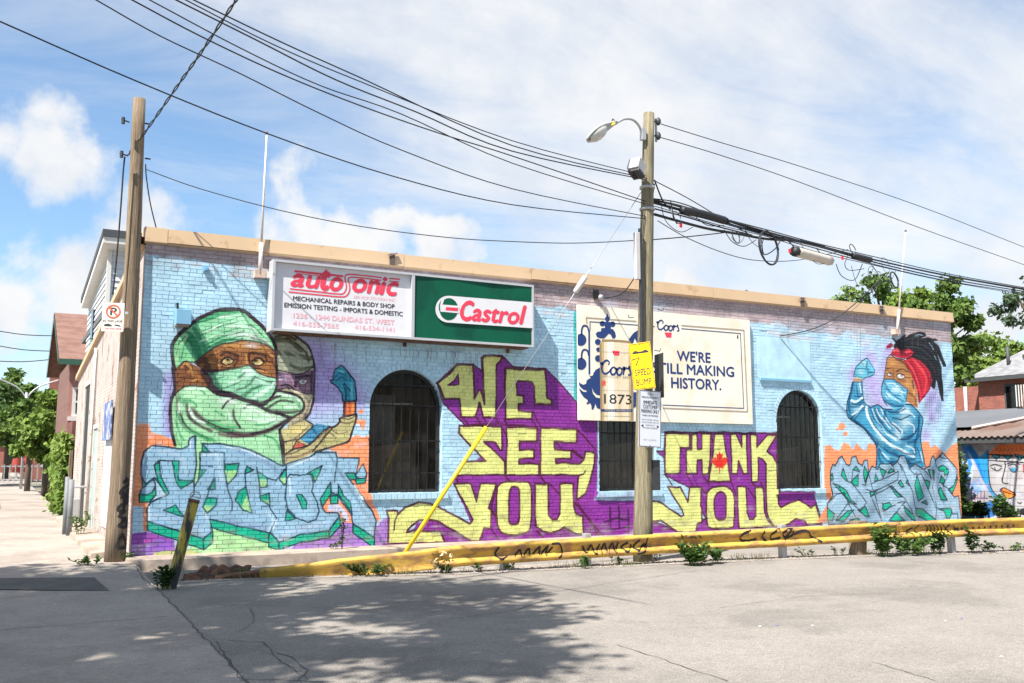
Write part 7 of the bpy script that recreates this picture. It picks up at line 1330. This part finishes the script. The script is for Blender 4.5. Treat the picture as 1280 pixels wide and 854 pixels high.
weed(Vector((W(428, 680, -.3).x, -.28, .185)), .62, .05, 90, M_WEEDD, 'single tall dark stalk on the kerb before the lavender paint', leafs=.06, seed=42); weed(Vector((W(418, 682, -.3).x, -.25, .185)), .14, .2, 70, M_WEED, 'small tuft on the kerb beside the tall stalk', leafs=.05, seed=43); weed(Vector((-.35, 5.2, .2)), .45, .25, 150, M_WEED, 'yellowish weed at the foot of the alley wall', leafs=.08, seed=44)
# rough grass and dry stalks along the soil strip
gr = MB(); r = random.Random(18)
for k in range(3600):
    x = r.uniform(.6, 20); p, d = rail_at(x)
    if math.sin(x * 2.1) + math.sin(x * 5.3 + 1) + r.gauss(0, .7) < .5: continue
    q = Vector((x, p.y + r.gauss(.02, .10), 0)); h = r.uniform(.03, .15); a = r.uniform(0, 6.28); t = Vector((math.cos(a) * h * .6, math.sin(a) * h * .6, h)); s_ = Vector((-math.sin(a), math.cos(a), 0)) * .004
    gr.add([tuple(q - s_), tuple(q + s_), tuple(q + t * .6 + s_ * .6), tuple(q + t), tuple(q + t * .6 - s_ * .6)], [(0, 1, 2, 3, 4)])
tag(gr.build('grass', leaf_mat('dry_grass', (.17, .18, .06), (.24, .20, .10), .2)), 'rough dry grass along the guard rail foot', 'grass', kind='stuff')
for x in (4.02, 8.26, 12.56, 16.96):                # splice bolts
    p, d = rail_at(x)
    for e in (-.12, -.04, .04, .12):
        for z in (-.075, -.205): q, _ = rail_at(x + e); MB().tube([(x + e, q.y - .03, q.z + z), (x + e, q.y - .085, q.z + z)], .012, 6).build('bolt', M_RUST, rail)
# small stones and litter on the soil strip
gs = MB(); r = random.Random(8)
for k in range(900):
    x = r.uniform(.7, 17); p, d = rail_at(x); q = Vector((x, p.y + r.gauss(.05, .16), .006)); s_ = r.uniform(.006, .022); gs.add([(q.x - s_, q.y - s_, q.z), (q.x + s_, q.y - s_ * .8, q.z), (q.x + s_ * .7, q.y + s_, q.z), (q.x - s_, q.y + s_ * .6, q.z), (q.x, q.y, q.z + s_)], [(0, 1, 4), (1, 2, 4), (2, 3, 4), (3, 0, 4)])
tag(gs.build('gravel', M_GRAVEL), 'loose stones scattered along the rail foot', 'gravel', kind='stuff')
for px, py, c in ((972, 782, (90, 110, 170)), (950, 784, (220, 220, 215)), (1016, 783, (226, 224, 220)), (1202, 774, (80, 100, 150)), (1182, 777, (225, 222, 218)), (1252, 822, (220, 218, 212)), (62, 744, (150, 80, 55))):
    p = G(px, py); tag(MB().add([(p.x - .015, p.y - .01, .006), (p.x + .015, p.y - .008, .007), (p.x + .012, p.y + .01, .012), (p.x - .01, p.y + .012, .008), (p.x, p.y, .015)], [(0, 1, 4), (1, 2, 4), (2, 3, 4), (3, 0, 4)]).build('litter_scrap', flat(c, 'scrap_%d_%d_%d' % c)), {(90, 110, 170): 'tiny blue bottle cap on the lot', (80, 100, 150): 'tiny dark blue bottle cap on the lot', (150, 80, 55): 'single dead brown leaf on the dark patch'}.get(c, 'tiny pale paper scrap on the lot'), 'litter', 'scraps of paper on the lot' if sum(c) > 640 else None)
# ------------------------------------------------------------------ neighbours on the right
shed = tag(empty('block_shed', (SHED_X, 0, 0)), 'low concrete block shed with corrugated roof and a painted face', 'shed')
ez = 2.42
MB().add([(.012, -6, 0), (.012, 8, 0), (.012, 8, ez), (.012, -6, ez), (5, 8, 0), (5, 8, 3.3), (5, -6, 0), (5, -6, 3.3)], [(0, 1, 2, 3)[::-1], (1, 4, 5, 2)[::-1], (0, 3, 7, 6)[::-1]]).build('wall', M_SHED, shed)
bm_ = MB(); r = random.Random(31)
for k in range(12):
    y = -6 - (.2 if k % 2 else 0)
    while y < 8:
        a, b = max(y + .005, -6), min(y + .395, 8); y += .4; z0, z1 = k * .2 + .005, min(k * .2 + .195, ez); o = r.uniform(-.002, .002)
        if b - a > .05: bm_.add([(.014, a, z0), (.014, b, z0), (.014, b, z1), (.014, a, z1), (o, a + .004, z0 + .004), (o, b - .004, z0 + .004), (o, b - .004, z1 - .004), (o, a + .004, z1 - .004)], [(7, 6, 5, 4), (4, 5, 1, 0), (5, 6, 2, 1), (6, 7, 3, 2), (7, 4, 0, 3)])
tag(bm_.build('block', M_SHED, shed), kind='stuff')
M_CORR = mat('corrugated_metal', (.22, .165, .14), .6, .12, .5, metal=.25, second=(.16, .09, .065), amount=.35, sscale=.5); M_CORRG = mat('corrugated_grey', (.16, .165, .18), .6, .1, .5, metal=.3)
def corrugated(y0, y1, x0, z0, x1, z1, material, hip=None):
    mb = MB(); n = int((y1 - y0) / .05)
    for i in range(n + 1):
        y = y0 + (y1 - y0) * i / n; w = .03 * math.sin(y * 2 * math.pi / .2); t = 1.0 if hip is None else min(1.0, max(0.02, (hip - y) / (hip - y0) * 1.0)) if False else 1.0
        mb.v += [(x0, y, z0 + w), (x1, y, z1 + w)]
    mb.f = [(2*i, 2*i+2, 2*i+3, 2*i+1) for i in range(n)]; return mb.build('roof', material, shed, True)
rf = corrugated(-6.2, 8.2, -.35, ez - .02, 5.2, 3.42, M_CORR); MB().box((-.3, -6.1, ez - .2), (-.27, 8.1, ez - .05)).build('eave_board', M_FASCIA, shed)
q0, q1 = S(1197, 533, SHED_X + 1.2), S(1240, 518, SHED_X + 4.9)
MB().tube([(1.0, 3.05, 2.73), (5.0, 1.75, 3.46)], .05, 6).build('verge_trim', flat((200, 184, 172), 'pale_trim'), shed)
MB().add([(.9, 3.1, 2.755), (.9, 8.2, 2.755), (5.2, 8.2, 3.52), (5.2, 1.75, 3.52)], [(0, 3, 2, 1)]).build('grey_sheet', M_CORRG, shed)
for i, (px, py, h, s_, n) in enumerate(((1203, 600, 1.7, .28, 420), (1212, 640, .45, .5, 300), (1228, 645, .5, .4, 300), (1250, 640, .75, .28, 260), (1262, 648, .35, .4, 200), (1201, 560, 2.2, .15, 220))):
    p = S(px, 640, SHED_X - .5); weed(Vector((p.x, p.y, 0)), h, s_, n, M_WEED if i % 2 else M_WEEDD, ('tall vine climbing the shed corner', 'low bush at the shed wall foot near the vine', 'leafy bush below the painted blue stripe', 'leafy bush under the painted orange lips', 'low bush below the painted chin', 'thin creeper up the shed end')[i], leafs=.16, seed=60 + i)
M_REDB = brick_mat('red_brick', (.30, .085, .055), (.22, .06, .045), (.26, .17, .14), bump=.3); M_SHING = mat('grey_shingle', (.24, .24, .25), .9, .15, 3, .5, 8, second=(.17, .17, .18), amount=.4, sscale=2.5, stretch=(1, 1, 3)); M_SHINGR = mat('brown_shingle', (.21, .115, .09), .9, .12, 3, .5, 8, second=(.16, .085, .065), amount=.4, sscale=2, stretch=(1, 1, 3))
rh = tag(empty('brick_house', (40, 10, 0)), 'red brick house with pale grey shingle roof behind the block shed', 'house'); HX = 40
MB().box((0, -14, 0), (9, 3.4, 5.7)).build('wall', M_REDB, rh); MB().box((.8, 3.4, 0), (8, 8.5, 5.4)).build('wing_wall', M_REDB, rh)
rz = MB().add([(-.4, -14.4, 5.7), (-.4, 3.8, 5.7), (4.5, 1.6, 8.2), (4.5, -14.4, 8.2), (9.4, 3.8, 5.7), (9.4, -14.4, 5.7)], [(0, 3, 2, 1), (1, 2, 4), (3, 5, 4, 2)]).build('roof', M_SHING, rh)
MB().box((-.46, -14.4, 5.5), (-.3, 3.8, 5.68)).build('gutter', M_FASCIA, rh)
for y in (1.6, .1): q = S(0, 0); MB().box((1.2, y - .22, 6.6), (1.7, y + .22, 6.78)).build('roof_vent', M_FASCIA, rz)
p = S(1261, 462, HX + .8); MB().tube([(.8, p.y - 10, 6.0), (.8, p.y - 10, 7.2)], .08, 8).build('vent_pipe', M_FASCIA, rz, True)
p = S(1206, 480, HX + .7); MB().tube([(.7, p.y - 10, 3), (.7, p.y - 10, 5.4)], .08, 8).build('downpipe', flat((196, 196, 196), 'pale_pipe'), rh, True)
p = S(1266, 490, HX); w_ = MB().box((-.05, p.y - 10.4, 3.9), (.0, p.y - 9.6, 5.3)).build('window', M_FASCIA, rh); MB().box((-.08, p.y - 10.3, 4.0), (-.052, p.y - 9.7, 5.2)).build('pane', M_GLASS, w_)
p = S(1276, 490, HX)
for k in range(4): MB().box((-.5, p.y - 10.5 + k * .13, 4.2), (-.46, p.y - 10.46 + k * .13, 5.2)).build('baluster', M_SOFF, rh)
# ------------------------------------------------------------------ trees
M_BARK = mat('bark', (.10, .075, .055), .95, .25, 6, .6, 20, stretch=(3, 3, .5))
LEAF = {k: leaf_mat('leaf_' + k, *c) for k, c in {'mid': ((.085, .15, .03), (.13, .20, .045)), 'light': ((.13, .21, .035), (.19, .27, .055)), 'dark': ((.045, .085, .022), (.07, .12, .03)), 'blue': ((.065, .105, .055), (.09, .14, .07))}.items()}
def tree(base, h, rx, rz, n, lf, kind, label, seed, crown_z=None, clumps=34, group=None, ry=None, spread=.9, name='tree', trunk_r=None):
    r = random.Random(seed); t = tag(empty(name, tuple(base)), label, 'tree', group); cz = crown_z or h - rz; ry = ry or rx; tr = trunk_r or max(.12, h * .022)
    lean = Vector((r.uniform(-.3, .3), r.uniform(-.3, .3), 0)); tp = MB(); pts = [Vector((0, 0, -.1)), Vector((lean.x * .4, lean.y * .4, cz * .4)), Vector((lean.x, lean.y, cz)), Vector((lean.x * 1.2, lean.y * 1.2, h * .9))]
    tp.tube([tuple(p) for p in pts], [tr * 1.25, tr, tr * .6, tr * .12], 8); cents = []
    for k in range(clumps):
        for _ in range(20):
            v = rvec(r) * (r.random() ** .42)
            if v.z > -.75: break
        c = Vector((v.x * rx, v.y * ry, cz + v.z * rz)); cents.append((c, r.uniform(.55, 1.15)))
        if k % 2 == 0:
            s0 = pts[1].lerp(pts[2], r.uniform(.4, 1)); tp.tube([tuple(s0), tuple(s0.lerp(c, .5) + Vector((0, 0, .06 * h))), tuple(c)], [tr * .38, tr * .22, tr * .06], 5, cap=False)
    tp.build('trunk', M_BARK, t, True); mb = MB(); cr = (rx + rz) / 2 * spread / (clumps ** .36)
    vs = []; fs = []
    for k in range(n):
        c, s_ = cents[r.randrange(len(cents))]; v = rvec(r) * (r.random() ** .45) * cr * s_; p = c + Vector((v.x, v.y, v.z * .75)); d = rvec(r); d.z -= .25; d.normalize(); nn = (v.normalized() + rvec(r) * .8 + Vector((0, 0, .5))).normalized(); L = lf * r.uniform(.6, 1.35); sd = d.cross(nn)
        if sd.length < 1e-3: continue
        sd = sd.normalized() * L * .32; m = p + d * L * .5; k0 = len(vs); e = p + d * L - nn * L * .15; vs += [tuple(p), tuple(m - sd), tuple(e), tuple(m + sd)]; fs.append((k0, k0+1, k0+2, k0+3))
    mb.v, mb.f = vs, fs; o = mb.build('crown', LEAF[kind], t); return t
def at_dist(px, dist, z=0): d = ray(px, 577); d = d / math.hypot(d[0], d[1]); return Vector((CAM[0] + d[0] * dist, CAM[1] + d[1] * dist, z))
tree(at_dist(1190, 43), 8.9, 1.45, 2.3, 6000, .26, 'mid', 'dense green tree right behind the far corner of the garage', 1, 6.9, 34)
tree(at_dist(1160, 47), 9.6, 1.4, 1.9, 3000, .26, 'light', 'bright tree crown rising over the parapet beside the white mast', 2, 7.9, 26); tree(at_dist(1080, 50), 10.3, 1.2, 1.7, 1000, .24, 'light', 'thin airy tree top peeping over the parapet by the cable coil', 3, 8.8, 16); tree(at_dist(1112, 49), 10.2, 1.0, 2.2, 1500, .24, 'mid', 'narrow tree top over the parapet just left of the white mast'.replace('left of', 'short of'), 4, 8.6, 14)
tree(at_dist(942, 60), 11.9, .8, .9, 500, .24, 'light', 'tiny single tree tip showing above the parapet flashing', 5, 11.2, 8)
tree(at_dist(1215, 62), 8.9, 1.5, 2.2, 3500, .3, 'light', 'light green tree between garage and grey shingle roof', 6, 6.6, 26); tree(at_dist(1275, 66), 9.9, 3.2, 2.4, 6000, .32, 'light', 'bright yellow green tree standing over the grey shingle roof', 7, 7.6, 36); tree(at_dist(1316, 36), 8.0, 1.5, 1.0, 1700, .2, 'blue', 'blue green branch reaching in above the brick house', 8, 6.9, 22)
tree(at_dist(8, 74), 7.6, 3.2, 2.9, 8000, .4, 'mid', 'large green tree beyond the end of the alley', 9, 4.9, 40); tree(at_dist(-30, 60), 6.4, 2.6, 2.6, 4500, .36, 'dark', 'darker tree at the far side of the alley behind the lamp', 10, 3.8, 30); tree(at_dist(58, 47), 4.8, 1.4, 1.8, 5500, .28, 'light', 'bright green maple hanging over the alley by the brown house', 11, 2.95, 30); tree(at_dist(36, 52), 4.9, 1.5, 1.5, 3000, .28, 'mid', 'smaller green tree in front of the far red house', 12, 3.3, 24)
# shade tree beside the lane, out of the picture; its shadow lies on the lot
tree(Vector((-7.4, -8.5, 0)), 12.2, 4.9, 2.6, 40000, .22, 'mid', 'broad street tree shading the lane beside the lot', 13, 9.8, 150, ry=5.3, spread=1.45, trunk_r=.25)
# ------------------------------------------------------------------ down the alley
bh = tag(empty('brown_house', (.05, 17, 0)), 'brown brick house with rust shingle roof and green trim down the alley', 'house'); M_BRB = brick_mat('brown_brick', (.20, .09, .07), (.15, .065, .055), (.2, .15, .13), axis='XZ', bump=.3)
MB().box((0, 0, 0), (8, 7, 4.95)).build('wall', M_BRB, bh); M_GTRIM = mat('green_trim', (.03, .09, .06), .6, .1, 3)
MB().box((-.05, -.04, 0), (.45, .0 - .005, 4.9)).build('corner_strip', mat('pink_brick', (.36, .18, .15), .9, .15, 6), bh)
ro = MB().add([(-.4, -.45, 4.9), (8.3, -.45, 4.9), (8.3, 4.2, 7.0), (-.4, 4.2, 7.0), (8.3, 7.4, 4.9), (-.4, 7.4, 4.9)], [(0, 1, 2, 3), (3, 2, 4, 5)]).build('roof', M_SHINGR, bh); MB().add([(-.42, -.47, 4.7), (-.42, 4.2, 6.82), (-.42, 4.2, 7.02), (-.42, -.47, 4.92), (-.42, 7.4, 4.72), (-.42, 7.4, 4.92)], [(0, 3, 2, 1), (1, 2, 5, 4)]).build('barge_board', M_GTRIM, ro); MB().box((-.4, -.5, 4.72), (8.3, -.455, 4.9)).build('eave_board', M_GTRIM, ro)
MB().tube([(1.0, 3.6, 6.8), (1.0, 3.6, 7.3)], [.22, .18], 10).build('roof_vent', M_GALV, ro, True)
a, b = W(91, 484, 17), W(106, 521, 17); wn = MB().box((a.x - .05, -.05, b.z), (a.x + 1.0, -.006, a.z)).build('window', M_SOFF, bh); MB().box((a.x + .06, -.07, b.z + .1), (a.x + .9, -.052, a.z - .08)).build('pane', M_GLASS, wn); MB().box((a.x, -.085, (a.z + b.z) / 2 - .03), (a.x + .95, -.072, (a.z + b.z) / 2 + .03)).build('meeting_rail', M_SOFF, wn); MB().box((a.x - .15, -.14, b.z - .14), (a.x + 1.1, -.006, b.z - .01)).build('sill', M_SOFF, wn)
MB().box((-.0, -1.8, 0), (3, -.1, 2.9)).build('lean_to', mat('dark_red_boards', (.16, .06, .05), .8, .2, 3), bh)
ch = tag(empty('far_chimney', tuple(at_dist(66, 62))), 'tall old brick chimney rising behind the bright maple', 'chimney'); MB().box((-.42, -.42, 0), (.42, .42, 7.2)).build('stack', M_REDB, ch); MB().box((-.3, -.3, 7.2), (.3, .3, 7.9)).build('pot', mat('clay_pot', (.34, .12, .08), .8), ch)
def ivy():
    r = random.Random(77); mb = MB(); base = S(76, 640, -.1)
    for k in range(2600):
        u, v = r.uniform(-1.7, 1.7), r.random() ** .8; p = Vector((-.02 - abs(r.gauss(0, .14)), u * (1 - .25 * v), v * 2.3 + r.uniform(-.1, .2))); d = rvec(r); d.z -= .4; leaf(mb, p, d.normalized(), (Vector((-1, -.4, .3)) + rvec(r) * .7).normalized(), r.uniform(.12, .24), r.uniform(.05, .09))
    t = tag(empty('ivy', (-.05, base.y, .1)), 'ivy covered fence beside the brown house', 'ivy'); mb.build('leaves', LEAF['light'], t); MB().box((.0, -1.7, 0), (.08, 1.7, 1.9)).build('fence_boards', M_POLE1, t)
ivy()
for i, (px, z1) in enumerate(((82, 1.35), (87, 1.3))): p = S(px, 648, -.55 if i == 0 else -.5); tag(MB().tube([(p.x, p.y, .05), (p.x, p.y, z1)], .055, 8).build('bollard', mat('dull_steel', (.17, .18, .19), .6, .2, 6), None, True), 'grey steel post guarding the gas meter in the alley', 'bollard', 'posts by the gas meter')
p = S(93, 640, -.3); gm = tag(empty('gas_meter', (p.x, p.y, .1)), 'grey gas meter with pipe on the alley wall', 'meter'); MB().box((-.18, -.2, .3), (.1, .2, .75)).build('case', M_GALV, gm, bevel=.03); MB().tube([(-.05, 0, -.05), (-.05, 0, .3)], .03, 6).build('pipe', M_GALV, gm); MB().tube([(-.05, 0, .74), (-.05, 0, 1.0), (.25, 0, 1.0)], .03, 6).build('pipe', M_GALV, gm)
fr_ = tag(empty('far_house', tuple(at_dist(38, 92))), 'low red house facing down the end of the alley', 'house'); fr_.rotation_euler = (0, 0, -.1); MB().box((-4, 0, 0), (4, 6, 3.6)).build('wall', M_REDB, fr_); MB().add([(-4.3, -.4, 3.6), (4.3, -.4, 3.6), (4.3, 3, 5.0), (-4.3, 3, 5.0)], [(0, 1, 2, 3)]).build('roof', M_SHINGR, fr_)
for x in (-1.2, 1.6): w_ = MB().box((x - .8, -.08, 1.2), (x + .8, -.006, 3.0)).build('window', M_SOFF, fr_); MB().box((x - .65, -.12, 1.35), (x + .65, -.085, 2.85)).build('pane', M_GLASS, w_)
lp = at_dist(28, 55); al = tag(empty('street_lamp', tuple(lp)), 'slim double arm street lamp far down the alley', 'street lamp'); MB().tube([(0, 0, 0), (0, 0, 5.2)], .07, 8).build('pole', M_GALV, al, True)
for s_ in (-1, 1): MB().tube(catmull([(0, 0, 4.9), (s_ * .5, 0, 5.5), (s_ * 1.7, 0, 6.0)], 4, closed=False), .04, 6).build('arm', M_GALV, al, True); MB().tube([(s_ * 1.5, 0, 5.95), (s_ * 1.8, 0, 6.05), (s_ * 2.1, 0, 6.1)], [.06, .13, .05], 8).build('lamp_head', M_GALV, al, True)
fc = tag(empty('garden_fence', tuple(at_dist(40, 66))), 'grey garden fence across the far end of the alley', 'fence')
for k in range(22): MB().box((-3.3 + k * .3, 0, .3), (-3.3 + k * .3 + .05, .05, 1.5)).build('picket', M_GALV, fc)
for z in (.5, 1.35): MB().box((-3.4, .052, z), (3.4, .09, z + .08)).build('fence_rail', M_GALV, fc)
for px, d, c, lab in ((22, 70, (150, 60, 50), 'closed dark red parasol beyond the garden fence'), (35, 72, (150, 110, 84), 'closed tan parasol beyond the garden fence')):
    p = at_dist(px, d); u_ = tag(empty('parasol', tuple(p)), lab, 'parasol'); MB().tube([(0, 0, 0), (0, 0, 3.2)], .04, 6).build('pole', M_SOFF, u_); MB().tube([(0, 0, 1.0), (0, 0, 1.5), (0, 0, 2.4), (0, 0, 3.3)], [.3, .34, .2, .03], 10).build('folded_canopy', flat(c, 'canvas_%d' % c[0]), u_, True)
lf_ = tag(empty('lane_fence', (-2.55, 22, 0)), 'weathered board fence along the far left lane edge'.replace('left lane edge', 'lane edge'), 'fence')
for k in range(40): MB().box((-.04 + rnd.uniform(-.01, .01), k * .32 - 3, .1), (.0, k * .32 - 3 + .29, 1.5 + rnd.uniform(-.05, .05))).build('board', mat('fence_board', (.25, .23, .22), .85, .2, 4), lf_)
for k, (y0, y1) in enumerate(((430, 434), (446, 452), (466, 459))): 
    a, b = at_dist(-40, 40), at_dist(78, 40); za = 1.68 + (577 - y0) * 40 / 1195; zb = 1.68 + (577 - y1) * 40 / 1195; wire('far_wire', [(a.x, a.y, za), ((a.x+b.x)/2, (a.y+b.y)/2, (za+zb)/2 - .12), (b.x, b.y, zb)], .018, M_CABLE, 'thin far wire crossing the alley before the trees', 'cable', 'far wires across the alley')
# the house across the street, seen only in the window glass
oh = tag(empty('opposite_house', (14, -34, 0)), 'cream house across the street reflected in the barred windows', 'house'); MB().box((-2, -8, 0), (16, 0, 6.2)).build('wall', flat((196, 176, 150), 'cream_render', .8, .1), oh); MB().add([(-2.6, .6, 6.2), (16.6, .6, 6.2), (16.6, -4, 9), (-2.6, -4, 9)], [(0, 3, 2, 1)]).build('roof', M_FASCIA, oh)
for x in (1, 5, 9, 13): w_ = MB().box((x - .7, .005, 1.2), (x + .7, .06, 3.0)).build('window', M_SOFF, oh); MB().box((x - .55, .062, 1.35), (x + .55, .08, 2.85)).build('pane', M_GLASS, w_)
for k, x in enumerate((2, 40)): tree(Vector((x, -33, 0)), 11, 5, 4, 2500, .5, 'dark', ('dark tree across the street by the cream house', 'dark tree across the street past the cream house')[k], 90 + k, 6.5, 24)
